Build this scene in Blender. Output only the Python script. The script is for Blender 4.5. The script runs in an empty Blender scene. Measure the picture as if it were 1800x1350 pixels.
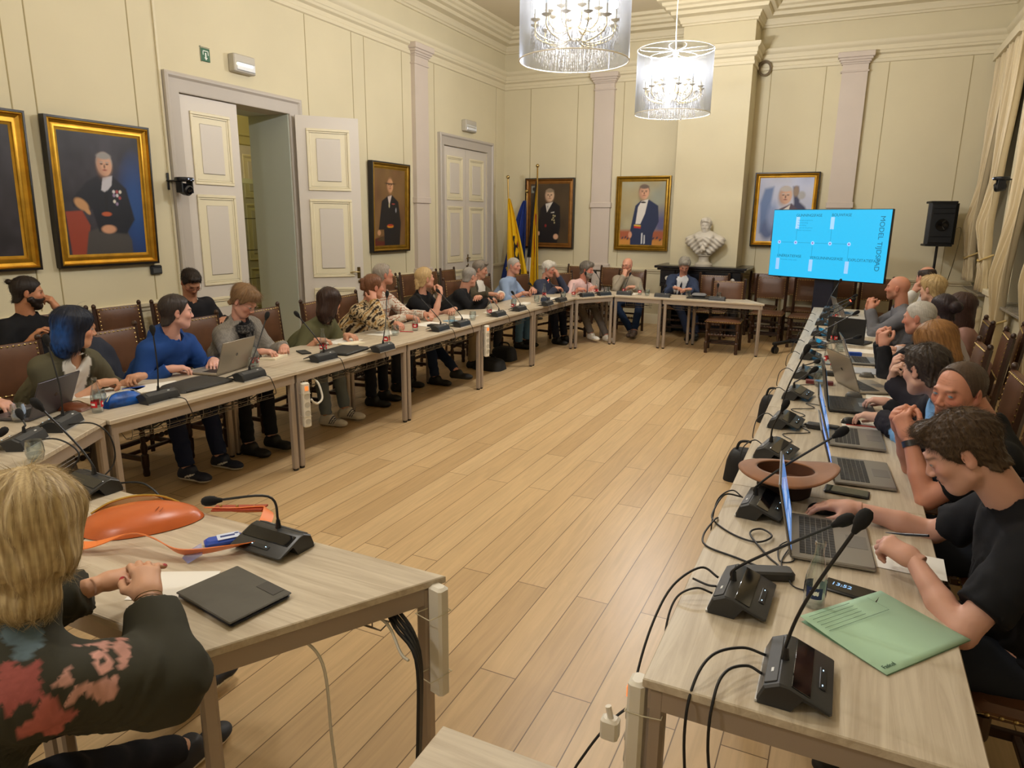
import bpy, math, random
import numpy as np
from mathutils import Vector, Matrix

# ------------------------------------------------------------------ camera, world, light, exposure
SC = bpy.context.scene
COL = SC.collection
CAM_H = 1.79
XL, XR, YB, YN, ZC = -6.1, 1.73, 12.35, -2.6, 5.12      # room shell: left, right, back, near, ceiling
TZ = 0.735                                               # table top height

cam_data = bpy.data.cameras.new('camera')
cam_data.sensor_width = 36.0
cam_data.sensor_fit = 'HORIZONTAL'
cam_data.lens = 1213.3 / 1800 * 36
cam_data.clip_start = 0.05
cam_data.clip_end = 60
cam = bpy.data.objects.new('camera', cam_data)
COL.objects.link(cam)
_y, _p, _r = 0.444405, 0.232135, 0.011396
_f = Vector((-math.sin(_y) * math.cos(_p), math.cos(_y) * math.cos(_p), -math.sin(_p)))
_rt = Vector((math.cos(_y), math.sin(_y), 0))
_up = _rt.cross(_f)
_r2 = math.cos(_r) * _rt + math.sin(_r) * _up
_u2 = -math.sin(_r) * _rt + math.cos(_r) * _up
_m = Matrix((_r2, _u2, -_f)).transposed().to_4x4()
_m.translation = Vector((0, 0, CAM_H))
cam.matrix_world = _m
SC.camera = cam

W = bpy.data.worlds.new('world')
SC.world = W
W.use_nodes = True
W.node_tree.nodes['Background'].inputs[0].default_value = (0.80, 0.86, 1.0, 1)
W.node_tree.nodes['Background'].inputs[1].default_value = 0.25

SC.view_settings.view_transform = 'Standard'
SC.view_settings.look = 'None'
SC.view_settings.exposure = 0.22
SC.view_settings.gamma = 1.0
SC.view_settings.use_curve_mapping = False
SC.cycles.max_bounces = 7
SC.cycles.diffuse_bounces = 4
SC.cycles.glossy_bounces = 3
SC.cycles.transmission_bounces = 6
SC.cycles.transparent_max_bounces = 12
SC.cycles.caustics_reflective = False
SC.cycles.caustics_refractive = False
SC.cycles.sample_clamp_indirect = 4.0
SC.cycles.use_denoising = True

CHAND = [(-2.17, 5.65), (-2.08, 8.73), (-2.25, 2.45), (-2.3, -0.6)]


def light(name, kind, loc, energy, color, size=0.1, size_y=None, rot=(0, 0, 0)):
    d = bpy.data.lights.new(name, kind)
    d.energy = energy
    d.color = color
    if kind == 'AREA':
        d.shape = 'RECTANGLE' if size_y else 'SQUARE'
        d.size = size
        if size_y:
            d.size_y = size_y
    elif kind in ('POINT', 'SPOT'):
        d.shadow_soft_size = size
    o = bpy.data.objects.new(name, d)
    o.location = loc
    o.rotation_euler = rot
    COL.objects.link(o)
    return o


# the bulbs of the chandeliers: a ring of small warm lamps in each (two are in view; two more are unseen lamps added without a chandelier)
for _i, (_x, _yy) in enumerate(CHAND):
    for _k in range(3):
        _a = _k * 2.094 + 0.4
        light('chandelier_bulb_light', 'POINT', (_x + 0.12 * math.cos(_a), _yy + 0.12 * math.sin(_a), 3.60), (78, 98, 30, 30)[_i], (1.0, 0.955, 0.885), 0.06)
# added weak blue fill at the near wall, for the tint of an unseen screen
for _x in (-5.0, -3.2, -0.6):
    light('window_daylight', 'AREA', (_x, YN + 0.05, 2.1), 26, (0.55, 0.72, 1.0), 1.1, 2.2, (math.radians(90), 0, math.pi))

# ------------------------------------------------------------------ helpers
random.seed(5)


def lin(c):
    if isinstance(c, str):
        c = c.lstrip('#')
        c = tuple(int(c[i:i + 2], 16) / 255 for i in (0, 2, 4))
    return tuple((x / 12.92 if x <= 0.04045 else ((x + 0.055) / 1.055) ** 2.4) for x in c[:3])


MATS = {}


def mat(name, col='#808080', rough=0.5, metal=0.0, **k):
    """procedural principled material; options: noise=(scale,amount), bump=(scale,strength), coat, trans, alpha, emit, attr, spec, aniso"""
    if name in MATS:
        return MATS[name]
    m = bpy.data.materials.new(name)
    m.use_nodes = True
    nt = m.node_tree
    b = nt.nodes['Principled BSDF']
    c = lin(col) if isinstance(col, str) else col
    b.inputs['Base Color'].default_value = (*c, 1)
    b.inputs['Roughness'].default_value = rough
    b.inputs['Metallic'].default_value = metal
    if 'spec' in k:
        b.inputs['Specular IOR Level'].default_value = k['spec']
    if 'coat' in k:
        b.inputs['Coat Weight'].default_value = k['coat']
        b.inputs['Coat Roughness'].default_value = 0.15
    if 'sheen' in k:
        b.inputs['Sheen Weight'].default_value = k['sheen']
    if 'trans' in k:
        b.inputs['Transmission Weight'].default_value = k['trans']
        b.inputs['IOR'].default_value = k.get('ior', 1.45)
    if 'alpha' in k:
        b.inputs['Alpha'].default_value = k['alpha']
    if 'sss' in k:
        b.inputs['Subsurface Weight'].default_value = k['sss']
        b.inputs['Subsurface Radius'].default_value = (0.02, 0.008, 0.004)
        b.inputs['Subsurface Scale'].default_value = 0.5
    if 'emit' in k:
        b.inputs['Emission Color'].default_value = (*(lin(k['emit'][0]) if isinstance(k['emit'][0], str) else k['emit'][0]), 1)
        b.inputs['Emission Strength'].default_value = k['emit'][1]
    L = nt.links
    src = None
    if k.get('attr'):
        a = nt.nodes.new('ShaderNodeAttribute')
        a.attribute_name = 'Col'
        src = a.outputs['Color']
        L.new(src, b.inputs['Base Color'])
        if k.get('attremit'):
            L.new(src, b.inputs['Emission Color'])
    tc = nt.nodes.new('ShaderNodeTexCoord')
    mp = nt.nodes.new('ShaderNodeMapping')
    mp.inputs['Scale'].default_value = k.get('stretch', (1, 1, 1))
    L.new(tc.outputs['Object'], mp.inputs['Vector'])
    if 'noise' in k:
        sc, am = k['noise']
        n = nt.nodes.new('ShaderNodeTexNoise')
        n.inputs['Scale'].default_value = sc
        n.inputs['Detail'].default_value = 6
        L.new(mp.outputs['Vector'], n.inputs['Vector'])
        r = nt.nodes.new('ShaderNodeMapRange')
        r.inputs['From Min'].default_value = 0.3
        r.inputs['From Max'].default_value = 0.7
        r.inputs['To Min'].default_value = 1 - am
        r.inputs['To Max'].default_value = 1 + am
        L.new(n.outputs['Fac'], r.inputs['Value'])
        mx = nt.nodes.new('ShaderNodeVectorMath')
        mx.operation = 'SCALE'
        if src is not None:
            L.new(src, mx.inputs[0])
        else:
            mx.inputs[0].default_value = c
        L.new(r.outputs['Result'], mx.inputs['Scale'])
        L.new(mx.outputs['Vector'], b.inputs['Base Color'])
    if 'bump' in k:
        sc, am = k['bump']
        n = nt.nodes.new('ShaderNodeTexNoise')
        n.inputs['Scale'].default_value = sc
        n.inputs['Detail'].default_value = 4
        L.new(mp.outputs['Vector'], n.inputs['Vector'])
        bp = nt.nodes.new('ShaderNodeBump')
        bp.inputs['Strength'].default_value = am
        bp.inputs['Distance'].default_value = k.get('bdist', 0.01)
        L.new(n.outputs['Fac'], bp.inputs['Height'])
        L.new(bp.outputs['Normal'], b.inputs['Normal'])
    MATS[name] = m
    return m


def tag(o, label=None, cat=None, group=None, kind=None):
    if label: o['label'] = label
    if cat: o['category'] = cat
    if group: o['group'] = group
    if kind: o['kind'] = kind
    return o


def empty(name, loc=(0, 0, 0), rz=0.0, label=None, cat=None, group=None):
    o = bpy.data.objects.new(name, None)
    o.empty_display_size = 0.1
    o.location = loc
    o.rotation_euler = (0, 0, rz)
    COL.objects.link(o)
    return tag(o, label, cat, group)


def copy_tree(o, parent=None):
    c = o.copy()
    COL.objects.link(c)
    c.parent = parent
    for ch in list(o.children):
        copy_tree(ch, c)
    return c


def link_mesh(name, me, m=None, parent=None, smooth=True, angle=40):
    if m is not None and not me.materials:
        me.materials.append(m)
    if smooth:
        me.shade_smooth()
        if angle:
            me.set_sharp_from_angle(angle=math.radians(angle))
    o = bpy.data.objects.new(name, me)
    COL.objects.link(o)
    if parent is not None:
        o.parent = parent
    return o


def smooth_path(P, n=8):
    P = [Vector(p) for p in P]
    if len(P) < 3:
        return P
    out = []
    Q = [P[0] * 2 - P[1]] + P + [P[-1] * 2 - P[-2]]
    for i in range(1, len(Q) - 2):
        a, b, c, d = Q[i - 1], Q[i], Q[i + 1], Q[i + 2]
        for j in range(n):
            t = j / n
            out.append(0.5 * ((2 * b) + (c - a) * t + (2 * a - 5 * b + 4 * c - d) * t * t + (3 * b - a - 3 * c + d) * t ** 3))
    out.append(P[-1])
    return out


def frame(d):
    d = Vector(d).normalized()
    u = Vector((0, 0, 1)) if abs(d.z) < 0.95 else Vector((1, 0, 0))
    x = d.cross(u).normalized()
    return x, x.cross(d).normalized(), d


class MB:
    """collects shapes into one mesh"""

    def __init__(s):
        s.v = []
        s.f = []
        s.mi = []
        s.cur = 0
        s.M = Matrix.Identity(4)

    def add(s, vs, fs):
        o = len(s.v)
        s.v += [tuple(s.M @ Vector(p)) for p in vs]
        s.f += [tuple(i + o for i in f) for f in fs]
        s.mi += [s.cur] * len(fs)
        return s

    def box(s, c, d, R=None, bev=0.0):
        x, y, z = d[0] / 2, d[1] / 2, d[2] / 2
        if bev > 0:
            b = min(bev, x * .9, y * .9, z * .9)
            V = []
            for sz in (-1, 1):
                for zz, o in ((z, b), (z - b, 0)) if sz > 0 else ((z - b, 0), (z, b)):
                    pass
            rings = [(-z, b), (-z + b, 0), (z - b, 0), (z, b)]
            for zz, o in rings:
                X, Y = x - o, y - o
                for p in ((X - b, -Y), (X, -Y + b), (X, Y - b), (X - b, Y), (-X + b, Y), (-X, Y - b), (-X, -Y + b), (-X + b, -Y)):
                    V.append(Vector((p[0], p[1], zz)))
            F = [tuple(reversed(range(8))), tuple(range(24, 32))]
            for r in range(3):
                for i in range(8):
                    j = (i + 1) % 8
                    F.append((r * 8 + i, r * 8 + j, r * 8 + 8 + j, r * 8 + 8 + i))
        else:
            V = [Vector((a * x, b * y, e * z)) for e in (-1, 1) for a, b in ((-1, -1), (1, -1), (1, 1), (-1, 1))]
            F = [(3, 2, 1, 0), (4, 5, 6, 7), (0, 1, 5, 4), (1, 2, 6, 5), (2, 3, 7, 6), (3, 0, 4, 7)]
        if R is not None:
            V = [R @ p for p in V]
        c = Vector(c)
        return s.add([p + c for p in V], F)

    def bb(s, a, b, bev=0.0):
        """box between two corners"""
        return s.box([(a[i] + b[i]) / 2 for i in range(3)], [abs(b[i] - a[i]) for i in range(3)], None, bev)

    def tube(s, P, r, n=8, cap=True, sm=0):
        P = smooth_path(P, sm) if sm else [Vector(p) for p in P]
        rs = [r] * len(P) if not hasattr(r, '__len__') else (list(r) if len(r) == len(P) else [r[0] + (r[-1] - r[0]) * i / (len(P) - 1) for i in range(len(P))])
        V = []
        F = []
        x = None
        for i, p in enumerate(P):
            d = (P[min(i + 1, len(P) - 1)] - P[max(i - 1, 0)])
            if d.length < 1e-9:
                d = Vector((0, 0, 1))
            d.normalize()
            if x is None:
                x = frame(d)[0]
            else:
                x = (x - d * x.dot(d))
                x = x.normalized() if x.length > 1e-6 else frame(d)[0]
            y = d.cross(x)
            for k in range(n):
                a = 2 * math.pi * k / n
                V.append(p + (x * math.cos(a) + y * math.sin(a)) * rs[i])
        for i in range(len(P) - 1):
            for k in range(n):
                j = (k + 1) % n
                F.append((i * n + k, i * n + j, (i + 1) * n + j, (i + 1) * n + k))
        if cap:
            F.append(tuple(reversed(range(n))))
            F.append(tuple(range((len(P) - 1) * n, len(P) * n)))
        return s.add(V, F)

    def lathe(s, prof, c=(0, 0, 0), n=20, axis=None, closed=False):
        """prof: list of (radius, height) along the axis"""
        c = Vector(c)
        X, Y, Z = (Vector((1, 0, 0)), Vector((0, 1, 0)), Vector((0, 0, 1))) if axis is None else frame(axis)
        V = []
        F = []
        for r, h in prof:
            for k in range(n):
                a = 2 * math.pi * k / n
                V.append(c + (X * math.cos(a) + Y * math.sin(a)) * max(r, 1e-5) + Z * h)
        for i in range(len(prof) - 1):
            for k in range(n):
                j = (k + 1) % n
                F.append((i * n + k, i * n + j, (i + 1) * n + j, (i + 1) * n + k))
        if not closed:
            F.append(tuple(reversed(range(n))))
            F.append(tuple(range((len(prof) - 1) * n, len(prof) * n)))
        return s.add(V, F)

    def ball(s, c, r, n=12, m=8, R=None):
        r = (r, r, r) if not hasattr(r, '__len__') else r
        c = Vector(c)
        V = []
        F = []
        for i in range(m + 1):
            t = math.pi * i / m
            for k in range(n):
                a = 2 * math.pi * k / n
                p = Vector((r[0] * math.sin(t) * math.cos(a), r[1] * math.sin(t) * math.sin(a), r[2] * math.cos(t)))
                V.append(c + (R @ p if R is not None else p))
        for i in range(m):
            for k in range(n):
                j = (k + 1) % n
                F.append((i * n + k, (i + 1) * n + k, (i + 1) * n + j, i * n + j))
        return s.add(V, F)

    def prism(s, poly, z0, z1, bev=0.0):
        n = len(poly)
        V = [Vector((p[0], p[1], z0)) for p in poly] + [Vector((p[0], p[1], z1)) for p in poly]
        F = [tuple(reversed(range(n))), tuple(range(n, 2 * n))]
        for i in range(n):
            j = (i + 1) % n
            F.append((i, j, n + j, n + i))
        return s.add(V, F)

    def sweep(s, prof, P, up=(0, 0, 1), closed=False, cap=True):
        """sweep 2-D profile (out, up) along a horizontal polyline with mitred corners; 'out' is to the left of travel"""
        P = [Vector(p) for p in P]
        n = len(P)
        U = Vector(up)
        V = []
        F = []
        m = len(prof)
        for i in range(n):
            if closed:
                d0 = (P[i] - P[i - 1]).normalized()
                d1 = (P[(i + 1) % n] - P[i]).normalized()
            else:
                d0 = (P[i] - P[i - 1]).normalized() if i else (P[1] - P[0]).normalized()
                d1 = (P[i + 1] - P[i]).normalized() if i < n - 1 else d0
            n0, n1 = U.cross(d0), U.cross(d1)
            b = (n0 + n1)
            b = b / max(1e-6, b.length_squared) * 2
            for o, h in prof:
                V.append(P[i] + b * o + U * h)
        for i in range(n if closed else n - 1):
            a, b2 = i * m, ((i + 1) % n) * m
            for k in range(m - 1):
                F.append((a + k, a + k + 1, b2 + k + 1, b2 + k))
        if cap and not closed:
            F.append(tuple(reversed(range(m))))
            F.append(tuple(range((n - 1) * m, n * m)))
        return s.add(V, F)

    def build(s, name, m=None, parent=None, smooth=True, angle=35, mats=None):
        me = bpy.data.meshes.new(name)
        me.from_pydata(s.v, [], s.f)
        for x in (mats or ([m] if m else [])):
            me.materials.append(x)
        if mats:
            me.polygons.foreach_set('material_index', s.mi)
        me.update()
        return link_mesh(name, me, None, parent, smooth, angle)


def R3(rx=0, ry=0, rz=0):
    return Matrix.Rotation(rz, 3, 'Z') @ Matrix.Rotation(ry, 3, 'Y') @ Matrix.Rotation(rx, 3, 'X')


def text_mesh(name, s, size, m, parent, M, align='LEFT', ext=0.0005):
    cu = bpy.data.curves.new(name, 'FONT')
    cu.body = s
    cu.size = size
    cu.align_x = align
    cu.extrude = ext
    o = bpy.data.objects.new(name, cu)
    COL.objects.link(o)
    dg = bpy.context.evaluated_depsgraph_get()
    me = bpy.data.meshes.new_from_object(o.evaluated_get(dg))
    COL.objects.unlink(o)
    bpy.data.objects.remove(o)
    me.transform(M)
    me.materials.clear()
    me.materials.append(m)
    o = bpy.data.objects.new(name, me)
    COL.objects.link(o)
    o.parent = parent
    return o


def set_col(me, cols):
    a = me.color_attributes.new('Col', 'FLOAT_COLOR', 'POINT')
    c = np.ones((len(me.vertices), 4), np.float32)
    c[:, :3] = cols
    a.data.foreach_set('color', c.ravel())

# ------------------------------------------------------------------ materials of the room
M_WALL = mat('cream_wall_fabric', '#d3c9ab', 0.85, noise=(1.3, 0.03), bump=(420, 0.12), bdist=0.002)
M_TRIM = mat('cream_plaster_trim', '#d8ceb2', 0.6)
M_CEIL = mat('ceiling_plaster', '#d6cbb2', 0.8, noise=(0.7, 0.03))
M_PIL = mat('lilac_grey_paint', '#c9bcb1', 0.6, noise=(3, 0.02))
M_DOOR = mat('pale_lilac_door_paint', '#cfc7bd', 0.45)
M_DOORM = mat('cream_door_moulding', '#e0d6b8', 0.45)
M_GROOVE = mat('panel_seam', '#a3956f', 0.9)


def floor_material():
    m = bpy.data.materials.new('oak_plank_floor')
    m.use_nodes = True
    nt = m.node_tree
    L = nt.links
    N = nt.nodes.new
    b = nt.nodes['Principled BSDF']
    tc = N('ShaderNodeTexCoord')
    mp = N('ShaderNodeMapping')
    mp.inputs['Rotation'].default_value = (0, 0, math.radians(90))
    mp.inputs['Location'].default_value = (0.3, 0.057, 0)
    L.new(tc.outputs['Object'], mp.inputs['Vector'])
    br = N('ShaderNodeTexBrick')
    br.inputs['Color1'].default_value = (0, 0, 0, 1)
    br.inputs['Color2'].default_value = (1, 1, 1, 1)
    br.inputs['Mortar'].default_value = (0.5, 0.5, 0.5, 1)
    br.inputs['Scale'].default_value = 1.0
    br.inputs['Mortar Size'].default_value = 0.0022
    br.inputs['Mortar Smooth'].default_value = 0.0
    br.inputs['Brick Width'].default_value = 1.9
    br.inputs['Row Height'].default_value = 0.16
    br.offset = 0.37
    br.offset_frequency = 2
    L.new(mp.outputs['Vector'], br.inputs['Vector'])
    ramp = N('ShaderNodeValToRGB')
    cr = ramp.color_ramp
    cr.elements[0].color = (*lin('#bb9c72'), 1)
    cr.elements[1].color = (*lin('#cdb086'), 1)
    e = cr.elements.new(0.5)
    e.color = (*lin('#c6a77c'), 1)
    L.new(br.outputs['Color'], ramp.inputs['Fac'])
    # grain: stretched noise along the plank, plus cathedral figure
    mp2 = N('ShaderNodeMapping')
    mp2.inputs['Scale'].default_value = (26, 1.6, 1)
    L.new(tc.outputs['Object'], mp2.inputs['Vector'])
    add = N('ShaderNodeVectorMath')
    add.operation = 'ADD'
    sc = N('ShaderNodeVectorMath')
    sc.operation = 'SCALE'
    sc.inputs['Scale'].default_value = 7.0
    L.new(br.outputs['Color'], sc.inputs[0])
    L.new(mp2.outputs['Vector'], add.inputs[0])
    L.new(sc.outputs['Vector'], add.inputs[1])
    n1 = N('ShaderNodeTexNoise')
    n1.inputs['Scale'].default_value = 1.0
    n1.inputs['Detail'].default_value = 8
    n1.inputs['Distortion'].default_value = 1.6
    L.new(add.outputs['Vector'], n1.inputs['Vector'])
    r1 = N('ShaderNodeMapRange')
    r1.inputs['From Min'].default_value = 0.35
    r1.inputs['From Max'].default_value = 0.7
    r1.inputs['To Min'].default_value = 1.05
    r1.inputs['To Max'].default_value = 0.88
    L.new(n1.outputs['Fac'], r1.inputs['Value'])
    n2 = N('ShaderNodeTexNoise')
    n2.inputs['Scale'].default_value = 0.9
    n2.inputs['Detail'].default_value = 3
    L.new(tc.outputs['Object'], n2.inputs['Vector'])
    r2 = N('ShaderNodeMapRange')
    r2.inputs['To Min'].default_value = 0.93
    r2.inputs['To Max'].default_value = 1.07
    L.new(n2.outputs['Fac'], r2.inputs['Value'])
    mu = N('ShaderNodeMath')
    mu.operation = 'MULTIPLY'
    L.new(r1.outputs['Result'], mu.inputs[0])
    L.new(r2.outputs['Result'], mu.inputs[1])
    s2 = N('ShaderNodeVectorMath')
    s2.operation = 'SCALE'
    L.new(ramp.outputs['Color'], s2.inputs[0])
    L.new(mu.outputs['Value'], s2.inputs['Scale'])
    mx = N('ShaderNodeMix')
    mx.data_type = 'RGBA'
    L.new(br.outputs['Fac'], mx.inputs[0])
    L.new(s2.outputs['Vector'], mx.inputs[6])
    mx.inputs[7].default_value = (*lin('#6b5231'), 1)
    L.new(mx.outputs[2], b.inputs['Base Color'])
    bp = N('ShaderNodeBump')
    bp.inputs['Strength'].default_value = 0.25
    bp.inputs['Distance'].default_value = 0.002
    inv = N('ShaderNodeMath')
    inv.operation = 'SUBTRACT'
    inv.inputs[0].default_value = 1.0
    L.new(br.outputs['Fac'], inv.inputs[1])
    ad = N('ShaderNodeMath')
    ad.operation = 'MULTIPLY_ADD'
    ad.inputs[1].default_value = 0.12
    L.new(n1.outputs['Fac'], ad.inputs[0])
    L.new(inv.outputs['Value'], ad.inputs[2])
    L.new(ad.outputs['Value'], bp.inputs['Height'])
    L.new(bp.outputs['Normal'], b.inputs['Normal'])
    b.inputs['Roughness'].default_value = 0.36
    b.inputs['Specular IOR Level'].default_value = 0.45
    return m


def S(name, mb, m, parent=None, **k):
    o = mb.build(name, m, parent, **k)
    o['kind'] = 'structure'
    return o


S('floor', MB().bb((-9.6, YN - 0.3, -0.1), (XR + 0.45, YB + 0.3, 0)), floor_material(), smooth=False)
S('ceiling', MB().bb((XL - 0.3, YN - 0.3, ZC), (XR + 0.45, YB + 0.3, ZC + 0.1)), M_CEIL, smooth=False)

# door positions on the left wall (y0, y1 of the clear opening), both 2.98 high
D1, D2, DH = (5.107, 6.622), (10.115, 11.636), 2.98
w = MB()
w.bb((XL - 0.28, YN, 0), (XL, D1[0], ZC)).bb((XL - 0.28, D1[1], 0), (XL, D2[0], ZC)).bb((XL - 0.28, D2[1], 0), (XL, YB, ZC))
w.bb((XL - 0.28, D1[0], DH), (XL, D1[1], ZC)).bb((XL - 0.28, D2[0], DH), (XL, D2[1], ZC)).bb((XL - 0.28, D2[0], 0), (XL - 0.12, D2[1], DH))
S('wall_left', w, M_WALL, smooth=False)
CB0, CB1, CBP = -2.69, -1.61, 0.6                         # chimney breast
S('wall_back', MB().bb((XL - 0.3, YB, 0), (XR + 0.45, YB + 0.2, ZC)), M_WALL, smooth=False)
S('wall_back_chimney_breast', MB().bb((CB0, YB - CBP, 0), (CB1, YB, ZC)), M_WALL, smooth=False)

# near wall behind the viewer; its three tall windows are added for the cool fill
NW = [(-5.6, -4.4), (-3.8, -2.6), (-1.2, 0.0)]
w = MB()
xs = [XL] + [a for p in NW for a in p] + [XR]
for i in range(0, len(xs), 2):
    w.bb((xs[i], YN - 0.2, 0), (xs[i + 1], YN, ZC))
for a, b in NW:
    w.bb((a, YN - 0.2, 0), (b, YN, 0.9)).bb((a, YN - 0.2, 3.4), (b, YN, ZC))
S('wall_near', w, M_WALL, smooth=False)
for i, (a, b) in enumerate(NW):
    w = MB()
    for x in (a + 0.03, (a + b) / 2, b - 0.03):
        w.bb((x - 0.03, YN - 0.12, 0.9), (x + 0.03, YN - 0.06, 3.4))
    for z in (0.93, 2.6, 3.37):
        w.bb((a, YN - 0.12, z - 0.03), (b, YN - 0.06, z + 0.03))
    S('window_%d' % (i + 3), w, M_TRIM, smooth=False)

# right wall: piers with two deep window bays
RW = [(8.95, 10.35 + 0.0), (5.9, 7.6), (2.6, 4.3), (-0.6, 1.1)]
bays = [(10.75, 12.1), (8.0, 9.75), (4.6, 6.4), (1.4, 3.1)]
w = MB()
ys = sorted([YN, YB] + [v for p in bays for v in p])
for i in range(0, len(ys), 2):
    w.bb((XR, ys[i], 0), (XR + 0.42, ys[i + 1], ZC))
for a, b in bays:
    w.bb((XR, a, 0), (XR + 0.42, b, 0.9)).bb((XR, a, 4.1), (XR + 0.42, b, ZC))
S('wall_right', w, M_WALL, smooth=False)
M_GLASSN = mat('night_window_glass', '#1c2026', 0.06, 0.0, spec=0.6)
for i, (a, b) in enumerate(bays[:2]):
    w = MB()
    w.bb((XR + 0.30, a, 0.9), (XR + 0.36, a + 0.09, 4.1)).bb((XR + 0.30, b - 0.09, 0.9), (XR + 0.36, b, 4.1))
    w.bb((XR + 0.30, (a + b) / 2 - 0.04, 0.9), (XR + 0.36, (a + b) / 2 + 0.04, 4.1))
    for z in (0.94, 2.9, 4.06):
        w.bb((XR + 0.30, a, z - 0.04), (XR + 0.36, b, z + 0.04))
    fr = S('window_%d' % (i + 1), w, M_TRIM, smooth=False)
    MB().bb((XR + 0.325, a, 0.9), (XR + 0.335, b, 4.1)).build('pane', M_GLASSN, fr, smooth=False)
    MB().bb((XR - 0.16, a - 0.05, 0.9), (XR + 0.3, b + 0.05, 0.93), 0.005).build('sill', mat('grey_marble_sill', '#8b8377', 0.25, noise=(9, 0.15)), fr)
w = MB()
for a, b in bays[2:]:
    w.bb((XR + 0.3, a, 0.9), (XR + 0.34, b, 4.1))
S('window_6', w, M_GLASSN, smooth=False)

# ---- mouldings that run round the room (profiles: out from the wall, height)
ENT = [(0.0, 4.14), (0.022, 4.15), (0.022, 4.19), (0.012, 4.20), (0.012, 4.25), (0.05, 4.27), (0.05, 4.30), (0.06, 4.31), (0.06, 4.37),
       (0.085, 4.39), (0.10, 4.42), (0.10, 4.45), (0.0, 4.455)]
CRN = [(0.0, 4.76), (0.025, 4.765), (0.03, 4.79), (0.05, 4.80), (0.055, 4.83), (0.075, 4.86), (0.075, 4.88), (0.17, 4.90), (0.18, 4.93), (0.18, 4.95),
       (0.24, 4.965), (0.25, 5.0), (0.29, 5.02), (0.30, 5.06), (0.36, 5.075), (0.37, 5.12)]


def wall_path(z=0.0):
    return [(XR, YN, z), (XR, YB, z), (CB1, YB, z), (CB1, YB - CBP, z), (CB0, YB - CBP, z), (CB0, YB, z), (XL, YB, z), (XL, YN, z)]


S('trim_1', MB().sweep(ENT, wall_path()), M_TRIM, angle=30)
S('trim_2', MB().sweep(CRN, wall_path()), M_TRIM, angle=30)
# dado rail and baseboard, interrupted at the doors and the chimney breast
DADO = [(0, 0.90), (0.015, 0.905), (0.02, 0.93), (0.04, 0.945), (0.045, 0.975), (0.0, 0.985)]
BASE = [(0, 0.0), (0.022, 0.0), (0.022, 0.15), (0.012, 0.175), (0.0, 0.18)]
CW = 0.175
segs = {'left': [[(XL, D1[0] - CW), (XL, YN)], [(XL, D2[0] - CW), (XL, D1[1] + CW)], [(XL, YB), (XL, D2[1] + CW)]],
        'back': [[(XR, YB), (CB1, YB)], [(CB0, YB), (XL, YB)]]}
for side, ss in segs.items():
    for i, pr in enumerate((DADO, BASE)):
        w = MB()
        for s_ in ss:
            w.sweep(pr, [(x, y, 0) for x, y in s_])
        S(('trim_3_' if i == 0 else 'baseboard_') + side, w, M_TRIM, angle=30)
w = MB()
for a, b in [(YN, 1.35), (3.15, 4.55), (6.45, 7.95), (9.8, 10.7), (12.15, YB)]:
    w.sweep(DADO, [(XR, a, 0), (XR, b, 0)]).sweep(BASE, [(XR, a, 0), (XR, b, 0)])
S('baseboard_right', w, M_TRIM, angle=30)

# thin panel seams in the wall covering
w = MB()
for y in (1.4, 2.45, 2.65, 3.54, 3.732, 4.641, 6.977, 7.845, 8.106, 8.982, 9.86, 12.0):
    w.bb((XL - 0.001, y - 0.005, 1.0), (XL + 0.003, y + 0.005, 4.14))
S('trim_4', w, M_GROOVE, smooth=False)
w = MB()
for x in (-5.56, -4.637, -3.79, -2.80, -1.40, -0.605, 0.25, 1.3):
    w.bb((x - 0.005, YB - 0.003, 1.0), (x + 0.005, YB + 0.001, 4.14))
S('trim_5', w, M_GROOVE, smooth=False)


def pilaster(n, pos, axis, width):
    """flat pilaster standing on the dado; axis 'x' = on the back wall, 'y' = on the left wall"""
    w = MB()

    def seg(hw, d, z0, z1, bev=0.0):
        if axis == 'x':
            w.bb((pos - hw, YB - d, z0), (pos + hw, YB + 0.01, z1), bev)
        else:
            w.bb((XL - 0.01, pos - hw, z0), (XL + d, pos + hw, z1), bev)
    h = width / 2
    seg(h, 0.07, 2.13, 4.03)
    seg(h - 0.004, 0.062, 1.05, 2.04)
    seg(h + 0.018, 0.085, 2.04, 2.13, 0.006)
    seg(h + 0.02, 0.085, 4.02, 4.045, 0.006)
    seg(h, 0.075, 4.04, 4.14)
    for i, (o, z0, z1) in enumerate(((0.018, 4.13, 4.16), (0.035, 4.155, 4.19), (0.055, 4.185, 4.225), (0.075, 4.22, 4.30))):
        seg(h + o, 0.075 + o, z0, z1, 0.008)
    seg(h + 0.03, 0.10, 1.0, 1.05, 0.01)
    seg(h + 0.05, 0.12, 0.93, 1.0, 0.004)
    seg(h + 0.04, 0.11, 0.0, 0.90)
    seg(h + 0.055, 0.13, 0.0, 0.18)
    S('trim_%d' % n, w, M_PIL, smooth=False)


pilaster(6, -4.125, 'x', 0.355)
pilaster(7, -0.205, 'x', 0.355)
pilaster(8, 9.40, 'y', 0.36)

# casings of the two doors
CAS = [(0.0, 0.0), (0.0, 0.055), (0.02, 0.065), (0.035, 0.062), (0.055, 0.040), (0.075, 0.034), (0.16, 0.026), (0.175, 0.02), (0.175, 0)]


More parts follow.
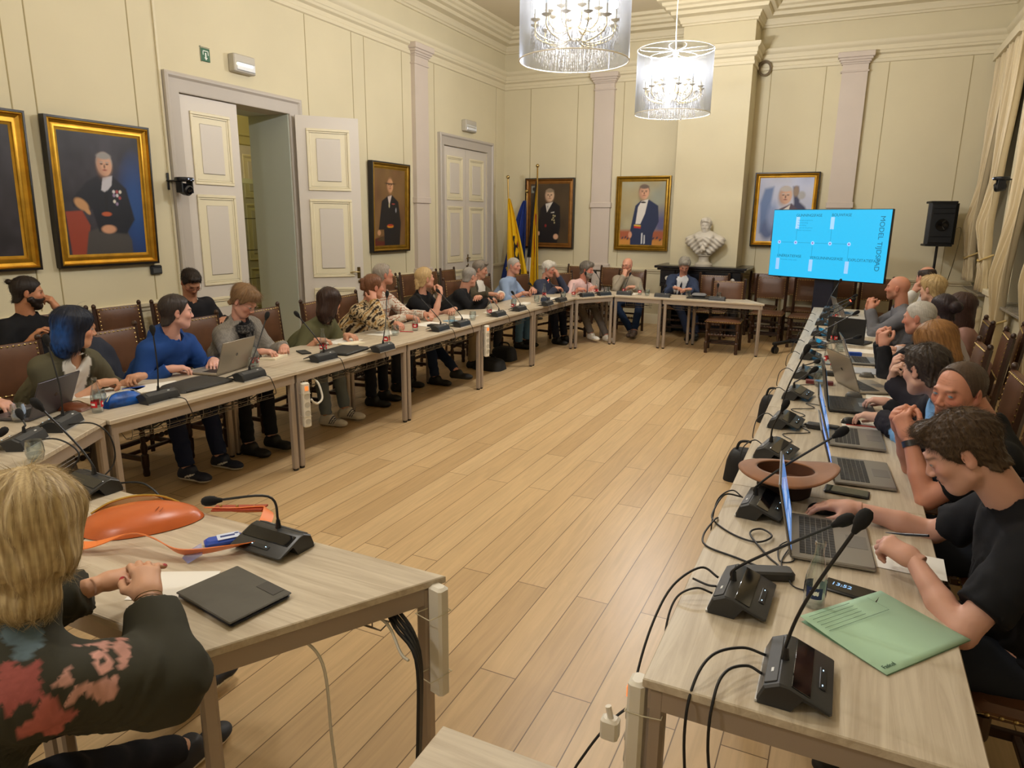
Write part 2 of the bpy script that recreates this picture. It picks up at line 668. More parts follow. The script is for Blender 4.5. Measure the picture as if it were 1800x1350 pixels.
def casing(name, y0, y1, x=XL, sgn=1):
    w = MB()
    # profile: u from the outside edge inwards, v = out from the wall
    o = 0.175
    path = [(y0 - o, 0), (y0 - o, DH + o), (y1 + o, DH + o), (y1 + o, 0)]
    V, F = [], []
    dirs = [(1, 0), (1, -1), (-1, -1), (-1, 0)]
    for (py, pz), (dy, dz) in zip(path, dirs):
        for u, v in CAS:
            V.append((x + sgn * v, py + dy * u, pz + dz * u))
    m = len(CAS)
    for i in range(3):
        for k in range(m - 1):
            F.append((i * m + k, i * m + k + 1, (i + 1) * m + k + 1, (i + 1) * m + k))
    w.add(V, F)
    return w


M_CAS = mat('grey_lilac_casing_paint', '#b9b1a8', 0.5)


def leaf(parent, name, wd, ht, M, handle=None):
    """panelled door leaf in its own plane: x along width, y thickness, z height"""
    b = MB()
    b.M = M
    b.bb((0, -0.022, 0.01), (wd, 0.022, ht))
    o = b.build(name, M_DOOR, parent, smooth=False)
    mo = MB()
    mo.M = M
    fld = MB()
    fld.M = M
    fx = 0.115 if wd > 0.6 else 0.10
    for z0, z1 in ((0.18, 0.95), (1.08, 2.02), (2.12, ht - 0.14)):
        for s_ in (-1, 1):
            x0, x1 = fx, wd - fx
            for ins, tk, wdh in ((0, 0.016, 0.03), (0.03, 0.008, 0.02)):
                a0, a1, c0, c1 = x0 + ins, x1 - ins, z0 + ins, z1 - ins
                yy = 0.022 * s_
                for p, q in (((a0, c0), (a1, c0 + wdh)), ((a0, c1 - wdh), (a1, c1)), ((a0, c0 + wdh), (a0 + wdh, c1 - wdh)), ((a1 - wdh, c0 + wdh), (a1, c1 - wdh))):
                    mo.bb((p[0], yy - tk * (s_ < 0), p[1]), (q[0], yy + tk * (s_ > 0), q[1]), 0.004)
            mo.bb((x0 + 0.05, yy - 0.002 * (s_ < 0), z0 + 0.05), (x1 - 0.05, yy + 0.002 * (s_ > 0), z1 - 0.05))
            fld.bb((x0 + 0.11, yy - 0.009 * (s_ < 0), z0 + 0.11), (x1 - 0.11, yy + 0.009 * (s_ > 0), z1 - 0.11), 0.004)
    mo.build('panel_moulding', M_DOORM, o)
    fld.build('raised_field', M_DOOR, o)
    if handle is not None:
        h = MB()
        h.M = M
        hx, s_ = handle
        h.bb((hx - 0.02, s_ * 0.022, 1.06), (hx + 0.02, s_ * 0.03, 1.2), 0.004)
        h.tube([(hx, s_ * 0.03, 1.14), (hx, s_ * 0.075, 1.14)], 0.009, 8)
        h.tube([(hx, s_ * 0.075, 1.14), (hx - 0.06, s_ * 0.078, 1.143), (hx - 0.12, s_ * 0.072, 1.135)], 0.009, 8, sm=4)
        h.ball((hx, s_ * 0.032, 1.02), (0.014, 0.01, 0.024))
        h.build('handle', mat('dull_brass', '#8c7a52', 0.3, 1.0), o)
    return o


def yM(y0, x, ang, flip=1):
    """matrix: leaf plane starting at (x,y0) on the wall, turned by ang from the wall plane into the room"""
    M = Matrix.Identity(4)
    ca, sa = math.cos(ang), math.sin(ang)
    M.col[0][:3] = (sa, flip * ca, 0)
    M.col[1][:3] = (flip * ca, -sa, 0) if flip < 0 else (-ca, sa, 0)
    M.col[2][:3] = (0, 0, 1)
    M.translation = Vector((x, y0, 0))
    return M


d1 = casing('door_1', *D1)
# deep painted reveal of the passage
d1.bb((XL - 0.28, D1[0] - 0.03, 0), (XL + 0.0, D1[0], DH)).bb((XL - 0.28, D1[0] - 0.03, DH), (XL, D1[1] + 0.03, DH + 0.03))
door1 = S('door_1', d1, M_CAS, angle=25)
MB().bb((XL - 0.62, D1[1] - 0.014, 0), (XL - 0.002, D1[1] + 0.03, DH)).bb((XL - 0.62, D1[0] - 0.03, 0), (XL - 0.28, D1[0], DH)).bb((XL - 0.62, D1[0], DH), (XL - 0.28, D1[1] + 0.03, DH + 0.03)).build('reveal', mat('pale_blue_grey_reveal', '#bcc4bd', 0.5), door1, smooth=False)
leaf(door1, 'door_leaf', 0.735, DH - 0.01, yM(D1[0] + 0.005, XL - 0.03, 0.0))
leaf(door1, 'door_leaf', 0.735, DH - 0.01, yM(D1[1] + 0.02, XL + 0.075, 0.72), handle=(0.675, -1))
door2 = S('door_2', casing('door_2', *D2), M_CAS, angle=25)
leaf(door2, 'door_leaf', 0.757, DH - 0.01, yM(D2[0], XL - 0.035, 0.0))
leaf(door2, 'door_leaf', 0.757, DH - 0.01, yM(D2[0] + 0.764, XL - 0.035, 0.0), handle=(0.06, -1))

# hallway seen through the open door
M_HALL = mat('yellow_green_hall_panelling', '#c2b884', 0.6)
w = MB()
w.bb((-9.4, 3.6, 0), (-9.3, 10.0, 4.2)).bb((-9.3, 10.0, 0), (XL - 0.6, 10.1, 4.2)).bb((-9.3, 3.5, 0), (XL - 0.6, 3.6, 4.2)).bb((-9.4, 3.5, 4.2), (XL - 0.28, 10.1, 4.3))
S('wall_hall', w, M_HALL, smooth=False)
# panelled cupboard wall and glass lobby door in the hall
w = casing('x', 8.05, 9.5, -9.3, 1)
hd = S('door_3', w, M_HALL, angle=25)
leaf(hd, 'door_leaf', 0.70, DH - 0.02, yM(8.07, -9.28, 0.0))
leaf(hd, 'door_leaf', 0.70, DH - 0.02, yM(8.79, -9.28, 0.0))
M_GL = mat('greenish_clear_glass', '#d5dccb', 0.03, trans=1.0, ior=1.1)
w = MB()
w.bb((-8.12, 7.45, 0), (-8.06, 7.50, 2.35)).bb((-8.12, 8.95, 0), (-8.06, 9.0, 2.35)).bb((-8.12, 7.45, 2.28), (-8.06, 9.0, 2.35))
gd = S('door_4', w, mat('pale_green_metal_frame', '#c6ccb4', 0.5), smooth=False)
MB().bb((-8.10, 7.50, 0), (-8.085, 8.95, 2.28)).build('pane', M_GL, gd, smooth=False)
w = MB()
for z in (0.45, 0.9, 1.32, 1.78):
    w.bb((-8.08, 7.5, z - 0.006), (-8.07, 8.95, z + 0.006))
w.bb((-8.08, 7.50, 0), (-8.05, 7.525, 2.28))
w.build('glazing_bar', mat('dark_glazing_bar', '#3a3a2c', 0.5), gd, smooth=False)
light('hall_ceiling_light', 'POINT', (-7.9, 7.0, 3.6), 60, (1.0, 0.9, 0.6), 0.25)

# cable conduit beside the door
S('trim_9', MB().bb((XL, 4.902, 0.95), (XL + 0.02, 4.925, 4.14)), M_TRIM, smooth=False)
S('trim_10', MB().bb((XL - 0.001, YB - 0.35, 1.0), (XL + 0.012, YB - 0.33, 4.1)), M_TRIM, smooth=False)

# ------------------------------------------------------------------ tables
def wood_mat(name, c0, c1, rough=0.45, axis=0):
    m = mat(name, c0, rough, spec=0.4)
    nt = m.node_tree
    L = nt.links
    b = nt.nodes['Principled BSDF']
    tc = nt.nodes.new('ShaderNodeTexCoord')
    mp = nt.nodes.new('ShaderNodeMapping')
    mp.inputs['Scale'].default_value = (1.0, 16, 16) if axis == 0 else (16, 1.0, 16)
    L.new(tc.outputs['Object'], mp.inputs['Vector'])
    n = nt.nodes.new('ShaderNodeTexNoise')
    n.inputs['Scale'].default_value = 1.7
    n.inputs['Detail'].default_value = 9
    n.inputs['Roughness'].default_value = 0.62
    n.inputs['Distortion'].default_value = 1.1
    L.new(mp.outputs['Vector'], n.inputs['Vector'])
    r = nt.nodes.new('ShaderNodeValToRGB')
    r.color_ramp.elements[0].position = 0.33
    r.color_ramp.elements[0].color = (*lin(c1), 1)
    r.color_ramp.elements[1].position = 0.62
    r.color_ramp.elements[1].color = (*lin(c0), 1)
    L.new(n.outputs['Fac'], r.inputs['Fac'])
    L.new(r.outputs['Color'], b.inputs['Base Color'])
    return m


M_TOPX = wood_mat('ash_laminate_top', '#c9bda9', '#ae9f8a', 0.38, 0)
M_TOPY = wood_mat('ash_laminate_top_lengthwise', '#c9bda9', '#ae9f8a', 0.38, 1)
M_LEG = mat('taupe_powder_coat', '#a3968a', 0.4, 0.3)
M_FOOT = mat('black_plastic', '#15151a', 0.45)
M_WIRE = mat('grey_wire', '#7d776f', 0.35, 0.8)
M_CABLE = mat('black_cable_rubber', '#141416', 0.5)


def table(label, poly, grain=0, tray=True, skip_legs=(), group=None):
    cx = sum(p[0] for p in poly) / len(poly)
    cy = sum(p[1] for p in poly) / len(poly)
    t = empty('conference_table', (cx, cy, 0), 0, label, 'table', group or 'conference tables set in a closed ring')
    P = [(x - cx, y - cy) for x, y in poly]
    n = len(P)

    def inset(d):
        out = []
        for i in range(n):
            a, b, c = Vector(P[i - 1]), Vector(P[i]), Vector(P[(i + 1) % n])
            d0, d1 = (b - a).normalized(), (c - b).normalized()
            n0, n1 = Vector((-d0.y, d0.x)), Vector((-d1.y, d1.x))
            k = n0 + n1
            out.append(tuple(b + k / k.length_squared * 2 * d))
        return out
    top = MB()
    ch = inset(0.003)
    V = [(x, y, TZ - 0.025) for x, y in ch] + [(x, y, TZ - 0.022) for x, y in P] + [(x, y, TZ - 0.003) for x, y in P] + [(x, y, TZ) for x, y in ch]
    F = [tuple(reversed(range(n))), tuple(range(3 * n, 4 * n))]
    for r in range(3):
        for i in range(n):
            j = (i + 1) % n
            F.append((r * n + i, r * n + j, (r + 1) * n + j, (r + 1) * n + i))
    top.add(V, F)
    top.build('tabletop', M_TOPY if grain else M_TOPX, t, smooth=False)
    ap = MB()
    A, B = inset(0.012), inset(0.034)
    for i in range(n):
        j = (i + 1) % n
        ap.add([(*A[i], TZ - 0.085), (*A[j], TZ - 0.085), (*B[j], TZ - 0.085), (*B[i], TZ - 0.085), (*A[i], TZ - 0.026), (*A[j], TZ - 0.026), (*B[j], TZ - 0.026), (*B[i], TZ - 0.026)],
               [(3, 2, 1, 0), (4, 5, 6, 7), (0, 1, 5, 4), (1, 2, 6, 5), (2, 3, 7, 6), (3, 0, 4, 7)])
    ap.build('apron', M_LEG, t, smooth=False)
    Lg = inset(0.032)
    for i, (x, y) in enumerate(Lg):
        if i in skip_legs:
            continue
        a = math.atan2(P[(i + 1) % n][1] - P[i][1], P[(i + 1) % n][0] - P[i][0])
        w = MB()
        w.box((x, y, (TZ - 0.026 + 0.012) / 2), (0.042, 0.042, TZ - 0.038), R3(rz=a), 0.008)
        lg = w.build('leg', M_LEG, t)
        MB().lathe([(0.017, 0.0), (0.019, 0.004), (0.019, 0.014)], (x, y, 0), 10).build('foot', M_FOOT, lg)
    if tray:
        # wire cable tray under the front (inner) edge: along P[0]->P[1]
        a, b = Vector(P[0]), Vector(P[1])
        d = (b - a).normalized()
        nn = Vector((-d.y, d.x))
        w = MB()
        u0, u1 = 0.16, (b - a).length - 0.16
        for off, z in ((0.06, TZ - 0.09), (0.06, TZ - 0.13), (0.075, TZ - 0.16), (0.12, TZ - 0.165), (0.16, TZ - 0.13), (0.16, TZ - 0.09)):
            p, q = a + d * u0 + nn * off, a + d * u1 + nn * off
            w.tube([(p.x, p.y, z), (q.x, q.y, z)], 0.0022, 5)
        k = u0
        while k <= u1:
            pts = [(off, z) for off, z in ((0.06, TZ - 0.03), (0.06, TZ - 0.13), (0.075, TZ - 0.16), (0.12, TZ - 0.165), (0.16, TZ - 0.13), (0.16, TZ - 0.09))]
            w.tube([tuple((a + d * k + nn * o)[:]) + (z,) for o, z in pts], 0.0022, 5)
            k += 0.12
        tr = w.build('cable_tray', M_WIRE, t)
        rr = random.Random(int(abs(cx * 100 + cy * 10)))
        c = MB()
        for s_ in range(4):
            pts = []
            k = u0 + rr.uniform(0, .15)
            while k < u1:
                p = a + d * k + nn * rr.uniform(0.075, 0.145)
                pts.append((p.x, p.y, TZ - 0.152 + rr.uniform(0, 0.05)))
                k += rr.uniform(.07, .13)
            if len(pts) > 3:
                c.tube(pts, 0.0038, 6, sm=4)
        c.build('cable_bundle', M_CABLE, tr)
    return t


TL = 1.40
LX = -3.43
# left row (inner edge first, so that the cable tray hangs there)
for i, lb in enumerate(('rectangular table under the grey jacket woman and blue hoodie man', 'rectangular table under the notebook and folder of the woman in green',
                        'rectangular table of the left row in front of the blonde woman in black', 'rectangular table of the left row in front of the grey-haired man in black sweater',
                        'last rectangular table of the left row, before the two men in blue')):
    y0 = 2.252 + TL * i
    table(lb, [(LX, y0 + TL), (LX, y0), (LX - 0.70, y0), (LX - 0.70, y0 + TL)][::-1] if False else [(LX, y0), (LX, y0 + TL), (LX - 0.70, y0 + TL), (LX - 0.70, y0)], 1)


def trapz(label, p, ang, flip=False, **k):
    """half-hexagon table: p = start of the inner edge, ang = direction of travel; the table lies to the left of it. flip: inner edge is the long one"""
    d = Vector((math.cos(ang), math.sin(ang)))
    nn = Vector((-d.y, d.x))
    p = Vector(p)
    if not flip:
        a, b = p, p + d * 0.70
        c, e = b + d * 0.35 + nn * 0.61, a - d * 0.35 + nn * 0.61
    else:
        a, b = p, p + d * 1.40
        c, e = b - d * 0.35 + nn * 0.61, a + d * 0.35 + nn * 0.61
    return table(label, [tuple(v) for v in (a, b, c, e)], 0, **k), tuple(b)


r60 = math.radians(60)
_, pF = trapz('half-hexagon corner table in front of the man in pink shirt', (LX + 0.03, 9.262), r60)
_, pG = trapz('half-hexagon table of the far row in front of the bald man in beige', (pF[0] + 0.005, pF[1]), 0.0)
_, pH = trapz('half-hexagon table at the free end of the far row, with tablet and papers', (pG[0] + 0.005, pG[1]), 0.0, flip=True)
# near-left corner, travelling the other way round
_, p1 = trapz('half-hexagon table in front of the blonde woman, with orange bag and tablet', (-0.999, 1.643), math.pi, flip=True)
_, p2 = trapz('half-hexagon table holding the microphone left of the orange bag', (p1[0] - 0.005, 1.643), math.pi)
trapz('half-hexagon corner table with the grey laptop at the left frame edge', (p2[0] - 0.003, p2[1]), math.radians(120))
# right row
for i, lb in enumerate(('nearest right-hand table with the green folder and the near laptop', 'right-hand table with the brown hat', 'right-hand table with the dark laptop and the grey raised laptop lid',
                        'right-hand table under the white papers and bottles', 'right-hand table in front of the bald man in grey', 'farthest right-hand table beside the television stand')):
    y0 = 1.435 + 1.402 * i
    table(lb, [(-0.33, y0 + 1.40), (-0.33, y0), (0.37, y0), (0.37, y0 + 1.40)], 1)
table('table corner at the bottom of the view, closest to the viewer', [(0.40, 1.09), (-0.674, 1.09), (-0.674, 0.39), (0.40, 0.39)], 0, tray=False)

# ------------------------------------------------------------------ chairs
M_OAK = mat('dark_carved_oak', '#3b2417', 0.4, noise=(14, 0.25), stretch=(1, 1, 0.2))
M_LEATH = mat('brown_leather', '#5d3d29', 0.36, noise=(7, 0.18), bump=(60, 0.1), bdist=0.002)
M_BRASS = mat('aged_brass_stud', '#b8a06a', 0.28, 1.0)


def beads(p, rest, r, gap=0.034):
    """row of domed nails on a thin cord, one connected strip"""
    P, R_ = [], []
    a = Vector(p)
    for b in rest:
        b = Vector(b)
        n = max(1, round((b - a).length / gap))
        for i in range(n):
            c = a + (b - a) * (i / n)
            e = (b - a).normalized()
            for o, q in ((-1.1, .12), (-.75, .7), (0, 1.0), (.75, .7), (1.1, .12)):
                P.append(c + e * r * o)
                R_.append(r * q)
        a = b
    return MB().tube(P, R_, 6)


def make_chair():
    t = empty('dining_chair', (0, 0, 0))
    w2, dp = 0.225, 0.20
    sb = MB()
    sb.box((0, 0, 0.45), (0.47, 0.43, 0.05), None, 0.018)
    V, F = [], []
    n = 8
    for i in range(n + 1):
        for j in range(n + 1):
            u, v = i / n * 2 - 1, j / n * 2 - 1
            V.append((u * 0.215, v * 0.195, 0.474 + 0.022 * (1 - u ** 4) * (1 - v ** 4)))
    for i in range(n):
        for j in range(n):
            a = i * (n + 1) + j
            F.append((a, a + n + 1, a + n + 2, a + 1))
    sb.add(V, F)
    seat = sb.build('seat', M_LEATH, t)
    beads((-0.236, -0.19, 0.447), [(-0.236, 0.217, 0.447), (0.236, 0.217, 0.447), (0.236, -0.19, 0.447)], 0.0065).build('stud_row', M_BRASS, seat)
    # backrest: padded leather panel on both faces
    def by(z):
        return -0.205 - (z - 0.46) * 0.10
    bk = MB()
    V, F = [], []
    nx, nz = 10, 6
    z0, z1 = 0.655, 0.985
    for s_ in (1, -1):
        o = len(V)
        for i in range(nx + 1):
            for j in range(nz + 1):
                u, v = i / nx * 2 - 1, j / nz * 2 - 1
                z = (z0 + z1) / 2 + v * (z1 - z0) / 2
                V.append((u * 0.205, by(z) + s_ * (0.016 + 0.018 * (1 - abs(u) ** 6) * (1 - abs(v) ** 6)), z))
        for i in range(nx):
            for j in range(nz):
                a = o + i * (nz + 1) + j
                q = (a, a + 1, a + nz + 2, a + nz + 1)
                F.append(q if s_ < 0 else q[::-1])
    bk.add(V, F)
    c = Vector((0, by(0.82), 0.82))
    bk.box(c, (0.412, 0.032, 0.332), R3(rx=math.atan(0.10)))
    back = bk.build('backrest', M_LEATH, t)
    for s_ in (1, -1):
        q = [(x, by(z) + s_ * 0.020, z) for x, z in ((-0.193, 0.667), (0.193, 0.667), (0.193, 0.973), (-0.193, 0.973), (-0.193, 0.70))]
        beads(q[0], q[1:], 0.007).build('stud_row', M_BRASS, back)
    turned = [(0.020, 0), (0.024, 0.02), (0.020, 0.05), (0.024, 0.07), (0.026, 0.1), (0.026, 0.155), (0.016, 0.165), (0.022, 0.18), (0.024, 0.215), (0.015, 0.25),
              (0.021, 0.27), (0.015, 0.29), (0.022, 0.31), (0.014, 0.33), (0.024, 0.35), (0.026, 0.36), (0.026, 0.43)]
    for s_ in (-1, 1):
        MB().lathe(turned, (s_ * (w2 - 0.02), dp - 0.01, 0), 10).build('leg', M_OAK, t)
    for s_ in (-1, 1):
        w = MB()
        x = s_ * (w2 - 0.005)
        w.tube([(x, -0.215, 0), (x, -0.205, 0.2), (x, by(0.46), 0.46), (x, by(0.99), 0.99)], 0.021, 4)
        w.ball((x, by(1.0), 1.005), (0.02, 0.02, 0.024), 8, 6)
        w.build('leg', M_OAK, t)
    w = MB()
    for s_ in (-1, 1):
        w.bb((s_ * (w2 - 0.03) - 0.013, -0.2, 0.10), (s_ * (w2 - 0.03) + 0.013, 0.18, 0.135), 0.004)
    w.bb((-0.21, -0.02, 0.105), (0.21, 0.006, 0.13), 0.004)
    w.bb((-0.21, -0.225, 0.10), (0.21, -0.195, 0.135), 0.004).bb((-0.21, -0.222, 0.27), (0.21, -0.198, 0.30), 0.004)
    w.build('stretcher', M_OAK, t)
    w = MB()
    for k in range(9):
        x = -0.176 + 0.044 * k
        w.ball((x, dp - 0.01, 0.262), (0.024, 0.013, 0.020), 8, 6)
    w.bb((-0.2, dp - 0.018, 0.252), (0.2, dp - 0.002, 0.272), 0.004)
    w.build('carved_front_rail', M_OAK, t)
    return t


CHAIR0 = make_chair()
_used = [False]


def chair(x, y, face, label, group):
    """face in degrees: direction the sitter looks (0 = +x)"""
    if not _used[0]:
        o = CHAIR0
        _used[0] = True
    else:
        o = copy_tree(CHAIR0)
    o.location = (x, y, 0)
    o.rotation_euler = (0, 0, math.radians(face - 90))
    tag(o, label, 'chair', group)
    return o


WR = 'leather chairs lined up along the left wall'
BR = 'leather chairs standing along the back wall'
for x, y, f, lb, g in [
    (-5.72, 4.13, 0, 'empty leather chair against the left wall, just left of the man with glasses', WR),
    (-5.72, 3.62, 0, 'leather chair against the left wall, half hidden behind the blue-haired woman', WR),
    (-5.72, 7.72, 3, 'leather chair by the open door leaf behind the man in checked shirt', WR),
    (-5.72, 8.3, 0, 'leather chair by the left wall just left of the blonde woman in black', WR),
    (-5.72, 8.85, -3, 'leather chair by the left wall hidden behind the blonde woman in black', WR),
    (-5.72, 9.45, 2, 'leather chair by the left wall right of the blonde woman in black', WR),
    (-5.72, 10.0, 0, 'leather chair by the left wall above the man in black sweater', WR),
    (-5.72, 10.9, 0, 'leather chair by the left wall near the yellow flag', WR),
    (-4.45, 11.95, -90, 'leather chair at the back wall between the navy sweater and pink shirt men', BR),
    (-3.82, 11.95, -92, 'leather chair at the back wall right of the man in pink shirt', BR),
    (-1.86, 11.10, -88, 'pale-lit leather chair before the black mantelpiece, right of the suited man', BR),
    (-1.20, 12.0, -90, 'leather chair in the rear row under the television, left one', BR),
    (-1.02, 11.25, -91, 'leather chair in the front row left of the television stand, beside the mantelpiece', BR),
    (-0.62, 11.95, -90, 'leather chair in the rear row directly under the left part of the television', BR),
    (-0.46, 11.12, -93, 'leather chair in the front row touching the left of the television stand', BR),
    (-0.06, 11.85, -90, 'leather chair right of the television column, mostly hidden', BR),
    (0.45, 11.80, -90, 'leather chair under the right end of the television', BR),
    (-1.48, 10.08, -87, 'empty leather chair pushed under the far table end', 'chairs at the far tables'),
    (0.335, 1.55, 176, 'large leather chair back at the lower right corner, closest to the viewer', 'chairs at the right tables'),
]:
    chair(x, y, f, lb, g)

# ------------------------------------------------------------------ paintings
class Paint:
    def __init__(s, nx, ny, asp, bg):
        s.nx, s.ny = nx, ny
        s.x, s.y = np.meshgrid(np.linspace(0, 1, nx), np.linspace(0, 1, ny), indexing='xy')   # y = 0 bottom
        s.asp = asp
        s.c = np.zeros((ny, nx, 3)) + np.array(lin(bg))
        s.rng = np.random.RandomState(int(asp * 1000) % 997)

    def noise(s, amp, n=7, col=None):
        g = s.rng.rand(n + 1, n + 1)
        u, v = s.x * n, s.y * n
        i, j = np.clip(u.astype(int), 0, n - 1), np.clip(v.astype(int), 0, n - 1)
        fu, fv = u - i, v - j
        fu, fv = fu * fu * (3 - 2 * fu), fv * fv * (3 - 2 * fv)
        w = g[j, i] * (1 - fu) * (1 - fv) + g[j, i + 1] * fu * (1 - fv) + g[j + 1, i] * (1 - fu) * fv + g[j + 1, i + 1] * fu * fv
        if col is None:
            s.c *= (1 + amp * (w - 0.5) * 2)[..., None]
        else:
            a = np.clip(w * amp, 0, 1)[..., None]
            s.c = s.c * (1 - a) + np.array(lin(col)) * a
        return s

    def blend(s, m, col):
        m = np.clip(m, 0, 1)[..., None]
        s.c = s.c * (1 - m) + np.array(lin(col)) * m
        return s

    def el(s, cx, cy, rx, ry, col, soft=0.12, rot=0):
        dx, dy = (s.x - cx) * s.asp, s.y - cy
        c, q = math.cos(rot), math.sin(rot)
        X, Y = dx * c + dy * q, -dx * q + dy * c
        d = np.sqrt((X / (rx * s.asp)) ** 2 + (Y / ry) ** 2)
        return s.blend((1 - d) / soft + 0.5, col)

    def poly(s, P, col, soft=0.012):
        ins = np.zeros_like(s.x, bool)
        dist = np.full_like(s.x, 9.0)
        n = len(P)
        for i in range(n):
            (x0, y0), (x1, y1) = P[i], P[(i + 1) % n]
            c = ((y0 > s.y) != (y1 > s.y)) & (s.x < (x1 - x0) * (s.y - y0) / ((y1 - y0) or 1e-9) + x0)
            ins ^= c
            ex, ey = x1 - x0, y1 - y0
            t = np.clip(((s.x - x0) * ex + (s.y - y0) * ey) / (ex * ex + ey * ey + 1e-12), 0, 1)
            dist = np.minimum(dist, np.hypot(s.x - x0 - t * ex, s.y - y0 - t * ey))
        return s.blend(np.where(ins, dist, -dist) / soft + 0.5, col)

    def mesh(s, wd, ht):
        me = bpy.data.meshes.new('canvas')
        X = (s.x - 0.5) * wd
        Z = (s.y - 0.5) * ht
        V = np.stack([X.ravel(), np.zeros(X.size), Z.ravel()], 1)
        i = (np.arange(s.ny - 1)[:, None] * s.nx + np.arange(s.nx - 1)[None]).ravel()
        F = np.stack([i, i + 1, i + s.nx + 1, i + s.nx], 1)
        me.from_pydata(V.tolist(), [], F.tolist())
        set_col(me, s.c.reshape(-1, 3))
        return me


M_CANV = mat('oil_paint_on_canvas', '#808080', 0.42, attr=True, bump=(240, 0.15), bdist=0.001)
M_GOLD = mat('gilded_frame', '#c2922e', 0.34, 0.75, noise=(9, 0.2))
M_GOLDD = mat('dull_gilt_frame', '#93701f', 0.4, 0.65, noise=(11, 0.2))
M_BRZ = mat('bronze_gilt_frame', '#8a5d2a', 0.4, 0.6, noise=(11, 0.2))
M_FBLK = mat('black_frame_edge', '#1b1512', 0.4)


def head(p, cx, cy, r, skin, hair, bald=False, dark='#6b4636', asp=None):
    rx = r / p.asp * 0.78
    if not bald:
        p.el(cx, cy + r * .25, rx * 1.12, r * 1.02, hair)
    p.el(cx, cy, rx, r, skin)
    p.el(cx - rx * .45, cy - r * .1, rx * .5, r * .8, dark, 1.8)
    p.el(cx, cy, rx * .8, r * .85, skin, 1.2)
    if not bald:
        p.el(cx, cy + r * .86, rx * .95, r * .3, hair, .5)
    for s_ in (-1, 1):
        p.el(cx + s_ * rx * .38, cy + r * .12, rx * .2, r * .07, '#2d1d18', .8)
        p.el(cx + s_ * rx * .38, cy + r * .28, rx * .26, r * .05, hair if not bald else dark, .8)
    p.el(cx, cy - r * .12, rx * .12, r * .2, dark, 1.0)
    p.el(cx, cy - r * .45, rx * .34, r * .06, '#8a4238', .8)


def painting(label, loc, rz, wd, ht, fw, p, style, tilt=0.0):
    t = empty('framed_painting', loc, rz, label, 'painting', 'oil portraits hung on the walls')
    t.rotation_euler = (tilt, 0, rz)
    o = link_mesh('canvas', p.mesh(wd - 2 * fw + 0.02, ht - 2 * fw + 0.02), M_CANV, t, smooth=False)
    o.location = (0, -0.035, 0)

    def ring(prof):
        w = MB()
        hx, hz = wd / 2, ht / 2
        V, F = [], []
        m = len(prof)
        for sx, sz in ((-1, -1), (1, -1), (1, 1), (-1, 1)):
            for u, d in prof:
                V.append((sx * (hx - u), -d, sz * (hz - u)))
        for i in range(4):
            j = (i + 1) % 4
            for k in range(m - 1):
                F.append((i * m + k, j * m + k, j * m + k + 1, i * m + k + 1))
        w.add(V, F)
        return w
    a, b = style
    ring([(0, 0), (0, 0.07), (0.018, 0.075), (0.02, 0.06)]).build('frame_edge', b, t, angle=25)
    ring([(0.018, 0.07), (0.03, 0.078), (fw * .35, 0.055), (fw * .55, 0.043), (fw * .75, 0.05), (fw * .86, 0.05), (fw * .9, 0.04), (fw + 0.008, 0.036)]).build('gilt_moulding', a, t, angle=25)
    MB().bb((-wd / 2 + 0.02, -0.03, -ht / 2 + 0.02), (wd / 2 - 0.02, 0.0, ht / 2 - 0.02)).build('backing_board', M_FBLK, t, smooth=False)
    return t


LZ = math.radians(90)      # faces +x on the left wall
# large seated portrait
p = Paint(110, 150, 0.75, '#2b2830').noise(.45, 6).noise(.3, 15)
p.el(.98, .3, .30, .42, '#12306a', 1.0).el(.88, .42, .14, .3, '#1b4480', 1.2)  # blue sheen at the right side, painted into the canvas colours
p.poly([(.06, 0), (.03, .36), (.22, .37), (.30, .25), (.24, .02), (.2, 0)], '#8e3a26')
p.poly([(.22, .02), (.27, .2), (.5, .26), (.72, .25), (.80, .12), (.80, 0), (.22, 0)], '#43403f', .02)
p.poly([(.12, .46), (.3, .6), (.46, .66), (.62, .66), (.78, .56), (.86, .3), (.74, .18), (.4, .2), (.34, .38), (.12, .40)], '#10131f', .02)
p.poly([(.47, .54), (.50, .64), (.62, .66), (.60, .58), (.52, .52)], '#b9b7c0').poly([(.5, .52), (.54, .54), (.53, .3), (.5, .3)], '#0c0e16')
p.el(.22, .42, .09, .04, '#b88a5e', .4, -.6).el(.28, .37, .05, .018, '#b88a5e', .4, -.9).el(.52, .22, .09, .035, '#c59172', .4).el(.51, .345, .06, .018, '#b0532f', .4)
for i, (x, y) in enumerate(((.62, .53), (.66, .53), (.70, .53), (.62, .50), (.66, .5), (.69, .48), (.62, .45), (.65, .43))):
    p.el(x, y, .017, .014, ('#c9c4c8', '#a3444a', '#d5cfc2', '#8c7896')[i % 4], .5)
head(p, .535, .74, .085, '#c99b80', '#8f8b88')
painting('large gold-framed portrait of a seated man with medals beside the tall door', (XL + 0.01, 4.19, 1.975), LZ, 0.955, 1.245, 0.10, p, (M_GOLD, M_FBLK), math.radians(2))
p = Paint(80, 100, 0.8, '#262228').noise(.4, 6).noise(.3, 15)
p.el(.4, .3, .35, .4, '#15131a', .8)
head(p, .45, .7, .09, '#b98d70', '#55504c')
painting('gold-framed dark portrait cut off by the left frame edge', (XL + 0.01, 3.07, 1.975), LZ, 0.99, 1.245, 0.11, p, (M_GOLD, M_FBLK), math.radians(2))
p = Paint(80, 110, 0.72, '#6b4a2f').noise(.35, 6).noise(.9, 3, '#8a6a3c').noise(.5, 4, '#4b2f22')
p.poly([(0, 0), (0, .1), (.3, .14), (.5, .12), (.55, 0)], '#5a1f17').poly([(.06, .08), (.2, .13), (.38, .13), (.3, .07)], '#4c3b22')
